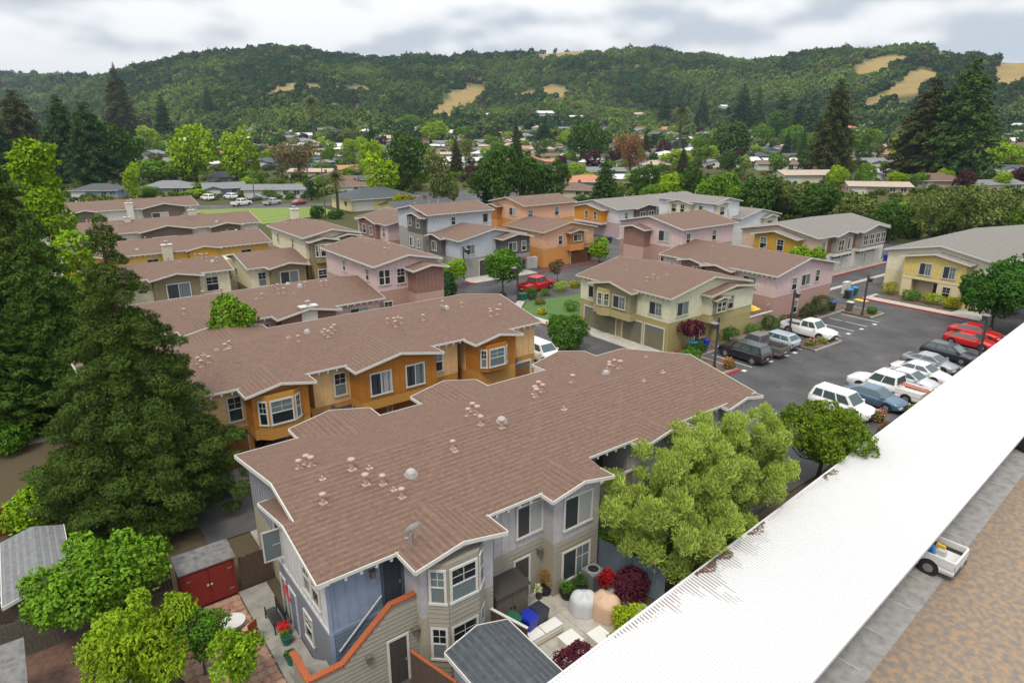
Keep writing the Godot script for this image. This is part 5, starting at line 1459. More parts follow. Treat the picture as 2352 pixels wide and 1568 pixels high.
# ---------------------------------------------------------------- the neighbourhood beyond
func house_proto(kind: int, far := false) -> Node3D:
	var t := Node3D.new()
	O = Vector3.ZERO
	var w := 8.0; var d := 5.5; var h := 2.7
	var s := 0.32
	if kind == 1: w = 7.0; d = 5.0
	if kind == 2: w = 9.0; d = 4.6; s = 0.22
	if kind == 3: w = 6.2; d = 5.0; h = 5.3
	var m := MB.new()
	m.box(-w, w, 0, h, -d, d)
	if kind == 1: m.box(-w, -w + 5.5, 0, h, d - 0.2, d + 3.6)
	if kind != 0:
		m.tri(Vector3(-w, h, d), Vector3(-w, h, -d), Vector3(-w, h + s * d, 0)); m.tri(Vector3(w, h, -d), Vector3(w, h, d), Vector3(w, h + s * d, 0))
		if kind == 1: m.tri(Vector3(-w, h, d + 3.6), Vector3(-w + 5.5, h, d + 3.6), Vector3(-w + 2.75, h + s * 2.75, d + 3.6))
	part(m, "wall", M.white_wall, t)
	m = MB.new()
	var o := 0.6
	var e := h - 0.12
	if kind == 0:
		var rt := e + s * (d + o)
		var q := [Vector3(-w - o, e, d + o), Vector3(w + o, e, d + o), Vector3(w + o, e, -d - o), Vector3(-w - o, e, -d - o)]
		var a := Vector3(-w + d, rt, 0); var b := Vector3(w - d, rt, 0)
		m.uquad(q[0], q[1], b, a, Vector2(0, 6), Vector2(17, 6), Vector2(13, 0), Vector2(4, 0)); m.uquad(q[2], q[3], a, b, Vector2(0, 6), Vector2(17, 6), Vector2(13, 0), Vector2(4, 0))
		m.tri(q[1], q[2], b, Vector2(0, 6), Vector2(12, 6), Vector2(6, 0)); m.tri(q[3], q[0], a, Vector2(0, 6), Vector2(12, 6), Vector2(6, 0))
		m.quad(q[3], q[2], q[1], q[0])
	else:
		for sg in [-1.0, 1.0]:
			var p0 := Vector3(-w - o, e, sg * (d + o)); var p1 := Vector3(w + o, e, sg * (d + o)); var p2 := Vector3(w + o, e + s * (d + o), 0); var p3 := Vector3(-w - o, e + s * (d + o), 0)
			if sg > 0: m.uquad(p0, p1, p2, p3, Vector2(0, 6), Vector2(17, 6), Vector2(17, 0), Vector2(0, 0))
			else: m.uquad(p1, p0, p3, p2, Vector2(0, 6), Vector2(17, 6), Vector2(17, 0), Vector2(0, 0))
		if kind == 1:
			var x0 := -w - o; var x1 := -w + 5.5 + o; var xm := (x0 + x1) * 0.5
			var rt := e + s * (x1 - xm)
			m.uquad(Vector3(x0, e, -1.5), Vector3(x0, e, d + 4.2), Vector3(xm, rt, d + 4.2), Vector3(xm, rt, -1.5), Vector2(0, 4), Vector2(11, 4), Vector2(11, 0), Vector2(0, 0))
			m.uquad(Vector3(x1, e, d + 4.2), Vector3(x1, e, -1.5), Vector3(xm, rt, -1.5), Vector3(xm, rt, d + 4.2), Vector2(0, 4), Vector2(11, 4), Vector2(11, 0), Vector2(0, 0))
	var ro := part(m, "roof", M.roof_pale, t)
	m = MB.new()
	m.box(w * 0.3, w * 0.3 + 0.9, h, h + s * d + 0.9, -1.6, -0.9)
	part(m, "chimney", M.brick, ro)
	m = MB.new()
	m.box(-w - o, w + o, e - 0.14, e + 0.02, d + o, d + o + 0.05); m.box(-w - o, w + o, e - 0.14, e + 0.02, -d - o - 0.05, -d - o)
	part(m, "fascia", M.trim, ro)
	var fz := d + (3.6 if kind == 1 else 0.0)
	if far: return t
	m = MB.new(); m.box(-w + 0.4, -w + 5.0, 0, 2.2, fz, fz + 0.06); part(m, "garage_door", M.trim, t)
	for x in [0.3 * w, 0.65 * w]:
		for y in ([0.9] if h < 4 else [0.9, 3.5]):
			win(t, face("S", d), x, x + 1.8, y, y + 1.25, "twin")
	for z in [-0.5 * d, 0.3 * d]:
		win(t, face("W", -w), z, z + 1.5, 0.9, 2.1, "plain"); win(t, face("E", w), z, z + 1.5, 0.9, 2.1, "plain")
	return t

func by_what(px: float) -> String:
	for q in [[330, "behind the left conifers"], [480, "behind the farthest beige row"], [640, "across the far street"], [820, "beyond the mown lawn"], [1000, "behind the dark-roofed house"], [1130, "behind the pale grey townhouse"], [1330, "behind the peach townhouse"], [1520, "behind the lavender row"], [1700, "behind the tall white townhouse"], [2000, "behind the tan row"]]:
		if px < q[0]: return q[1]
	return "behind the cream townhouse"

func make_suburb() -> void:
	var r := RandomNumberGenerator.new()
	r.seed = 2024
	var hp := [house_proto(0), house_proto(1), house_proto(2), house_proto(3), house_proto(0, true), house_proto(1, true), house_proto(2, true)]
	var walls := [["white", lin(0.6, 0.6, 0.58)], ["cream", lin(0.55, 0.5, 0.38)], ["grey blue", lin(0.2, 0.26, 0.34)], ["tan", lin(0.42, 0.33, 0.24)], ["pale yellow", lin(0.6, 0.52, 0.27)], ["sage", lin(0.27, 0.3, 0.24)]]
	var roofs := [["grey", M.roof_pale], ["dark slate", M.roof_slate], ["brown", M.roof_brown], ["pale tan", roof_mat(lin(0.36, 0.29, 0.22), 0.12, 91)], ["terracotta", roof_mat(lin(0.36, 0.16, 0.085), 0.15, 92)], ["white", roof_mat(lin(0.5, 0.5, 0.5), 0.06, 93)]]
	var wm := []
	for w in walls: wm.append(plaster(w[1]))
	var add := func(p: Vector3, yaw: float, k: int, wi: int, ri: int, sc: float, place: String) -> void:
		var n: Node3D = hp[k + 4 if (p.length() > 420.0 and k < 3) else k].duplicate()
		n.name = numbered("suburban_house")
		add_child(n)
		n.position = p; n.rotation.y = yaw; n.scale = Vector3.ONE * sc
		for c in n.get_children():
			if c.name == "wall": c.material_override = wm[wi]
			if c.name == "roof": c.material_override = roofs[ri][1]
		tag(n, "%s house with %s roof and %s walls %s" % [["hip-roofed", "front-gabled", "long low", "two-storey"][k], roofs[ri][0], walls[wi][0], place], "house", "%s %s-roofed houses %s" % [["hipped", "gabled", "long", "tall"][k], roofs[ri][0], place])
	# houses that can be told apart in the photograph: base point, turn, kind, wall, roof
	for h in [[235, 452, 0.1, 0, 2, 1, 0.85], [395, 448, 0.15, 0, 5, 0, 0.95], [515, 448, 0.5, 1, 2, 0, 0.85], [640, 452, 0.05, 2, 0, 0, 1.0], [265, 418, 0.2, 0, 4, 4, 0.8], [520, 418, 0.4, 0, 2, 1, 0.9], [800, 440, 0.2, 0, 0, 2, 0.8], [810, 400, 0.4, 1, 1, 4, 0.9],
		[860, 478, 0.65, 0, 4, 1, 1.15], [960, 490, 0.7, 2, 4, 1, 0.9], [1310, 450, -0.2, 0, 1, 2, 0.9], [1335, 410, 0.5, 1, 5, 0, 1.0], [1790, 390, -0.2, 2, 0, 2, 1.2], [1850, 420, 0.1, 2, 1, 3, 1.25], [2010, 415, 0.0, 1, 0, 5, 1.0], [1960, 390, -0.1, 0, 0, 5, 0.9], [2140, 432, 0.0, 0, 3, 2, 1.1], [2010, 445, -0.2, 2, 3, 3, 1.0], [2240, 405, 0.1, 0, 4, 0, 0.9],
		[2330, 400, -0.3, 1, 0, 1, 0.9], [2270, 440, 0.2, 2, 1, 0, 1.0], [700, 312, 0.2, 2, 3, 3, 1.5], [640, 322, 0.5, 0, 1, 0, 1.3], [1175, 395, 0.6, 0, 4, 0, 0.9], [1010, 395, 0.7, 0, 0, 3, 0.9]]:
		add.call(hit(h[0], h[1]), -0.65 + h[2], h[3], h[4], h[5], h[6], by_what(h[0]))
	var taken := []
	for row in [[432, 100], [404, 84], [384, 74], [366, 66], [352, 58], [341, 54], [332, 52], [322, 50], [312, 60], [302, 70]]:
		var x := -40.0 + r.randf() * 60.0
		while x < 2400:
			x += row[1] * r.randf_range(0.75, 1.3)
			var y: float = row[0] + r.randf_range(-5, 5)
			if y > 395 and (x < 700 or (x > 900 and x < 1250) or (x > 1480)): continue
			if x < 330 and y > 330: continue
			var p := hit(x, y)
			if p == Vector3.INF: continue
			add.call(p, -0.65 + (PI * 0.5 if r.randf() < 0.4 else 0.0) + r.randf_range(-0.2, 0.2), r.randi() % 3, [0, 0, 1, 1, 2, 3, 4, 5][r.randi() % 8], [0, 0, 1, 2, 3, 3, 4, 5, 0, 5][r.randi() % 10], r.randf_range(0.95, 1.2) * (1.0 + 0.35 * smoothstep(360.0, 310.0, y)), "in the neighbourhood")
	# houses at the foot of the hill and one on the slope
	for h in [[1130, 276, 0.2, 3, 0, 5, 1.2], [1250, 278, 0.3, 3, 0, 5, 1.6], [1275, 290, 0.6, 1, 0, 3, 1.2], [1322, 282, 0.2, 3, 3, 5, 1.3], [1462, 276, 0.4, 3, 3, 3, 1.4], [1475, 292, 0.1, 0, 0, 4, 1.3], [1400, 262, 0.4, 3, 3, 3, 1.2], [1665, 258, 0.3, 3, 0, 5, 1.3], [1675, 270, 0.2, 0, 0, 4, 1.2], [465, 224, 0.2, 2, 0, 0, 1.2], [690, 240, 0.1, 2, 0, 5, 1.4], [1195, 330, 0.5, 2, 3, 3, 1.3], [1500, 330, 0.3, 2, 0, 5, 1.2]]:
		add.call(hit(h[0], h[1]), -0.65 + h[2], h[3], h[4], h[5], h[6], "at the hill foot")
	for q in hp: q.free()

func make_far_trees() -> void:
	var r := RandomNumberGenerator.new()
	r.seed = 404
	var pr := []      # crown, lift, trunk, height of the whole, half width
	for k in 3:
		var b := lumps(600 + k, 22, Vector3(3.3, 3.1, 3.3), 1.2, 2.0)
		pr.append([crown_mesh(610 + k, b, 13.0, 0.52, 0.32, 0.1, 0.25), 5.0, trunk_mesh(620 + k, 4.6, 0.3, b, 5.0)])
	var bt := lumps(630, 14, Vector3(1.7, 4.2, 1.7), 1.2, 1.8)
	pr.append([crown_mesh(631, bt, 14.0, 0.5, 0.3, 0.15, 0.25), 6.0, trunk_mesh(632, 4.5, 0.28, bt, 6.4)])
	var bs := lumps(640, 24, Vector3(3.6, 2.7, 3.6), 0.8, 1.4)
	pr.append([crown_mesh(641, bs, 13.0, 0.45, 0.18, 0.2, 0.25, 0.6), 4.5, trunk_mesh(642, 4.2, 0.24, bs, 4.5)])
	var con := bough_conifer(650, 22.0, 4.6, 17, 9.0, 0.8, 0.26, 0.8)
	var con2 := bough_conifer(651, 24.0, 3.6, 20, 9.0, 0.8, 0.26, 0.7)
	var con3 := bough_conifer(652, 22.0, 6.0, 13, 9.0, 0.8, 0.26, 0.6)
	var cols := [["dark green", leaf(lin(0.036, 0.072, 0.016))], ["mid green", leaf(lin(0.07, 0.13, 0.016))], ["bright yellow-green", leaf(lin(0.145, 0.22, 0.012))], ["olive green", leaf(lin(0.085, 0.105, 0.035))], ["grey-brown", leaf(lin(0.12, 0.095, 0.062))], ["rust-leaved", leaf(lin(0.16, 0.082, 0.05))], ["purple-leaved", leaf(lin(0.05, 0.022, 0.03))]]
	var cc := [["dark evergreen", leaf(lin(0.028, 0.054, 0.02), 0.2)], ["brownish", leaf(lin(0.042, 0.046, 0.018), 0.2)], ["deep green", leaf(lin(0.04, 0.075, 0.022), 0.2)]]
	M.con_mats = cc; M.tree_cols = cols
	var put := func(px: float, py: float, top: float, wid: float, k: int, ci: int, place: String) -> void:
		var p := hit(px, py)
		if p == Vector3.INF: return
		var w := (p - EYE).dot(cam_f)
		var hh := (py - top) * w / FOCAL * 1.04
		var ww := wid * w / FOCAL * 0.5
		var hgt: float = [10.0, 10.0, 10.0, 11.8, 8.6][k]
		var hw: float = [4.9, 4.9, 4.9, 3.3, 4.7][k]
		tree("broadleaf_tree", "%s %s tree %s" % [cols[ci][0], ["broad", "spreading", "rounded", "upright", "sparse"][k], place], p, pr[k][0], cols[ci][1], pr[k][1], pr[k][2], M.bark, Vector3(ww / hw, hh / hgt, ww / hw), r.randf() * TAU, "%s %s trees %s" % [cols[ci][0], ["broad", "spreading", "rounded", "upright", "sparse"][k], place])
	var puc := func(px: float, py: float, top: float, wid: float, k: int, ci: int, place: String) -> void:
		var p := hit(px, py)
		if p == Vector3.INF: return
		var w := (p - EYE).dot(cam_f)
		var H: float = [22.0, 24.0, 22.0][k]; var R: float = [4.6, 3.6, 6.0][k]
		var a: Array = [con, con2, con3][k]
		tree("conifer", "%s conifer %s" % [cc[ci][0], place], p, a[0], cc[ci][1], 0.0, a[1], M.redbark, Vector3(wid * w / FOCAL * 0.5 / R, (py - top) * w / FOCAL * 1.05 / H, wid * w / FOCAL * 0.5 / R), r.randf() * TAU, "%s conifers %s" % [cc[ci][0], place])
	# the ones that stand out: base x, base y, top y, width, shape, colour
	for q in [[455, 425, 284, 120, 0, 2], [545, 425, 284, 110, 1, 2], [348, 350, 285, 55, 3, 2], [355, 425, 366, 120, 0, 1], [420, 425, 362, 90, 2, 1], [310, 462, 368, 42, 3, 2], [255, 420, 362, 48, 2, 1], [690, 425, 318, 130, 4, 4], [650, 415, 330, 70, 4, 3], [880, 470, 343, 86, 3, 2], [1010, 478, 330, 66, 3, 3], [1150, 472, 330, 110, 0, 0], [1205, 470, 345, 110, 1, 0],
		[1265, 470, 358, 100, 2, 0], [1110, 470, 375, 70, 2, 0], [1480, 470, 366, 76, 2, 0], [1445, 415, 303, 105, 4, 5], [1540, 468, 395, 90, 0, 2], [1590, 470, 372, 80, 1, 0], [1650, 490, 392, 110, 0, 1], [1730, 510, 390, 130, 1, 0], [1800, 505, 404, 110, 2, 3], [1880, 525, 418, 120, 0, 0], [1960, 540, 430, 120, 1, 3], [2040, 560, 450, 90, 2, 0],
		[2130, 560, 430, 140, 4, 3], [2215, 560, 418, 190, 4, 3], [2290, 545, 425, 130, 1, 3], [2345, 560, 470, 90, 0, 1], [1690, 500, 420, 70, 2, 1], [1500, 478, 420, 70, 2, 1], [1035, 478, 412, 52, 2, 3], [945, 300, 262, 60, 0, 1], [940, 440, 300, 110, 0, 0], [850, 400, 312, 80, 1, 2], [1000, 330, 278, 66, 0, 2], [1060, 325, 288, 60, 1, 1], [810, 335, 292, 62, 2, 3],
		[1070, 385, 315, 80, 4, 3], [1350, 380, 275, 100, 0, 0], [1665, 370, 270, 110, 1, 0], [1745, 345, 278, 60, 2, 1], [1820, 350, 285, 60, 0, 1], [1300, 340, 300, 44, 0, 2], [1560, 390, 340, 90, 1, 2], [1610, 380, 330, 60, 2, 1], [1985, 360, 290, 70, 0, 1], [2070, 365, 300, 60, 1, 2], [2205, 385, 345, 46, 3, 2], [2300, 395, 325, 90, 0, 2], [2345, 390, 330, 80, 1, 1], [1860, 345, 300, 50, 1, 1],
		[160, 350, 270, 90, 0, 0], [30, 320, 235, 90, 1, 0], [260, 420, 275, 120, 0, 0], [300, 400, 300, 90, 2, 0], [960, 430, 385, 60, 2, 1], [915, 440, 390, 46, 0, 1], [1785, 330, 250, 70, 0, 0], [740, 400, 372, 50, 2, 1], [715, 460, 405, 40, 3, 0], [470, 446, 416, 64, 0, 1], [572, 440, 402, 44, 2, 2], [618, 456, 430, 54, 1, 1], [452, 454, 434, 66, 0, 2], [345, 456, 424, 44, 2, 1], [590, 434, 386, 44, 3, 1], [686, 448, 418, 40, 0, 2], [500, 398, 372, 44, 1, 3], [745, 440, 400, 50, 2, 1], [640, 436, 408, 50, 0, 3], [1820, 478, 420, 60, 2, 2], [1910, 500, 440, 66, 0, 1], [2090, 520, 452, 70, 1, 2], [2180, 530, 470, 60, 2, 1], [1770, 468, 405, 60, 1, 3], [870, 480, 452, 60, 2, 3], [925, 492, 455, 66, 1, 1]]:
		put.call(q[0], q[1], q[2], q[3], q[4], q[5], by_what(q[0]))
	for q in [[65, 400, 226, 120, 2, 1], [165, 420, 240, 105, 2, 0], [222, 425, 252, 110, 2, 0], [288, 330, 180, 76, 2, 1], [382, 330, 228, 50, 1, 0], [5, 420, 262, 90, 2, 0], [1388, 470, 365, 66, 0, 2], [1902, 410, 205, 100, 2, 1], [2112, 420, 205, 150, 2, 1], [2186, 425, 168, 165, 2, 2], [1250, 335, 285, 60, 0, 0], [1525, 290, 205, 34, 1, 0], [1610, 300, 215, 40, 0, 0], [1700, 310, 205, 60, 1, 0], [1735, 310, 215, 50, 0, 2], [1790, 315, 225, 60, 1, 0], [1830, 320, 235, 60, 0, 0], [1860, 320, 228, 60, 1, 2], [1560, 300, 225, 40, 1, 0], [480, 260, 205, 26, 0, 0], [265, 190, 148, 18, 0, 0]]:
		puc.call(q[0], q[1], q[2], q[3], q[4], q[5], by_what(q[0]) if q[1] > 330 else "below the wooded hill")
	# filling between the roofs: single trees, and farther out one mass
	var mass := []
	for row in [[436, 72, 48], [415, 66, 46], [396, 58, 42], [378, 52, 38], [362, 48, 36], [348, 52, 32], [338, 46, 28], [329, 42, 25], [321, 38, 23], [314, 34, 21], [306, 30, 20], [299, 28, 18]]:
		var x := -30.0
		while x < 2400:
			x += row[1] * r.randf_range(0.5, 1.5)
			var y: float = row[0] + r.randf_range(-6, 6)
			if y > 408 and (x < 780 or (x > 1460 and x < 1850)): continue
			if y > 425 and x > 850 and x < 1100: continue
			var wd: float = row[2] * r.randf_range(0.6, 1.35)
			var ci: int = [0, 1, 1, 2, 2, 3, 0, 1, 3, 2, 1, 6][r.randi() % 12]
			if row[0] < 355:
				var p := hit(x, y)
				if p == Vector3.INF: continue
				var s := wd * (p - EYE).dot(cam_f) / FOCAL * 0.5
				var cl: Color = [Color(0.065, 0.12, 0.028), Color(0.13, 0.215, 0.03), Color(0.23, 0.33, 0.03), Color(0.15, 0.2, 0.055), Color(0, 0, 0), Color(0, 0, 0), Color(0.07, 0.035, 0.045)][ci]
				mass.append([Transform3D(Basis(Vector3.UP, r.randf() * TAU).scaled(Vector3(s, s * r.randf_range(0.8, 1.3), s)), p + Vector3(0, s * 0.75, 0)), cl])
			elif r.randf() < 0.1: puc.call(x, y, y - wd * 1.9, wd * 0.75, r.randi() % 2, r.randi() % 3, "in the neighbourhood")
			else: put.call(x, y, y - wd * r.randf_range(0.7, 1.25), wd, [0, 1, 2, 3, 4, 0, 1, 2][r.randi() % 8], ci, "in the neighbourhood")
	var mm := MultiMesh.new()
	mm.transform_format = MultiMesh.TRANSFORM_3D
	mm.use_colors = true
	mm.mesh = crown_mesh(690, lumps(691, 9, Vector3(0.6, 0.45, 0.6), 0.34, 0.55), 38.0, 0.26, 0.18, 0.0, 0.25, 0.3)
	mm.instance_count = mass.size()
	for i in mass.size(): mm.set_instance_transform(i, mass[i][0]); mm.set_instance_color(i, mass[i][1])
	var mo := MultiMeshInstance3D.new()
	mo.multimesh = mm; mo.name = "valley_trees"
	var vm := mat(Color(1, 1, 1), 0.95)
	vm.metallic_specular = 0.1
	vm.vertex_color_use_as_albedo = true
	mo.material_override = vm
	add_child(mo)
	# garden shrubbery and hedges that cover the ground between the houses
	var bushes := []
	var tries := 0
	while bushes.size() < 4200 and tries < 30000:
		tries += 1
		var phi := r.randf_range(-0.74, 0.74)
		var rr := sqrt(r.randf_range(150.0 * 150.0, 640.0 * 640.0))
		if r.randf() < 0.3: rr = r.randf_range(150.0, 300.0)
		var fx := cos(deg_to_rad(AZ)); var fz := -sin(deg_to_rad(AZ))
		var x := rr * (cos(phi) * fx + sin(phi) * cam_r.x); var z := rr * (cos(phi) * fz + sin(phi) * cam_r.z)
		if z > -206.0 and z < -20.0 and x < 116.0 and x > -20.0 and z > -125.0: continue
		if x < 112.0 and z > -231.0 + 0.512 * x: continue
		if x > 78.0 and x < 150.0 and z < -157.0 and z > -197.0 and r.randf() < 0.9: continue
		var s := r.randf_range(0.6, 1.5) * (1.0 + rr / 900.0)
		var g := r.randf()
		var cl := Color(0.06, 0.105, 0.025).lerp(Color(0.17, 0.25, 0.035), g * g)
		if g > 0.95: cl = Color(0.2, 0.2, 0.03)
		elif g < 0.04: cl = Color(0.11, 0.05, 0.04)
		bushes.append([Transform3D(Basis(Vector3.UP, r.randf() * TAU).scaled(Vector3(s * r.randf_range(0.9, 1.6), s, s)), Vector3(x, land(x, z) + s * 0.45, z)), cl])
	for q in [[1660, 500], [1720, 515], [1790, 515], [1850, 530], [1930, 545], [2000, 555], [2060, 565], [2110, 565], [2170, 565], [2240, 560], [2300, 560], [2350, 555], [1610, 478], [1560, 474], [1500, 478], [1300, 474], [1240, 474], [1150, 476]]:
		for i in 3:
			var p := hit(q[0] + r.randf_range(-40, 40), q[1] - r.randf_range(0, 30))
			var s := r.randf_range(1.3, 2.6)
			bushes.append([Transform3D(Basis(Vector3.UP, r.randf() * TAU).scaled(Vector3(s * 1.2, s, s)), p + Vector3(0, s * 0.5, 0)), Color(0.04, 0.075, 0.02).lerp(Color(0.09, 0.12, 0.03), r.randf())])
	var bm := MultiMesh.new()
	bm.transform_format = MultiMesh.TRANSFORM_3D
	bm.use_colors = true
	bm.mesh = mm.mesh
	bm.instance_count = bushes.size()
	for i in bushes.size(): bm.set_instance_transform(i, bushes[i][0]); bm.set_instance_color(i, bushes[i][1])
	var bo := MultiMeshInstance3D.new()
	bo.multimesh = bm; bo.name = "garden_shrubbery"; bo.material_override = vm
	add_child(bo)
	tag(bo, "mass of garden shrubbery and hedges among the suburban houses", "shrubbery", "", "stuff")
	tag(mo, "mass of mixed trees between the far valley roofs", "trees", "", "stuff")
	# palms
	var pa := palm_mesh(700, 9.0, 2.6)
	var pm := leaf(lin(0.085, 0.10, 0.035))
	for q in [[777, 497, 395, "fan palm standing beside the mown lawn"], [722, 325, 226, "tall fan palm rising over the far roofs"], [1560, 345, 246, "thick-trunked tall palm in front of the hill"]]:
		var p := hit(q[0], q[1])
		var w := (p - EYE).dot(cam_f)
		var s: float = (q[1] - q[2]) * w / FOCAL / 10.6
		tree("palm_tree", q[3], p, pa[0], pm, 0.0, pa[1], M.bark, Vector3(s, s, s), 0.3)

# ---------------------------------------------------------------- the ground of the complex
func sheet(pts: Array, y: float, mt: Material, called: String) -> void:
	var m := MB.new()
	m.poly(pts, y)
	struct(m, called, mt)

func rect(x0: float, x1: float, z0: float, z1: float) -> Array:
	return [Vector2(x0, z1), Vector2(x1, z1), Vector2(x1, z0), Vector2(x0, z0)]

func cline(x: float) -> float: return -0.0865 * (x - 19.5)     # the carport's line leans a little against the grid

func make_ground() -> void:
	sheet([Vector2(7.4, -17.0), Vector2(40, -18.2), Vector2(88, -21.5), Vector2(132, -25), Vector2(132, -112), Vector2(34, -112), Vector2(34, -53), Vector2(5.2, -53), Vector2(5.2, -33.4), Vector2(7.4, -33.4)], 0.0, M.asphalt, "asphalt_drive")
	sheet([Vector2(34.2, -53), Vector2(34.2, -165), Vector2(-4, -165), Vector2(-4, -53)], 0.006, M.concrete, "rear_court")
	sheet([Vector2(33.9, -110), Vector2(125, -110), Vector2(125, -127), Vector2(33.9, -127)], 0.004, M.dirt, "planting_ground")
	# mown lawn with stripes, and the street behind it
	var a := Vector2(45, -151); var b := Vector2(66, -160); var c := Vector2(68, -177); var d := Vector2(36, -190)
	for i in 14:
		var t0 := i / 14.0; var t1 := (i + 1) / 14.0
		sheet([a.lerp(d, t0), b.lerp(c, t0), b.lerp(c, t1), a.lerp(d, t1)], 0.012, M.lawn_light if i % 2 == 0 else M.lawn_dark, "mown_lawn")
	sheet([Vector2(28, -205), Vector2(110, -163), Vector2(106, -155), Vector2(36, -191)], 0.02, M.asphalt, "street")
	sheet([Vector2(78, -160), Vector2(125, -158), Vector2(150, -185), Vector2(100, -196)], 0.026, M.asphalt, "street")
	for q in [[1495, 352, 1512, 300], [640, 335, 900, 345], [1240, 392, 1330, 372], [1700, 372, 1960, 380]]:
		var p0 := hit(q[0], q[1]); var p1 := hit(q[2], q[3])
		var dd := Vector2(p1.x - p0.x, p1.z - p0.z).normalized().orthogonal() * 5.0
		sheet([Vector2(p0.x, p0.z) - dd, Vector2(p1.x, p1.z) - dd, Vector2(p1.x, p1.z) + dd, Vector2(p0.x, p0.z) + dd], 0.05 + maxf(p0.y, p1.y), M.asphalt, "street")
	# parking lot paint
	for x in [51.5, 54.3, 57.0, 59.8, 67.2, 70.0, 72.8, 75.5]: sheet(rect(x - 0.06, x + 0.06, -36.4, -32.1), 0.005, M.paint_white, "parking_line")
	for x in [50.2, 54.3, 57.0, 58.4, 65.9, 68.6, 71.4, 74.3]: sheet(rect(x - 0.25, x + 0.25, -32.2, -31.8), 0.009, M.paint_white, "parking_mark")
	for x in [46.0, 49.2, 52.3, 55.2, 58.2, 61.4, 65.2, 69.6, 73.4]: sheet(rect(x - 0.06, x + 0.06, -24.6, -19.6 - (x - 50) * 0.05), 0.005, M.paint_white, "parking_line")
	sheet(rect(84.0, 122.0, -43.95, -43.25), 0.005, M.concrete_pale, "road_gutter")
	sheet([Vector2(5.2, -38.9), Vector2(16, -38.75), Vector2(16, -38.25), Vector2(5.2, -38.4)], 0.005, M.concrete_pale, "alley_gutter")
	sheet(rect(34.0, 36.0, -52.0, -40.0), 0.008, M.concrete_pale, "driveway_apron")
	var rt := RandomNumberGenerator.new()
	rt.seed = 14
	for i in 9:
		var cx := rt.randf_range(50, 78); var cz := rt.randf_range(-29.5, -26); var rr := rt.randf_range(3.5, 9.0); var a0 := rt.randf() * TAU
		var q := MB.new()
		for off in [0.0, 1.5]:
			for k in 12:
				var p0 := a0 + k * 0.09; var p1 := p0 + 0.09
				var pp := []
				for e in [[p0, rr + off], [p1, rr + off], [p1, rr + off + 0.17], [p0, rr + off + 0.17]]: pp.append(Vector3(cx + cos(e[0]) * e[1], 0.003 + i * 0.0002, clampf(cz + sin(e[0]) * e[1], -31.5, -25.2)))
				q.quad(pp[0], pp[3], pp[2], pp[1])
		struct(q, "tyre_marks", M.tyre_mark)
	for i in 22:                                  # oil spots in the bays and on the lane
		var ox := rt.randf_range(49, 79); var oz: float = [-34.8, -34.2, -22.6, -28.0][i % 4] + rt.randf_range(-0.9, 0.9)
		var pts := []
		for k in 9: pts.append(Vector2(ox + cos(-TAU * k / 9) * rt.randf_range(0.12, 0.45), oz + sin(-TAU * k / 9) * rt.randf_range(0.12, 0.4)))
		sheet(pts, 0.0065, M.oil, "oil_spot")
	for i in 7:                                   # sealed cracks
		var q := MB.new()
		var p0 := Vector2(rt.randf_range(47, 80), rt.randf_range(-31, -25))
		var dir := rt.randf() * TAU
		for k in 14:
			dir += rt.randf_range(-0.45, 0.45)
			var p1 := p0 + Vector2(cos(dir), sin(dir)) * 0.55
			var n := (p1 - p0).normalized().orthogonal() * 0.035
			q.quad(Vector3(p0.x - n.x, 0.0045, p0.y - n.y), Vector3(p1.x - n.x, 0.0045, p1.y - n.y), Vector3(p1.x + n.x, 0.0045, p1.y + n.y), Vector3(p0.x + n.x, 0.0045, p0.y + n.y))
			p0 = p1
		struct(q, "sealed_crack", M.oil)
	# aprons and walks
	var m := MB.new()
	m.slab([Vector2(46.4, -51.6), Vector2(46.4, -39.3), Vector2(48.44, -39.3), Vector2(48.44, -51.6)], -0.05, 0.05); struct(m, "garage_apron", M.concrete_pale)
	m = MB.new(); m.slab(rect(2.2, 33.0, -40.9, -39.1), -0.05, 0.04); struct(m, "garage_apron", M.concrete)
	m = MB.new(); m.slab(rect(7.3, 33.5, -33.3, -31.3), -0.05, 0.04); struct(m, "garage_apron", M.concrete)
	m = MB.new(); m.slab(rect(92.0, 113.5, -49.4, -47.4), -0.05, 0.05); struct(m, "garage_apron", M.concrete)
	m = MB.new(); m.slab(rect(50.0, 61.5, -78.4, -75.2), -0.05, 0.05); struct(m, "garage_apron", M.concrete_pale)
	m = MB.new(); m.slab(rect(93.0, 104.0, -90.3, -87.6), -0.05, 0.05); struct(m, "garage_apron", M.concrete_pale)
	m = MB.new(); m.slab(rect(84.6, 88.2, -38.5, -25.5), -0.05, 0.13); struct(m, "pavement", M.concrete_pale)
	m = MB.new(); m.slab(rect(86.2, 91.3, -38.0, -28.8), -0.05, 0.17); struct(m, "planting_bed", M.dirt)
	var red := func(pts: Array, called: String, mt: Material) -> void:
		var q := MB.new()
		for i in pts.size() - 1:
			var p0: Vector2 = pts[i]; var p1: Vector2 = pts[i + 1]
			var n := (p1 - p0).normalized().orthogonal() * 0.09
			q.slab([p0 + n, p1 + n, p1 - n, p0 - n] if n.cross(p1 - p0) > 0 else [p0 - n, p1 - n, p1 + n, p0 + n], -0.02, 0.15)
		struct(q, called, mt)
	red.call([Vector2(84.5, -38.4), Vector2(84.5, -25.6)], "red_kerb", M.paint_red)
	sheet([Vector2(83.2, -38.9), Vector2(84.3, -38.9), Vector2(84.3, -37.4), Vector2(83.2, -37.4)], 0.01, M.paint_yellow, "ramp_pad")
	red.call([Vector2(48.4, -36.9), Vector2(79.6, -36.9)], "kerb", M.kerb)
	m = MB.new(); m.slab(rect(48.5, 79.5, -39.3, -36.95), -0.05, 0.12); struct(m, "planting_bed", M.dirt)
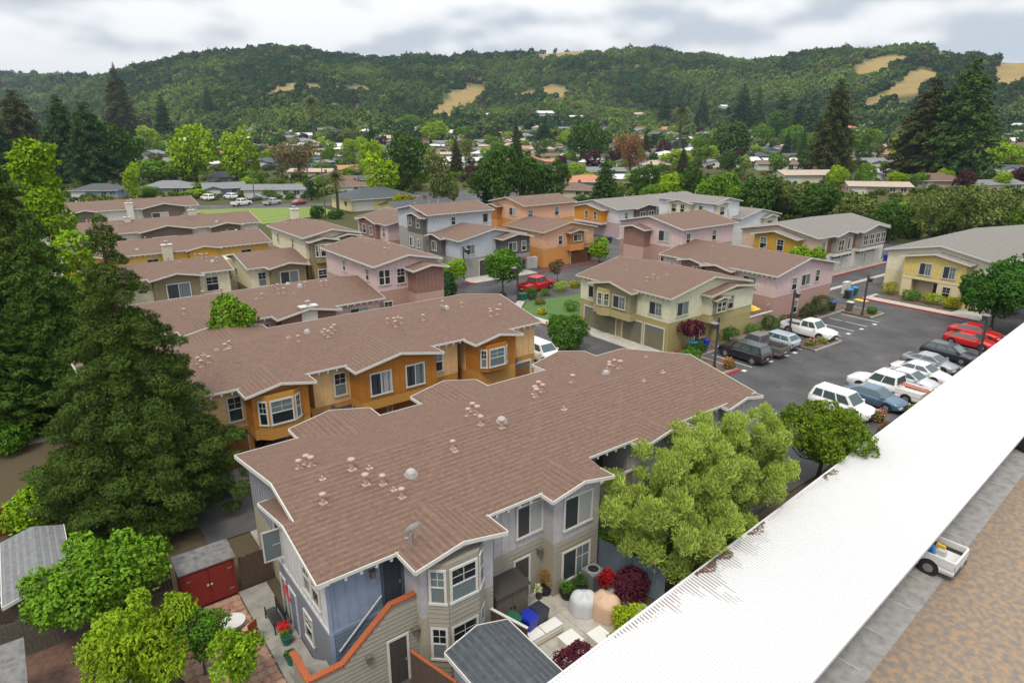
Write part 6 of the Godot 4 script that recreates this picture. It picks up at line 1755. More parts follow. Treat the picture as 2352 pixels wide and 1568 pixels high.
	# islands of the lot
	for q in [[47.0, 49.9, -36.8, -32.6, false], [60.2, 65.3, -33.0, -31.0, true], [76.2, 79.4, -36.8, -33.4, false]]:
		m = MB.new(); m.slab(rect(q[0], q[1], q[2], q[3]), -0.05, 0.12); struct(m, "lot_island", M.dirt)
		red.call([Vector2(q[0], q[3]), Vector2(q[1], q[3]), Vector2(q[1], q[2])], "kerb", M.kerb)
	red.call([Vector2(48.0, -32.3), Vector2(50.0, -32.3)], "red_kerb", M.paint_red)
	# lawn corner by the drive
	m = MB.new(); m.slab([Vector2(46.6, -53.6), Vector2(57.5, -53.6), Vector2(58.0, -61.5), Vector2(49.5, -62.6), Vector2(46.0, -59.5)], -0.05, 0.12); struct(m, "corner_lawn", M.lawn)
	m = MB.new(); m.slab([Vector2(45.2, -52.4), Vector2(46.5, -52.4), Vector2(45.9, -59.6), Vector2(49.3, -62.8), Vector2(48.8, -63.6), Vector2(44.6, -60.0)], -0.05, 0.13); struct(m, "pavement", M.concrete_pale)
	red.call([Vector2(45.0, -52.4), Vector2(44.7, -57.5)], "red_kerb", M.paint_red)
	m = MB.new(); m.slab([Vector2(57.6, -55.5), Vector2(62.5, -56), Vector2(62.5, -62.5), Vector2(58.2, -62)], -0.05, 0.11); struct(m, "pavement", M.concrete_pale)
	red.call([Vector2(61.5, -75.0), Vector2(71.5, -75.6), Vector2(75.0, -75.6)], "red_kerb", M.paint_red)
	red.call([Vector2(50.0, -75.0), Vector2(48.6, -76.0)], "red_kerb", M.paint_red)
	red.call([Vector2(92.0, -47.3), Vector2(113.0, -47.3)], "red_kerb", M.paint_red)
	# front patio of the grey row
	for i in 4:
		for j in 3:
			var q := MB.new()
			q.slab(rect(13.1 + i * 1.75, 13.1 + i * 1.75 + 1.735, -20.2 + j * 1.75, -20.2 + j * 1.75 + 1.735), -0.05, 0.04 + 0.003 * ((i + j) % 2))
			struct(q, "patio_slab", M.concrete_pale)
	for i in 3: 
		var q := MB.new(); q.slab(rect(5.4 - 0.0, 6.68, -28.6 + i * 2.3, -28.6 + i * 2.3 + 2.28), -0.05, 0.03); struct(q, "walk_slab", M.concrete)
	# flagstones of the left yard, laid as single stones
	var r := RandomNumberGenerator.new()
	r.seed = 5
	var base := MB.new(); base.slab([Vector2(2.4, -28.5), Vector2(5.35, -28.5), Vector2(5.35, -21.5), Vector2(2.0, -21.5)], -0.05, 0.012); struct(base, "mortar_bed", M.mortar)
	var paving := Node3D.new()
	paving.name = "flagstone_patio"; paving.set_meta("kind", "structure"); add_child(paving)
	O = Vector3.ZERO
	for i in 8:
		for j in 17:
			var cx := 2.35 + i * 0.4 + r.randf_range(-0.05, 0.05); var cz := -28.25 + j * 0.41 + r.randf_range(-0.05, 0.05)
			var pts := []
			var k := r.randi_range(5, 7)
			var a0 := r.randf() * TAU
			for n in k: pts.append(Vector2(cx + cos(a0 - TAU * n / k) * r.randf_range(0.19, 0.255), cz + sin(a0 - TAU * n / k) * r.randf_range(0.19, 0.255)))
			var q := MB.new()
			q.slab(pts, 0.0, 0.03 + r.randf() * 0.012)
			part(q, "flagstone", M.flagstone if r.randf() < 0.5 else M.flagstone2, paving)
	# left yards
	sheet([Vector2(-12, -26), Vector2(0.5, -26), Vector2(0.5, -30.5), Vector2(-12, -30.5)], 0.004, M.brick, "brick_yard")
	sheet([Vector2(-12, -22), Vector2(1.5, -22), Vector2(1.5, -25.6), Vector2(-12, -25.6)], 0.004, M.lawn, "yard_lawn")
	sheet([Vector2(-12, -25.6), Vector2(0.5, -25.6), Vector2(0.5, -26.1), Vector2(-12, -26.1)], 0.009, M.concrete_pale, "yard_path")
	# carport side
	sheet([Vector2(5, -6.5), Vector2(95, -14.2), Vector2(95, -21.5), Vector2(5, -13.4)], -0.01, M.concrete_bay, "carport_floor")
	sheet([Vector2(5, 30), Vector2(130, 30), Vector2(130, -17.25), Vector2(5, -6.6)], -0.004, M.tan_lot, "gravel_lot")
	for i in 26:
		var x := 8.1 + i * 2.68
		var z := -8.25 + cline(x) + 0.05
		sheet([Vector2(x - 0.05, z), Vector2(x + 0.05, z), Vector2(x - 0.35, z - 5.4), Vector2(x - 0.45, z - 5.4)], -0.004, M.concrete_pale, "bay_line")
	sheet([Vector2(22.0, -15.6), Vector2(88, -21.2), Vector2(88, -19.2), Vector2(22, -13.4)], 0.03, M.dirt, "planting_strip")
	red.call([Vector2(47.5, -18.55), Vector2(80, -20.6)], "kerb", M.kerb)

# ---------------------------------------------------------------- things near by
func make_carport() -> void:
	var t := thing("carport", "long white corrugated metal carport roof over concrete bays", "carport", Vector3(40, 0, -13))
	var m := MB.new()
	var x := 4.0
	var p := 0.17
	var pa := func(xx: float, f: float, y: float) -> Vector3:      # f: 0 at the far edge, 1 at the near edge
		var zl := -14.15 - 0.088 * (xx - 19.5); var zr := -8.35 - 0.0855 * (xx - 19.5)
		return Vector3(xx - 0.09 * (lerpf(zl, zr, f) - zl) * 0.0, lerpf(2.95, 2.5, f) + y, lerpf(zl, zr, f))
	while x < 92.0:
		var seg := [[0.0, 0.0], [0.055, 0.0], [0.075, 0.04], [0.15, 0.04], [0.17, 0.0]]
		for i in 4:
			var a: Array = seg[i]; var b: Array = seg[i + 1]
			m.quad(pa.call(x + a[0], 1.0, a[1]), pa.call(x + b[0], 1.0, b[1]), pa.call(x + b[0], 0.0, b[1]), pa.call(x + a[0], 0.0, a[1]))
		x += p
	part(m, "roof_sheet", M.white_metal, t)
	m = MB.new()
	for f in [0.0, 1.0]: m.bar(pa.call(4.0, f, -0.03), pa.call(92.0, f, -0.03), 0.1, 0.16)
	part(m, "edge_trim", M.white_metal, t)
	for i in 11:
		var xx := 7.0 + i * 8.0
		m = MB.new()
		m.tube(Vector3(xx, 0, pa.call(xx, 0.3, 0.0).z), pa.call(xx, 0.3, -0.05), 0.07, 0.07, 8)
		m.bar(pa.call(xx, 0.02, -0.18), pa.call(xx, 0.98, -0.18), 0.1, 0.16)
		part(m, "post", M.metal, t)
	# pine straw that lies on the sheet under the tree
	var r := RandomNumberGenerator.new()
	r.seed = 8
	var s := MB.new()
	var gx := 4.0
	while gx < 90.0:
		gx += p
		var bell := exp(-pow((gx - 21.5) / 4.2, 2.0)) + 0.6 * exp(-pow((gx - 33.0) / 2.2, 2.0))
		var ln := 0.34 * bell * (0.62 + 0.75 * terr_noise.get_noise_1d(gx * 160.0))
		if ln < 0.02: continue
		for k in 6:                                   # one strip of litter per groove, thinning out down the slope
			var f0 := 0.012 + ln * k / 6.0; var f1 := 0.012 + ln * (k + 1) / 6.0
			if k > 2 and r.randf() < 0.22: continue
			var w0 := 0.03 * (1.0 - 0.14 * k); var w1 := 0.03 * (1.0 - 0.14 * (k + 1))
			var q0: Vector3 = pa.call(gx + 0.028, f0, 0.008); var q1: Vector3 = pa.call(gx + 0.028, f1, 0.008)
			s.quad(q0 - Vector3(w0, 0, 0), q0 + Vector3(w0, 0, 0), q1 + Vector3(w1, 0, 0), q1 - Vector3(w1, 0, 0))
	for i in 1100:
		var hx := 20.3 + 2.6 * r.randf() if r.randf() < 0.6 else (24.6 + 1.5 * r.randf() if r.randf() < 0.5 else 32.3 + 1.4 * r.randf())
		var q: Vector3 = pa.call(hx, 0.012 + 0.07 * pow(r.randf(), 1.6) * absf(sin(hx * 2.3)), 0.04 + r.randf() * 0.03)
		leaf_at(s, q, Vector3(r.randf_range(-1, 1), 0.1, r.randf_range(-1, 1)).normalized() * 0.06, Vector3(r.randf_range(-1, 1), 0.1, r.randf_range(-1, 1)).normalized() * 0.025)
	var o := solo(s, "leaf_litter", mat(lin(0.13, 0.07, 0.045)), "brown leaf litter caught in the white roof's grooves under the tree", "leaf litter", Vector3(24, 2.9, -14))
	o.set_meta("kind", "stuff")

func lamp(at: Vector3, yaw: float, label: String) -> void:
	var t := thing("street_lamp", label, "lamp", at, "lot lamps")
	O = Vector3.ZERO
	t.rotation.y = yaw
	var m := MB.new()
	m.tube(Vector3.ZERO, Vector3(0, 0.35, 0), 0.16, 0.14, 10); m.box(-0.08, 0.08, 0.35, 4.75, -0.08, 0.08)
	part(m, "post", M.lamp_metal, t)
	m = MB.new(); m.box(-0.5, -0.08, 4.35, 4.42, -0.04, 0.04); m.box(-0.5, -0.08, 4.1, 4.14, -0.03, 0.03); part(m, "arm", M.lamp_metal, t)
	m = MB.new()
	m.hexa([Vector3(-0.74, 3.85, 0.2), Vector3(-0.36, 3.85, 0.2), Vector3(-0.36, 3.85, -0.2), Vector3(-0.74, 3.85, -0.2), Vector3(-0.82, 4.3, 0.27), Vector3(-0.28, 4.3, 0.27), Vector3(-0.28, 4.3, -0.27), Vector3(-0.82, 4.3, -0.27)])
	var h := part(m, "lamp_head", M.lamp_metal, t)
	m = MB.new(); m.hexa([Vector3(-0.86, 4.3, 0.31), Vector3(-0.24, 4.3, 0.31), Vector3(-0.24, 4.3, -0.31), Vector3(-0.86, 4.3, -0.31), Vector3(-0.7, 4.42, 0.16), Vector3(-0.4, 4.42, 0.16), Vector3(-0.4, 4.42, -0.16), Vector3(-0.7, 4.42, -0.16)]); part(m, "hood", M.lamp_hood, h)

func bin(at: Vector3, yaw: float, mt: Material, lid: Material, label: String, group := "") -> void:
	var t := thing("wheelie_bin", label, "bin", at, group)
	O = Vector3.ZERO
	t.rotation.y = yaw
	var m := MB.new()
	m.hexa([Vector3(-0.24, 0.08, 0.26), Vector3(0.24, 0.08, 0.26), Vector3(0.24, 0.08, -0.26), Vector3(-0.24, 0.08, -0.26), Vector3(-0.32, 1.0, 0.34), Vector3(0.32, 1.0, 0.34), Vector3(0.32, 1.0, -0.34), Vector3(-0.32, 1.0, -0.34)])
	part(m, "body", mt, t)
	m = MB.new(); m.hexa([Vector3(-0.34, 1.005, 0.36), Vector3(0.34, 1.005, 0.36), Vector3(0.34, 1.005, -0.38), Vector3(-0.34, 1.005, -0.38), Vector3(-0.28, 1.1, 0.28), Vector3(0.28, 1.1, 0.28), Vector3(0.28, 1.1, -0.3), Vector3(-0.28, 1.1, -0.3)]); part(m, "lid", lid, t)
	for sg in [-1.0, 1.0]:
		m = MB.new(); m.tube(Vector3(sg * 0.2, 0.11, -0.3), Vector3(sg * 0.28, 0.11, -0.3), 0.11, 0.11, 10); part(m, "wheel", M.rubber, t)

func fence(label: String, a: Vector3, b: Vector3, h: float, mt: Material, cap: Material = null) -> void:
	var t := thing("board_fence", label, "fence", a)
	var d := b - a
	var n := maxi(2, int(d.length() / 0.16))
	var r := RandomNumberGenerator.new()
	r.seed = int(absf(a.x * 91 + a.z * 17))
	var dir := d.normalized()
	var s := dir.cross(Vector3.UP) * 0.012
	for i in n:
		var p := a + d * (float(i) / n) + dir * 0.006; var q := a + d * (float(i + 1) / n) - dir * 0.006
		var hh := h + r.randf_range(-0.04, 0.04)
		var up := Vector3(0, hh, 0)
		var m := MB.new()
		m.hexa([p + s, q + s, q - s, p - s, p + s + up, q + s + up, q - s + up, p - s + up])
		part(m, "board", mt, t)
	var m := MB.new()
	m.bar(a + Vector3(0, h * 0.75, 0) - s * 4, b + Vector3(0, h * 0.75, 0) - s * 4, 0.06, 0.09); m.bar(a + Vector3(0, h * 0.25, 0) - s * 4, b + Vector3(0, h * 0.25, 0) - s * 4, 0.06, 0.09)
	part(m, "rail", mt, t)
	if cap:
		m = MB.new(); m.bar(a + Vector3(0, h + 0.07, 0), b + Vector3(0, h + 0.07, 0), 0.12, 0.05); part(m, "cap", cap, t)

func pot_plant(label: String, at: Vector3, hm: float, pm: Material, cm: Material, sd: int, w := 0.3) -> void:
	var t := thing("potted_plant", label, "plant", at)
	var m := MB.new()
	m.tube(at, at + Vector3(0, 0.34, 0), w * 0.55, w * 0.75, 12); m.tube(at + Vector3(0, 0.34, 0), at + Vector3(0, 0.38, 0), w * 0.82, w * 0.82, 12)
	part(m, "pot", pm, t)
	inst(crown_mesh(sd, lumps(sd, 4, Vector3(w * 0.5, hm * 0.3, w * 0.5), w * 0.4, w * 0.6), 260.0, 0.1, 0.05), "foliage", cm, t, Vector3(0, 0.38 + hm * 0.35, 0))

func make_near_things() -> void:
	# red garden shed
	var t := thing("garden_shed", "red wooden garden shed with grey metal roof by the plank gate", "shed", Vector3(4.2, 0, -29.2))
	var m := MB.new(); m.hexa([Vector3(3.1, 0, -28.6), Vector3(5.4, 0, -28.6), Vector3(5.4, 0, -29.9), Vector3(3.1, 0, -29.9), Vector3(3.1, 1.95, -28.6), Vector3(5.4, 1.95, -28.6), Vector3(5.4, 2.1, -29.9), Vector3(3.1, 2.1, -29.9)]); part(m, "wall", M.red_wood, t)
	for i in 2:
		m = MB.new(); m.box(3.25 + i * 1.02, 4.23 + i * 1.02, 0.08, 1.85, -28.6, -28.57)
		var d := part(m, "door", M.red_wood, t)
		for h in [0.4, 1.5]:
			m = MB.new(); m.box(3.3 + i * 1.75, 3.5 + i * 1.75, h, h + 0.07, -28.57, -28.555); part(m, "hinge", M.metal, d)
		m = MB.new(); m.box(4.12 + i * 0.16, 4.2 + i * 0.16, 1.0, 1.08, -28.57, -28.53); part(m, "handle", M.lamp_glass, d)
	m = MB.new(); m.hexa([Vector3(3.02, 1.97, -28.53), Vector3(5.48, 1.97, -28.53), Vector3(5.48, 2.12, -30.0), Vector3(3.02, 2.12, -30.0), Vector3(3.02, 2.03, -28.53), Vector3(5.48, 2.03, -28.53), Vector3(5.48, 2.18, -30.0), Vector3(3.02, 2.18, -30.0)]); part(m, "roof", M.shed_roof, t)
	fence("weathered plank gate between the red shed and the blue wall", Vector3(5.6, 0, -28.75), Vector3(7.1, 0, -28.75), 1.75, M.fence_wood)
	fence("dark plank fence along the alley behind the red shed", Vector3(-4, 0, -31.6), Vector3(3.0, 0, -30.8), 1.7, M.fence_wood)
	fence("weathered grey plank fence in the left yard", Vector3(-9, 0, -29.7), Vector3(0.4, 0, -29.9), 1.8, M.fence_grey)
	fence("blue-grey plank fence between the patio and the feathery tree", Vector3(20.05, 0, -20.3), Vector3(20.8, 0, -16.0), 1.8, M.fence_blue)
	fence("dark plank fence with pale cap in front of the brown storage shed", Vector3(13.05, 0, -18.9), Vector3(13.6, 0, -17.0), 1.7, M.fence_wood, M.trim)
	fence("dark plank fence with orange cap below the grey stair wall", Vector3(9.3, 0, -18.9), Vector3(9.9, 0, -16.5), 1.6, M.fence_wood, M.redwood_cap)
	fence("rust brown plank fence beyond the tall conifer", Vector3(-8, 0, -40.5), Vector3(0.5, 0, -41.5), 1.6, M.red_wood)
	# brown storage shed on the patio
	t = thing("storage_shed", "brown resin storage shed with dark lid against the grey wall", "shed", Vector3(14.4, 0, -19.7))
	m = MB.new(); m.box(13.6, 15.35, 0.04, 1.75, -20.1, -19.2); part(m, "wall", M.brown_wood, t)
	for i in 2:
		m = MB.new(); m.box(13.65 + i * 0.83, 14.46 + i * 0.83, 0.1, 1.68, -19.2, -19.17); var d := part(m, "door", M.brown_wood, t)
		m = MB.new(); m.box(14.36 + i * 0.2, 14.42 + i * 0.2, 0.8, 0.95, -19.17, -19.14); part(m, "handle", M.black, d)
	m = MB.new(); m.hexa([Vector3(13.5, 1.76, -19.05), Vector3(15.45, 1.76, -19.05), Vector3(15.45, 1.76, -20.18), Vector3(13.5, 1.76, -20.18), Vector3(13.55, 1.84, -19.1), Vector3(15.4, 1.84, -19.1), Vector3(15.4, 2.0, -20.15), Vector3(13.55, 2.0, -20.15)]); part(m, "lid", M.brown_dark, t)
	# air conditioner
	t = thing("air_conditioner", "grey box air conditioner with round fan beside the blue fence", "air conditioner", Vector3(19.0, 0, -18.9))
	m = MB.new(); m.box(18.6, 19.45, 0.04, 1.0, -19.25, -18.45); part(m, "casing", M.metal, t)
	for i in 9:
		m = MB.new(); m.box(18.64, 19.41, 0.14 + i * 0.09, 0.17 + i * 0.09, -18.45, -18.435); part(m, "louvre", M.black, t)
	m = MB.new(); m.tube(Vector3(19.02, 1.0, -18.85), Vector3(19.02, 1.04, -18.85), 0.33, 0.33, 18); var fan := part(m, "fan_ring", M.galv, t)
	m = MB.new(); m.tube(Vector3(19.02, 1.04, -18.85), Vector3(19.02, 1.045, -18.85), 0.27, 0.27, 18); part(m, "fan_grille", M.black, fan)
	# covered things
	for q in [[17.55, -17.9, 0.62, 1.0, M.cover_grey, "covered_grill", "pale grey fabric cover over a patio grill", 41], [18.15, -17.1, 0.68, 1.1, M.cover_tan, "covered_patio_set", "pleated tan fabric cover over stacked patio furniture", 42]]:
		m = MB.new()
		var k := 28
		for j in 10:
			for i in k:
				var f := func(jj: int, ii: int) -> Vector3:
					var hf := jj / 10.0
					var a := TAU * ii / k
					var rr: float = q[2] * (1.02 - 0.1 * hf - 0.5 * pow(hf, 7.0)) * (1.0 + 0.05 * sin(a * 7 + q[7]) * (1.0 - hf) + (0.03 * sin(hf * 30.0) if q[7] == 42 else 0.0) + 0.06 * sin(a * 2.0 + q[7]))
					return Vector3(q[0] + cos(a) * rr, 0.06 + q[3] * (hf - 0.14 * absf(sin(a * 1.5 + q[7])) * pow(hf, 3.0)), q[1] - sin(a) * rr)
				m.quad(f.call(j, i), f.call(j, i + 1), f.call(j + 1, i + 1), f.call(j + 1, i))
				if j == 9: m.tri(f.call(10, i), f.call(10, i + 1), Vector3(q[0], 0.06 + q[3] * 0.97, q[1]))
		solo(m, q[5], q[4], q[6], "cover", Vector3(q[0], 0, q[1]), "", false, true)
	# cushions / bench seats
	t = thing("patio_bench", "low cream patio bench with white cushions in front of the slate roof", "bench", Vector3(15.2, 0, -17.5))
	m = MB.new(); m.box(13.9, 15.9, 0.12, 0.36, -18.0, -17.4); part(m, "frame", M.ivory, t)
	for i in 2:
		m = MB.new(); m.box(13.95 + i * 1.0, 14.9 + i * 1.0, 0.36, 0.5, -17.97, -17.42); part(m, "cushion", M.cushion, t)
	for q in [[15.6, -16.6, "white cushioned patio ottoman between the bench and purple shrub"], [16.7, -16.0, "white cushioned patio stool beside the carport roof"]]:
		t = thing("patio_stool", q[2], "stool", Vector3(q[0], 0, q[1]))
		m = MB.new(); m.box(q[0] - 0.38, q[0] + 0.38, 0.08, 0.36, q[1] - 0.38, q[1] + 0.38); part(m, "base", M.ivory, t)
		m = MB.new(); m.box(q[0] - 0.4, q[0] + 0.4, 0.36, 0.5, q[1] - 0.4, q[1] + 0.4); part(m, "cushion", M.cushion, t)
	bin(Vector3(14.0, 0.04, -18.5), 0.3, M.bin_green, M.bin_green, "green wheeled bin behind the fence with pale cap"); bin(Vector3(14.6, 0.04, -18.2), 0.2, M.blue_bin, M.blue_bin, "blue wheeled bin beside the brown storage shed"); bin(Vector3(15.25, 0.04, -18.3), 0.1, M.bin_black, M.bin_black, "black wheeled bin beside the brown storage shed")
	# slate-roofed small outbuilding at the bottom edge
	t = thing("outbuilding", "small outbuilding with dark slate shingle gable roof beside the patio", "outbuilding", Vector3(11.3, 0, -15.4))
	var ks := {up = plaster(lin(0.3, 0.34, 0.4)), lo = plaster(lin(0.3, 0.34, 0.4)), roof = M.roof_slate, trim = M.trim, battens = false}
	vol(t, 10.2, 12.6, -17.1, -12.4, 2.35, "z", ks, {band = 0.0, ov = 0.25, slope = 0.32, ro = {rafters = false}})
	# grey-roofed sheds on the left edge
	t = thing("garden_house", "garden house with light grey shingle roof behind the left fence", "outbuilding", Vector3(-2.0, 0, -31.5))
	var kl := {up = M.fence_grey, lo = M.fence_grey, roof = M.roof_pale, trim = M.trim, battens = false}
	vol(t, -2.9, -0.9, -35.6, -30.6, 2.3, "z", kl, {band = 0.0, ov = 0.25, slope = 0.3, ro = {rafters = false, ends = "b"}})
	t = thing("lean_to", "low grey metal lean-to roof in the left yard corner", "outbuilding", Vector3(-3.4, 0, -26.2))
	m = MB.new(); m.hexa([Vector3(-5.5, 2.25, -24.4), Vector3(-2.5, 2.25, -24.4), Vector3(-2.5, 2.45, -27.5), Vector3(-5.5, 2.45, -27.5), Vector3(-5.5, 2.32, -24.4), Vector3(-2.5, 2.32, -24.4), Vector3(-2.5, 2.52, -27.5), Vector3(-5.5, 2.52, -27.5)]); part(m, "roof", M.shed_roof, t)
	m = MB.new(); m.box(-5.4, -2.7, 0, 2.3, -27.3, -24.6); part(m, "wall", M.fence_grey, t)
	# trellis at the left edge
	t = thing("trellis", "pale wooden lattice trellis beside the grey garden house", "trellis", Vector3(-4.5, 0, -33.5))
	for i in 7:
		m = MB.new(); m.box(-5.6 + i * 0.36, -5.55 + i * 0.36, 0, 2.4, -33.5, -33.45); part(m, "slat", M.ivory, t)
		m = MB.new(); m.box(-5.6, -3.4, 0.3 + i * 0.33, 0.35 + i * 0.33, -33.45, -33.42); part(m, "slat", M.ivory, t)
	t = thing("canopy_tent", "white canopy tent top among the trees at the left edge", "tent", P(45, 905, 0))
	var ct := P(45, 905, 0)
	m = MB.new(); m.box(ct.x - 1.5, ct.x + 1.5, 0, 1.9, ct.z - 1.4, ct.z + 1.4); m.tri(ct + Vector3(-1.6, 1.9, 1.5), ct + Vector3(1.6, 1.9, 1.5), ct + Vector3(0, 2.6, 0)); m.tri(ct + Vector3(-1.6, 1.9, -1.5), ct + Vector3(-1.6, 1.9, 1.5), ct + Vector3(0, 2.6, 0)); m.tri(ct + Vector3(1.6, 1.9, 1.5), ct + Vector3(1.6, 1.9, -1.5), ct + Vector3(0, 2.6, 0))
	part(m, "canopy", M.white_metal, t)
	# bench, table and chairs of the left yard
	t = thing("garden_bench", "black slatted metal bench against the blue grey end wall", "bench", Vector3(6.2, 0, -25.4))
	for i in 6:
		m = MB.new(); m.box(5.85 + i * 0.08, 5.91 + i * 0.08, 0.42, 0.45, -26.1, -24.75); part(m, "slat", M.black, t)
		m = MB.new(); m.box(6.36, 6.39, 0.5 + i * 0.08, 0.56 + i * 0.08, -26.1, -24.75); part(m, "slat", M.black, t)
	for z in [-26.1, -24.8]:
		for x in [5.85, 6.35]:
			m = MB.new(); m.box(x, x + 0.05, 0.03, 0.98 if x > 6 else 0.62, z, z + 0.05); part(m, "leg", M.black, t)
	t = thing("garden_table", "round white-topped table with wooden legs on the flagstones", "table", Vector3(4.5, 0, -25.9))
	m = MB.new(); m.tube(Vector3(4.5, 0.7, -25.9), Vector3(4.5, 0.74, -25.9), 0.5, 0.5, 20); part(m, "table_top", M.lamp_glass, t)
	m = MB.new(); m.tube(Vector3(4.5, 0.03, -25.9), Vector3(4.5, 0.7, -25.9), 0.06, 0.05, 8); part(m, "leg", M.redwood_cap, t)
	for q in [[4.95, -25.3, 0.5], [4.55, -24.9, 0.1], [3.9, -26.4, 2.2]]:
		t = thing("garden_chair", "wooden garden chair with pale cushion at the round garden table", "chair", Vector3(q[0], 0.03, q[1]), "chairs at the round garden table")
		O = Vector3.ZERO
		t.rotation.y = q[2]
		m = MB.new(); m.box(-0.24, 0.24, 0.38, 0.42, -0.24, 0.24); part(m, "seat", M.redwood_cap, t)
		m = MB.new(); m.box(-0.22, 0.22, 0.42, 0.5, -0.22, 0.22); part(m, "cushion", M.cover_tan, t)
		m = MB.new(); m.box(-0.24, 0.24, 0.5, 0.9, 0.21, 0.25); part(m, "backrest", M.redwood_cap, t)
		for x in [-0.22, 0.18]:
			for z in [-0.22, 0.18]:
				m = MB.new(); m.box(x, x + 0.04, 0.0, 0.38, z, z + 0.04); part(m, "leg", M.redwood_cap, t)
	t = thing("red_stool", "red plastic step stool at the brown door under the stair", "stool", Vector3(9.95, 0, -18.45))
	m = MB.new(); m.box(9.75, 10.15, 0.5, 0.57, -18.65, -18.25); part(m, "seat", M.paint_red, t)
	for x in [9.76, 10.09]:
		m = MB.new(); m.box(x, x + 0.05, 0.0, 0.5, -18.63, -18.27); part(m, "leg", M.paint_red, t)
	var red_cloth := mat(lin(0.4, 0.02, 0.02), 0.8)
	t = thing("garland", "red bow garland hanging on the blue grey end wall", "garland", Vector3(6.66, 1.6, -25.1))
	m = MB.new()
	for i in 8: m.tube(Vector3(6.64, 1.9 - 0.08 * absf(i - 2.0), -25.5 + i * 0.09), Vector3(6.64, 1.9 - 0.08 * absf(i - 1.0), -25.41 + i * 0.09), 0.06, 0.06, 6)
	part(m, "ribbon", red_cloth, t)
	# yellow parasol and bins by the pink patio
	t = thing("parasol", "yellow patio parasol between the olive and pink townhouses", "parasol", Vector3(62.4, 0, -40.2))
	m = MB.new(); m.tube(Vector3(62.4, 0, -40.2), Vector3(62.4, 2.5, -40.2), 0.03, 0.03, 6); part(m, "pole", M.metal, t)
	m = MB.new()
	for i in 6: m.tri(Vector3(62.4, 2.55, -40.2), Vector3(62.4 + cos(TAU * i / 6) * 1.35, 2.05, -40.2 - sin(TAU * i / 6) * 1.35), Vector3(62.4 + cos(TAU * (i + 1) / 6) * 1.35, 2.05, -40.2 - sin(TAU * (i + 1) / 6) * 1.35))
	part(m, "canopy", M.yellow_cloth, t)
	tail_dish(Vector3(64.3, 1.6, -39.0), "white satellite dish on the low patio wall of the pink townhouse")
	bin(Vector3(50.3, 0.12, -37.9), 0.1, M.bin_black, M.bin_sky, "black bin with sky blue lid under the purple tree"); bin(Vector3(51.1, 0.12, -37.8), 0.0, M.bin_black, M.bin_black, "black bin beside the blue bin at the olive townhouse"); bin(Vector3(51.9, 0.12, -37.7), 0.05, M.blue_bin, M.blue_bin, "blue bin beside the dark suv")
	bin(Vector3(75.6, 0.12, -37.6), 0.2, M.bin_black, M.blue_bin, "dark bin with blue lid by the rose shrubs"); bin(Vector3(77.3, 0.12, -36.4), 0.0, M.brown_wood, M.trim, "brown litter bin with pale lid at the end of the parking bays")
	bin(Vector3(83.2, 0.01, -39.7), 0.0, M.bin_black, M.bin_black, "black bin on the yellow ramp pad"); bin(Vector3(84.0, 0.01, -39.8), 0.0, M.bin_sky, M.bin_sky, "bright blue bin on the yellow ramp pad"); bin(Vector3(84.9, 0.14, -39.7), 0.0, M.bin_green, M.bin_sky, "green bin with blue lid by the red kerb")
	bin(P(1383, 560) , 0.0, M.blue_bin, M.blue_bin, "deep blue bin beside the white garage door"); bin(P(1400, 557), 0.0, M.bin_black, M.blue_bin, "dark bin with blue lid near the white garage door"); bin(P(1205, 612), 0.0, M.blue_bin, M.blue_bin, "blue bin at the grey garage house"); bin(P(1216, 612), 0.0, M.bin_black, M.bin_black, "black bin at the grey garage house"); bin(P(2035, 600), 0.0, M.blue_bin, M.blue_bin, "blue bin at the end of the tan townhouse row")
	t = thing("utility_cabinet", "pale grey double utility cabinet at the orange townhouse", "cabinet", P(1222, 617))
	var uc := P(1222, 617)
	for i in 2:
		m = MB.new(); m.box(uc.x - 1.0 + i * 1.05, uc.x + i * 1.05, 0.1, 1.75, uc.z - 0.6, uc.z); part(m, "door", M.trim, t)
	m = MB.new(); m.box(uc.x - 1.05, uc.x + 1.1, 0, 0.12, uc.z - 0.65, uc.z + 0.05); part(m, "plinth", M.concrete, t)
	t = thing("utility_box", "white utility box beside the street bins", "cabinet", Vector3(85.4, 0, -41.0))
	m = MB.new(); m.box(84.9, 86.0, 0.1, 1.6, -41.4, -40.8); part(m, "casing", M.trim, t)
	m = MB.new(); m.box(84.8, 86.1, 0.0, 0.12, -41.5, -40.7); part(m, "plinth", M.concrete, t)
	t = thing("utility_box", "green utility cabinet at the corner lawn", "cabinet", P(1200, 690))
	var ub := P(1200, 690)
	m = MB.new(); m.box(ub.x - 0.5, ub.x + 0.5, 0.1, 0.95, ub.z - 0.4, ub.z + 0.4); part(m, "casing", M.bin_green, t)
	m = MB.new(); m.box(ub.x - 0.6, ub.x + 0.6, 0.0, 0.12, ub.z - 0.5, ub.z + 0.5); part(m, "plinth", M.concrete, t)
	# lamps
	lamp(Vector3(48.4, 0.1, -33.9), 0.0, "dark lot lamp beside the dark suv"); lamp(Vector3(63.3, 0.1, -35.6), PI, "dark lot lamp beside the white pickup"); lamp(Vector3(76.5, 0.1, -34.5), PI, "dark lot lamp at the end of the empty bays"); lamp(Vector3(70.6, 0.05, -20.6), 0.0, "lot lamp beside the red car"); lamp(P(1189, 692), 0.0, "dark lamp at the corner lawn"); lamp(P(1066, 643), PI, "dark lamp beside the grey garage house")
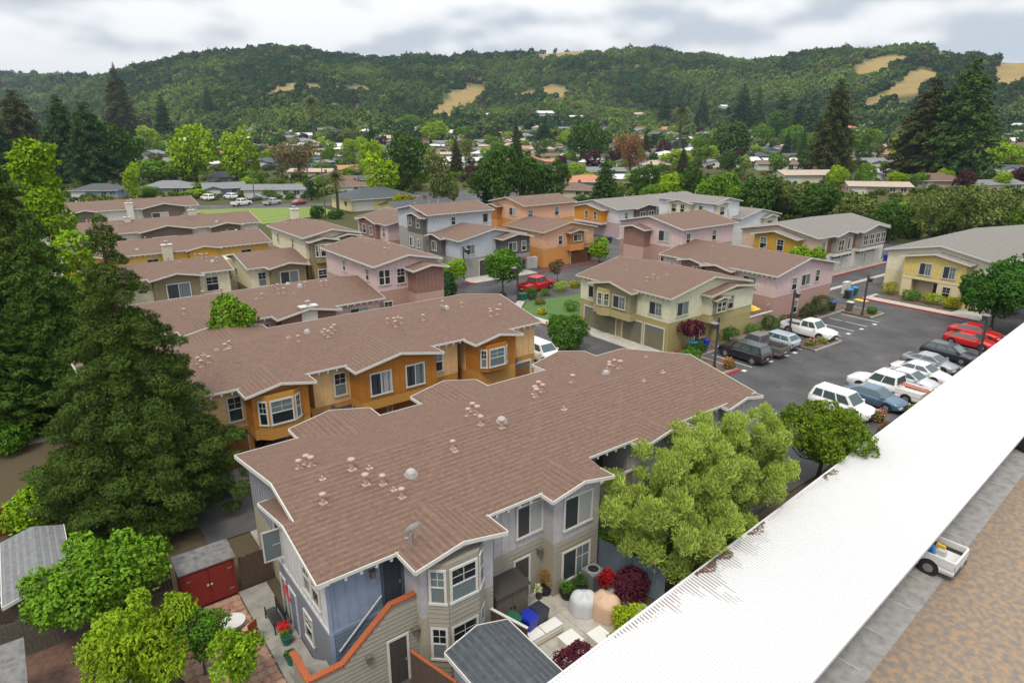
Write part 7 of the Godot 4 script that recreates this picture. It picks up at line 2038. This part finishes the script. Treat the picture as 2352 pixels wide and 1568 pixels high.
	# poles of the street behind
	for q in [[585, 462, 348, "grey wooden utility pole beyond the mown lawn"], [748, 500, 340, "tall brown utility pole beside the fan palm"], [1708, 470, 338, "utility pole among the houses right of the rust tree"]]:
		var p := hit(q[0], q[1])
		var h: float = (q[1] - q[2]) * (p - EYE).dot(cam_f) / FOCAL
		t = thing("utility_pole", q[3], "pole", p)
		m = MB.new(); m.tube(p, p + Vector3(0, h, 0), 0.16, 0.11, 8); part(m, "pole", M.fence_grey, t)
		m = MB.new(); m.bar(p + Vector3(-1.2, h - 0.6, -0.4), p + Vector3(1.2, h - 0.6, 0.4), 0.1, 0.12); part(m, "crossarm", M.fence_grey, t)

func make_cars() -> void:
	var SZ := -PI * 0.5     # front towards +z
	var NZ := PI * 0.5      # front towards -z
	M.car_glass = mat(lin(0.045, 0.07, 0.075), 0.05); M.car_glass.metallic_specular = 0.7
	M.tail = mat(lin(0.35, 0.012, 0.015), 0.3); M.bumper = mat(lin(0.05, 0.05, 0.055), 0.5)
	car("van", Vector3(48.3, 0, -22.1), SZ, lin(0.72, 0.72, 0.71), "white suv with roof rails behind the dark green tree by the carport")
	car("sedan", Vector3(51.9, 0, -21.4), SZ, lin(0.075, 0.135, 0.20), "blue-grey sedan with sunroof parked nose to the carport", "", 0.3)
	car("crew", Vector3(54.85, 0, -21.8), NZ, lin(0.74, 0.74, 0.73), "white crew cab pickup carrying orange ladders")
	car("sedan", Vector3(58.0, 0, -21.5), SZ, lin(0.52, 0.53, 0.55), "silver sedan between the white pickup and white coupe", "", 0.3)
	car("sedan", Vector3(60.7, 0, -21.6), SZ, lin(0.70, 0.69, 0.66), "white sedan beside the silver hatchback near the carport")
	car("coupe", Vector3(64.0, 0, -22.2), SZ, lin(0.30, 0.31, 0.34), "grey hatchback sedan between the white sedan and black wagon", "", 0.4)
	car("wagon", Vector3(68.2, 0, -22.2), SZ, lin(0.016, 0.02, 0.032), "black station wagon with silver roof rails in the right row")
	car("coupe", Vector3(74.1, 0, -22.6), SZ, lin(0.48, 0.012, 0.012), "red hatchback parked beside the lot lamp")
	car("sedan", Vector3(77.6, 0, -23.4), SZ, lin(0.45, 0.012, 0.012), "second red car behind the red hatchback")
	car("suv", Vector3(53.0, 0, -34.0), NZ, lin(0.012, 0.012, 0.015), "black suv parked nose to the olive townhouse")
	car("pickup", Vector3(56.0, 0, -34.4), NZ, lin(0.16, 0.14, 0.125), "brown grey pickup beside the black suv", "", 0.3)
	car("wagon", Vector3(59.0, 0, -34.6), NZ, lin(0.36, 0.43, 0.48), "silver blue wagon beside the brown pickup", "", 0.3)
	car("pickup", Vector3(64.6, 0, -34.2), SZ, lin(0.74, 0.74, 0.73), "white single cab pickup facing out into the lot")
	car("crew", P(1228, 664) + Vector3(0, 0, 0.4), PI * 0.06 + PI * 0.0, lin(0.45, 0.008, 0.012), "bright red pickup on the drive by the corner lawn")
	car("suv", Vector3(37.6, 0, -45.2), SZ, lin(0.7, 0.7, 0.69), "white suv parked at the end of the orange row")
	car("crew", Vector3(33.7, 0, -11.6), NZ + 0.06, lin(0.62, 0.63, 0.63), "white pickup with tools in its bed under the carport")
	car("suv", Vector3(52.6, 0, -12.6), NZ, lin(0.02, 0.022, 0.028), "dark suv under the far end of the carport")
	# load of the white pickups
	var t := thing("ladder", "orange ladder lying on the white crew cab pickup", "ladder", Vector3(54.7, 1.2, -20.6))
	for s in [-0.2, 0.2]:
		var m := MB.new(); m.bar(Vector3(54.7 + s, 1.35, -22.4), Vector3(54.9 + s, 1.15, -18.6), 0.06, 0.09); part(m, "rail", mat(lin(0.55, 0.12, 0.06), 0.6), t)
	for i in 9:
		var m := MB.new(); var z := -22.2 + i * 0.42
		m.bar(Vector3(54.5 + 0.05 * i * 0.42, 1.34 - i * 0.021, z), Vector3(54.9 + 0.05 * i * 0.42, 1.34 - i * 0.021, z), 0.04, 0.04); part(m, "rung", M.galv, t)
	for q in [[33.3, -9.9, 0.35, 0.5, M.bin_sky, "blue_tool_box", "blue tool box in the bed of the pickup under the carport"], [33.9, -10.2, 0.5, 0.35, M.bin_green, "green_tool_box", "dark green crate in the bed of the pickup under the carport"], [33.7, -9.5, 0.3, 0.25, M.lamp_glass, "white_bucket", "white bucket in the bed of the pickup under the carport"], [34.1, -9.7, 0.18, 0.3, M.yellow_cloth, "yellow_sack", "yellow sack in the bed of the pickup under the carport"]]:
		var m := MB.new()
		m.hexa([Vector3(q[0] - q[2] * 0.5, 0.82, q[1] + 0.22), Vector3(q[0] + q[2] * 0.5, 0.82, q[1] + 0.22), Vector3(q[0] + q[2] * 0.5, 0.82, q[1] - 0.22), Vector3(q[0] - q[2] * 0.5, 0.82, q[1] - 0.22), Vector3(q[0] - q[2] * 0.45, 0.82 + q[3], q[1] + 0.19), Vector3(q[0] + q[2] * 0.45, 0.82 + q[3], q[1] + 0.19), Vector3(q[0] + q[2] * 0.45, 0.82 + q[3], q[1] - 0.19), Vector3(q[0] - q[2] * 0.45, 0.82 + q[3], q[1] - 0.19)])
		solo(m, q[5], q[4], q[6], "cargo", Vector3(q[0], 0.82, q[1]))
	# far street
	var st := 0.47
	car("crew", Vector3(51.5, 0.03, -190.5), st, lin(0.7, 0.7, 0.69), "white pickup on the street beyond the mown lawn"); car("pickup", Vector3(58.8, 0.03, -187.4), st, lin(0.5, 0.51, 0.53), "silver pickup on the street beyond the mown lawn", "", 0.3); car("sedan", Vector3(65.0, 0.03, -183.6), st, lin(0.3, 0.015, 0.02), "dark red car on the street beyond the mown lawn")
	car("van", Vector3(47.4, 0.03, -210.5), 1.9, lin(0.7, 0.7, 0.69), "white van in a driveway across the far street"); car("suv", Vector3(53.6, 0.03, -209.5), 1.9, lin(0.65, 0.65, 0.66), "white suv in a driveway across the far street"); car("sedan", Vector3(58.4, 0.03, -201.5), st, lin(0.06, 0.08, 0.11), "dark blue car across the far street")

func make_near_trees() -> void:
	var dark := leaf(lin(0.038, 0.062, 0.015), 0.4)
	var dark2 := leaf(lin(0.036, 0.068, 0.014), 0.4)
	var bright := leaf(lin(0.11, 0.19, 0.012)); var mid := leaf(lin(0.05, 0.115, 0.014)); var deep := leaf(lin(0.028, 0.075, 0.014)); var lime := leaf(lin(0.17, 0.23, 0.012)); var olive := leaf(lin(0.2, 0.255, 0.062)); var purple := leaf(lin(0.055, 0.012, 0.026)); var gold := leaf(lin(0.17, 0.17, 0.012))
	var red := leaf(lin(0.42, 0.012, 0.015)); var pink := leaf(lin(0.45, 0.15, 0.19)); var rose := leaf(lin(0.42, 0.10, 0.11)); var yellow := leaf(lin(0.5, 0.33, 0.02)); var rust := leaf(lin(0.17, 0.09, 0.02)); var bronze := leaf(lin(0.065, 0.045, 0.03))
	# tall conifers on the left
	var c := bough_conifer(801, 16.8, 5.0, 19, 190.0, 0.2, 0.05, 0.9)
	tree("conifer", "huge dark conifer in front of the orange and mauve rows", Vector3(3.5, 0, -38.4), c[0], dark, 0.0, c[1], M.redbark)
	c = bough_conifer(802, 19.2, 5.2, 20, 60.0, 0.36, 0.1, 0.8)
	tree("conifer", "tall dark conifer left of the mauve row", Vector3(-0.3, 0, -65.0), c[0], dark, 0.0, c[1], M.redbark)
	c = bough_conifer(803, 14.6, 4.2, 16, 60.0, 0.34, 0.09, 0.8)
	tree("conifer", "shorter conifer growing beside the tall left conifer", Vector3(0.9, 0, -58.0), c[0], dark2, 0.0, c[1], M.redbark)
	c = bough_conifer(804, 17.0, 4.2, 18, 40.0, 0.45, 0.13, 0.8)
	tree("conifer", "conifer at the left edge behind the white canopy tent", Vector3(-7.0, 0, -72.0), c[0], dark2, 0.0, c[1], M.redbark)
	tree("conifer", "squat conifer between the canopy tent and tall left conifer", Vector3(-3.4, 0, -56.0), c[0], dark2, 0.0, c[1], M.redbark, Vector3(1.0, 0.72, 1.0), 2.0)
	tree("conifer", "brown-tipped conifer at the far left edge", Vector3(-12.0, 0, -60.0), c[0], dark, 0.0, c[1], M.redbark, Vector3(0.9, 0.8, 0.9), 1.0)
	var b := lumps(811, 16, Vector3(1.1, 5.0, 1.1), 1.1, 1.6)
	tree("poplar", "bright yellow-green upright tree rising behind the left conifers", Vector3(3.0, 0, -79.0), crown_mesh(812, b, 34.0, 0.34, 0.24, 0.1), bright, 14.2, trunk_mesh(813, 10.0, 0.25, b, 14.2), M.bark)
	tree("poplar", "second bright upright tree left of the cream row", Vector3(4.4, 0, -73.0), crown_mesh(814, b, 26.0, 0.34, 0.24, 0.1), bright, 7.6, trunk_mesh(815, 5.0, 0.2, b, 7.6), M.bark, Vector3(0.9, 0.9, 0.9))
	# feathery tree between the grey row and the carport
	b = lumps(821, 150, Vector3(4.4, 3.0, 3.4), 0.32, 0.68)
	tree("olive_tree", "pale feathery grey-green tree spilling over the carport edge", Vector3(23.4, 0, -17.2), crown_mesh(822, b, 300.0, 0.21, 0.042, -1.1, 0.35, 0.85), olive, 3.7, trunk_mesh(823, 2.6, 0.22, b, 3.9), M.bark)
	b = lumps(824, 100, Vector3(3.7, 2.6, 2.9), 0.32, 0.65)
	tree("olive_tree", "second feathery grey-green tree toward the parking lot", Vector3(28.0, 0, -17.9), crown_mesh(825, b, 300.0, 0.21, 0.042, -1.1, 0.35, 0.85), olive, 4.6, trunk_mesh(826, 2.8, 0.2, b, 4.4), M.bark)
	b = lumps(827, 34, Vector3(3.5, 1.5, 2.4), 0.5, 1.0)
	tree("broadleaf_tree", "dark green layered tree between the carport and the white suv", Vector3(37.0, 0, -17.7), crown_mesh(828, b, 150.0, 0.17, 0.09, 0.0, 0.35), leaf(lin(0.072, 0.115, 0.011)), 3.1, trunk_mesh(829, 2.2, 0.16, b, 3.1), M.bark)
	# right round tree
	b = lumps(831, 22, Vector3(3.2, 2.0, 3.2), 1.0, 1.6)
	tree("broadleaf_tree", "dense round green tree beside the cream townhouse at the right edge", Vector3(81.5, 0, -23.2), crown_mesh(832, b, 60.0, 0.3, 0.18), deep, 4.4, trunk_mesh(833, 3.0, 0.16, b, 4.4), M.bark)
	tree("broadleaf_tree", "dense green tree partly outside the right edge behind the carport", Vector3(90.0, 0, -22.5), crown_mesh(834, b, 40.0, 0.32, 0.2), deep, 4.4, trunk_mesh(835, 3.0, 0.16, b, 4.4), M.bark, Vector3(1.1, 1.1, 1.1))
	# clipped ones by the drive
	b = lumps(841, 18, Vector3(1.5, 1.3, 1.5), 0.7, 1.0)
	tree("broadleaf_tree", "round clipped tree on a thin trunk beside the red pickup", P(1155, 676), crown_mesh(842, b, 110.0, 0.2, 0.13), mid, 3.4, trunk_mesh(843, 2.4, 0.1, b, 3.4), M.bark, Vector3(1.25, 1.15, 1.25))
	b = lumps(844, 18, Vector3(1.3, 1.3, 1.3), 0.7, 0.95)
	tree("hedge_tree", "dense egg-shaped clipped tree between the orange row and olive townhouse", P(1305, 806), crown_mesh(845, b, 150.0, 0.16, 0.1), leaf(lin(0.045, 0.1, 0.014)), 1.75, trunk_mesh(846, 1.0, 0.1, b, 1.75), M.bark, Vector3(1.15, 1.15, 1.15))
	b = lumps(847, 14, Vector3(1.2, 1.2, 1.2), 0.6, 0.85)
	tree("broadleaf_tree", "bright green young tree at the corner of the orange townhouse", P(1376, 600), crown_mesh(848, b, 80.0, 0.24, 0.16), bright, 2.2, trunk_mesh(849, 1.2, 0.07, b, 2.2), M.bark)
	tree("hedge_tree", "dark clipped hedge beside the tall pink townhouse", P(1028, 688), crown_mesh(850, lumps(851, 16, Vector3(0.9, 1.3, 0.9), 0.7, 0.9), 110.0, 0.18, 0.11), leaf(lin(0.018, 0.05, 0.014)), 1.7, null, null)
	tree("broadleaf_tree", "yellow-green small tree behind the dark clipped hedge", P(1044, 662), crown_mesh(852, lumps(853, 12, Vector3(1.3, 0.9, 1.3), 0.6, 0.9), 70.0, 0.24, 0.15), bright, 2.6, trunk_mesh(854, 2.0, 0.07, [], 2.6), M.bark)
	b = lumps(855, 16, Vector3(1.6, 0.9, 1.5), 0.6, 0.9)
	tree("broadleaf_tree", "bright green bushy tree between the mauve and orange rows", Vector3(12.9, 0, -54.0), crown_mesh(856, b, 90.0, 0.24, 0.15), leaf(lin(0.085, 0.16, 0.014)), 5.0, trunk_mesh(857, 4.0, 0.1, b, 5.0), M.bark, Vector3(1.05, 1.25, 1.0))
	tree("ornamental_plum", "purple-leaved ornamental plum at the olive townhouse corner", Vector3(50.7, 0, -38.4), crown_mesh(858, lumps(859, 14, Vector3(1.05, 0.6, 0.9), 0.45, 0.65), 130.0, 0.16, 0.1), purple, 2.25, trunk_mesh(860, 1.6, 0.06, [], 2.2), M.bark)
	tree("young_tree", "small bronze-leaved tree by the orange townhouse drive", P(1280, 648), crown_mesh(861, lumps(862, 10, Vector3(0.8, 0.8, 0.8), 0.4, 0.6), 60.0, 0.2, 0.13), bronze, 2.3, trunk_mesh(863, 1.8, 0.05, [], 2.3), M.bark)
	tree("broadleaf_tree", "bright yellow-green round tree behind the pink lot house", Vector3(86.3, 0, -47.6), crown_mesh(864, lumps(865, 14, Vector3(1.9, 0.8, 1.9), 0.7, 1.0), 70.0, 0.24, 0.15), bright, 4.0, trunk_mesh(866, 3.0, 0.09, [], 4.0), M.bark)
	# left yard
	b = lumps(871, 40, Vector3(2.6, 1.3, 2.3), 0.35, 0.8)
	tree("broadleaf_tree", "leafy mid green tree between the red shed and the grey garden house", Vector3(-0.1, 0, -29.3), crown_mesh(872, b, 130.0, 0.19, 0.12, 0.2, 0.25), leaf(lin(0.075, 0.15, 0.014)), 2.8, trunk_mesh(873, 2.0, 0.1, b, 3.2), M.bark)
	b = lumps(874, 44, Vector3(1.9, 1.9, 1.8), 0.3, 0.65)
	tree("broadleaf_tree", "bright lime green drooping tree in the foreground yard", Vector3(1.0, 0, -24.3), crown_mesh(875, b, 210.0, 0.17, 0.07, 0.9, 0.25), leaf(lin(0.12, 0.185, 0.012)), 2.6, trunk_mesh(876, 2.0, 0.12, b, 3.0), M.bark)
	b = lumps(877, 22, Vector3(0.85, 0.95, 0.85), 0.22, 0.42)
	tree("citrus_tree", "small round citrus tree on the flagstone patio", Vector3(2.9, 0, -24.3), crown_mesh(878, b, 220.0, 0.12, 0.075), mid, 2.1, trunk_mesh(879, 1.4, 0.05, b, 2.1), M.bark)
	tree("citrus_tree", "bright green young tree at the bottom edge of the patio", Vector3(3.7, 0, -22.4), crown_mesh(880, b, 160.0, 0.14, 0.09), bright, 1.9, trunk_mesh(881, 1.2, 0.05, b, 1.9), M.bark)
	for q in [[40, 960, 3.2, 2.2, "leafy mid green"], [20, 1030, 2.6, 2.0, "loose green"], [110, 1190, 2.0, 1.7, "pale variegated"], [60, 1215, 2.0, 1.6, "glossy green"], [130, 1120, 1.6, 1.2, "yellow-green"], [30, 860, 3.0, 3.0, "dense green"], [20, 780, 3.2, 3.4, "bright green"]]:
		shrub(q[4] + " bush below the conifers at the left edge", P(q[0], q[1]), Vector3(q[2] * 0.6, q[3] * 0.7, q[2] * 0.6), [leaf(lin(0.075, 0.16, 0.014)), mid, leaf(lin(0.14, 0.17, 0.04)), mid, lime, deep, bright][rng.randi() % 7], 880 + int(q[0]), 0.24, 60.0, "left edge bushes")
	# shrubs: label, place, size, colour
	var S := [["clipped round shrub behind the white single cab pickup", Vector3(63.2, 0.1, -37.9), Vector3(1.0, 0.9, 0.9), deep], ["low green shrub behind the silver blue wagon", Vector3(60.2, 0.1, -37.8), Vector3(1.3, 0.6, 0.7), mid], ["green shrub behind the brown pickup", Vector3(56.3, 0.1, -38.0), Vector3(1.3, 0.8, 0.7), deep],
		["round green shrub at the lot corner by the red flowers", Vector3(48.0, 0.1, -36.3), Vector3(0.9, 0.75, 0.8), mid], ["spreading dark shrub under the purple plum", Vector3(50.0, 0.1, -37.4), Vector3(1.2, 0.7, 0.8), deep], ["red flowering shrub at the olive townhouse corner", Vector3(47.2, 0.1, -37.4), Vector3(0.6, 0.5, 0.5), red],
		["pink rose bush under the lot lamp", Vector3(49.3, 0.1, -33.0), Vector3(0.45, 0.6, 0.45), rose], ["pink azalea bed between the wagon and white pickup", Vector3(61.3, 0.1, -32.2), Vector3(1.0, 0.4, 0.5), pink], ["green and pink ground cover in the lot island", Vector3(62.9, 0.1, -31.9), Vector3(0.9, 0.35, 0.5), leaf(lin(0.14, 0.16, 0.05))],
		["dark flowering shrub below the pink lot house window", Vector3(70.8, 0.1, -37.9), Vector3(1.4, 0.9, 0.7), leaf(lin(0.035, 0.045, 0.02))], ["rose shrub in front of the pink lot house wall", Vector3(73.6, 0.1, -37.9), Vector3(1.3, 1.2, 0.8), leaf(lin(0.04, 0.06, 0.022))], ["dry low shrub behind the white single cab pickup", Vector3(67.0, 0.1, -38.0), Vector3(1.3, 0.6, 0.7), leaf(lin(0.06, 0.06, 0.03))],
		["yellow-green hedge shrub left of the cream townhouse porch", Vector3(89.0, 0.15, -37.3), Vector3(1.4, 0.9, 0.9), gold], ["round clipped green shrub before the cream townhouse porch", Vector3(88.0, 0.15, -34.2), Vector3(1.5, 0.8, 1.0), mid], ["yellow variegated hedge along the red kerb", Vector3(87.8, 0.15, -31.6), Vector3(1.1, 0.8, 1.7), lime], ["yellow hedge shrub beside the cream patio wall", Vector3(87.6, 0.15, -29.4), Vector3(0.8, 0.8, 0.9), gold],
		["small green shrub at the foot of the bay-end lamp", Vector3(78.0, 0.1, -34.2), Vector3(0.6, 0.5, 0.6), mid], ["yellow flower clump on the corner lawn edge", P(1247, 722), Vector3(0.9, 0.4, 0.6), yellow], ["round yellow flower bed on the pale paving", P(1322, 660), Vector3(0.8, 0.5, 0.8), yellow], ["clipped yellow-green shrub on the corner lawn", P(1285, 668), Vector3(1.1, 0.8, 1.1), lime], ["dark clipped shrub beside the red pickup", P(1224, 685), Vector3(1.0, 0.8, 1.0), deep],
		["low clipped hedge on the corner lawn", P(1250, 678), Vector3(1.3, 0.5, 0.8), mid], ["flowering border shrub at the drive corner", P(1240, 700), Vector3(0.8, 0.5, 0.6), leaf(lin(0.12, 0.12, 0.03))], ["bushy shrub at the olive townhouse lawn side", P(1310, 715), Vector3(1.2, 0.7, 0.8), mid], ["low shrub ring around the clipped round tree", P(1150, 680), Vector3(0.9, 0.3, 0.9), bronze],
		["purple smoke bush beside the blue fence", Vector3(19.9, 0, -17.3), Vector3(0.9, 0.8, 0.8), purple], ["purple barberry in front of the slate roof", Vector3(14.6, 0, -15.4), Vector3(0.7, 0.9, 0.6), purple], ["red-leaved shrub behind the covered patio set", Vector3(19.4, 0, -18.3), Vector3(0.35, 0.8, 0.35), leaf(lin(0.22, 0.008, 0.015))], ["golden green shrub at the patio's carport corner", Vector3(18.3, 0, -15.7), Vector3(0.75, 0.7, 0.75), lime], ["bright fern shrub along the carport edge", Vector3(17.3, 0, -15.1), Vector3(0.7, 0.55, 0.55), gold],
		["rust orange shrub beside the dark-roofed house", P(850, 478), Vector3(5.0, 1.4, 2.4), rust], ["yellow-green rounded shrub behind the mauve house", P(925, 482), Vector3(3.0, 2.2, 2.6), gold], ["round dark green shrub on the mown lawn", P(728, 500), Vector3(3.2, 1.6, 2.4), deep], ["small dark shrub beside the fan palm", P(770, 502), Vector3(1.8, 1.2, 1.6), deep], ["green climbing plant below the balcony of the grey row", Vector3(20.6, 0, -20.3), Vector3(0.8, 1.1, 0.5), mid],
		["yellow shrub along the carport curb behind the blue sedan", Vector3(52.6, 0, -18.4), Vector3(1.4, 0.5, 0.5), gold], ["yellow-green shrub along the carport curb behind the white pickup", Vector3(55.6, 0, -18.7), Vector3(1.5, 0.6, 0.5), lime], ["pink flowers in front of the white suv", Vector3(48.9, 0, -19.6), Vector3(0.5, 0.5, 0.4), pink], ["red-brown shrub by the carport curb", Vector3(46.8, 0, -17.9), Vector3(0.9, 0.6, 0.5), leaf(lin(0.09, 0.05, 0.02))]]
	for i in S.size():
		var fl: bool = S[i][3] in [red, pink, rose, yellow]
		shrub(S[i][0], S[i][1], S[i][2], mid if fl else S[i][3], 900 + i * 3, 0.13 if S[i][2].x < 1.6 else 0.4, 140.0 if S[i][2].x < 1.0 else (70.0 if S[i][2].x < 1.6 else 18.0), "", "shrub", S[i][3] if fl else null)
	var terra := mat(lin(0.2, 0.09, 0.06), 0.8); var teal := mat(lin(0.01, 0.1, 0.08), 0.4)
	pot_plant("hydrangea with yellow blooms in a dark tub by the patio window", Vector3(17.55, 0.04, -19.0), 0.9, M.black, mid, 961, 0.5); pot_plant("second hydrangea in a dark tub before the air conditioner", Vector3(18.25, 0.04, -18.9), 0.8, M.black, deep, 962, 0.45); pot_plant("tall copper-leaved plant in a pot beside the patio door", Vector3(16.9, 0.04, -19.8), 1.3, M.black, rust, 963, 0.4)
	pot_plant("small white-flowered pot at the patio door", Vector3(16.45, 0.04, -19.75), 0.4, M.bin_black, leaf(lin(0.4, 0.42, 0.3)), 964, 0.25); pot_plant("green glazed pot plant on the concrete walk", Vector3(6.1, 0.03, -24.0), 0.3, teal, mid, 965, 0.3); pot_plant("teal glazed pot plant at the stair foot", Vector3(5.9, 0.03, -22.8), 0.35, teal, deep, 966, 0.32); pot_plant("red flower pot beside the black bench", Vector3(6.2, 0.03, -24.5), 0.3, terra, red, 967, 0.3)

# ---------------------------------------------------------------- sky
func make_sky() -> Sky:
	var w := 1024; var h := 512
	var n1 := FastNoiseLite.new()
	n1.seed = 41; n1.frequency = 0.95; n1.fractal_octaves = 5; n1.fractal_gain = 0.52
	var n2 := FastNoiseLite.new()
	n2.seed = 52; n2.frequency = 0.16; n2.fractal_octaves = 3
	var data := PackedFloat32Array()
	data.resize(w * h * 3)
	for y in h:
		var th := PI * (y + 0.5) / h
		var sy := cos(th); var cy := sin(th)
		for x in w:
			var ph := TAU * ((x + 0.5) / w - 0.5)
			var dx := sin(ph) * cy; var dz := -cos(ph) * cy
			var i := (y * w + x) * 3
			if sy < -0.02:
				data[i] = 0.16; data[i + 1] = 0.16; data[i + 2] = 0.15
				continue
			var k := 1.0 / (maxf(sy, 0.0) + 0.13)
			var a := n1.get_noise_3d(dx * k * 1.3, dz * k * 1.3, 3.0)
			var b := n2.get_noise_3d(dx * k, dz * k, 9.0)
			var c := clampf(0.66 + 1.5 * a + 0.6 * b, 0.0, 1.0)
			c = c * c * (3.0 - 2.0 * c)
			var g := 0.70 + 1.4 * maxf(sy, 0.0)       # an overcast sky is two to three times as bright overhead as at the rim
			var dark := Vector3(0.47, 0.53, 0.61); var lightc := Vector3(0.94, 0.955, 0.97)
			var v := dark.lerp(lightc, c).lerp(Vector3(0.80, 0.84, 0.89), smoothstep(0.08, 0.0, sy) * 0.5) * g * 0.84
			data[i] = v.x; data[i + 1] = v.y; data[i + 2] = v.z
	var im := Image.create_from_data(w, h, false, Image.FORMAT_RGBF, data.to_byte_array())
	var pm := PanoramaSkyMaterial.new()
	pm.panorama = ImageTexture.create_from_image(im)
	var s := Sky.new()
	s.sky_material = pm
	return s

func _ready() -> void:
	var az := deg_to_rad(AZ); var pt := deg_to_rad(PITCH)
	var fh := Vector3(cos(az), 0, -sin(az))
	cam_r = Vector3(sin(az), 0, cos(az))
	cam_f = fh * cos(pt) - Vector3.UP * sin(pt)
	cam_u = fh * sin(pt) + Vector3.UP * cos(pt)
	var cam := Camera3D.new()
	cam.name = "camera"
	add_child(cam)
	cam.transform = Transform3D(Basis(cam_r, cam_u, -cam_f), EYE)
	cam.fov = rad_to_deg(2.0 * atan(784.0 / FOCAL))
	cam.near = 0.5; cam.far = 6000.0
	cam.current = true
	var we := WorldEnvironment.new()
	we.name = "environment"
	var env := Environment.new()
	env.background_mode = Environment.BG_SKY
	env.sky = make_sky()
	env.tonemap_mode = Environment.TONE_MAPPER_LINEAR
	env.tonemap_exposure = 1.45
	env.sdfgi_enabled = true; env.ssao_enabled = true; env.ssil_enabled = true
	env.fog_enabled = true; env.fog_density = 0.00007; env.fog_light_color = srgb(176, 196, 222)
	we.environment = env
	add_child(we)
	var sun := DirectionalLight3D.new()
	sun.name = "sun"
	sun.light_energy = 0.5; sun.light_angular_distance = 12.0; sun.light_color = Color(1.0, 0.94, 0.84)
	sun.shadow_enabled = true
	add_child(sun)
	sun.look_at_from_position(Vector3.ZERO, Vector3(0.45, -1.0, -0.35), Vector3.UP)
	rng.seed = 11
	make_materials()
	M.white_wall = M.trim
	M.vent_meshes = {flue = flue_mesh(), pipe = cap_mesh(), dome = dome_mesh()}
	M.car_glass = M.glass; M.tail = M.paint_red; M.bumper = M.black
	prepare_skyline()
	make_land()
	make_ground()
	make_cars()
	building_a()
	building_b()
	building_others()
	make_carport()
	make_near_things()
	make_near_trees()
	make_suburb()
	make_far_trees()
	make_forest()
	print("built in ms ", Time.get_ticks_msec())
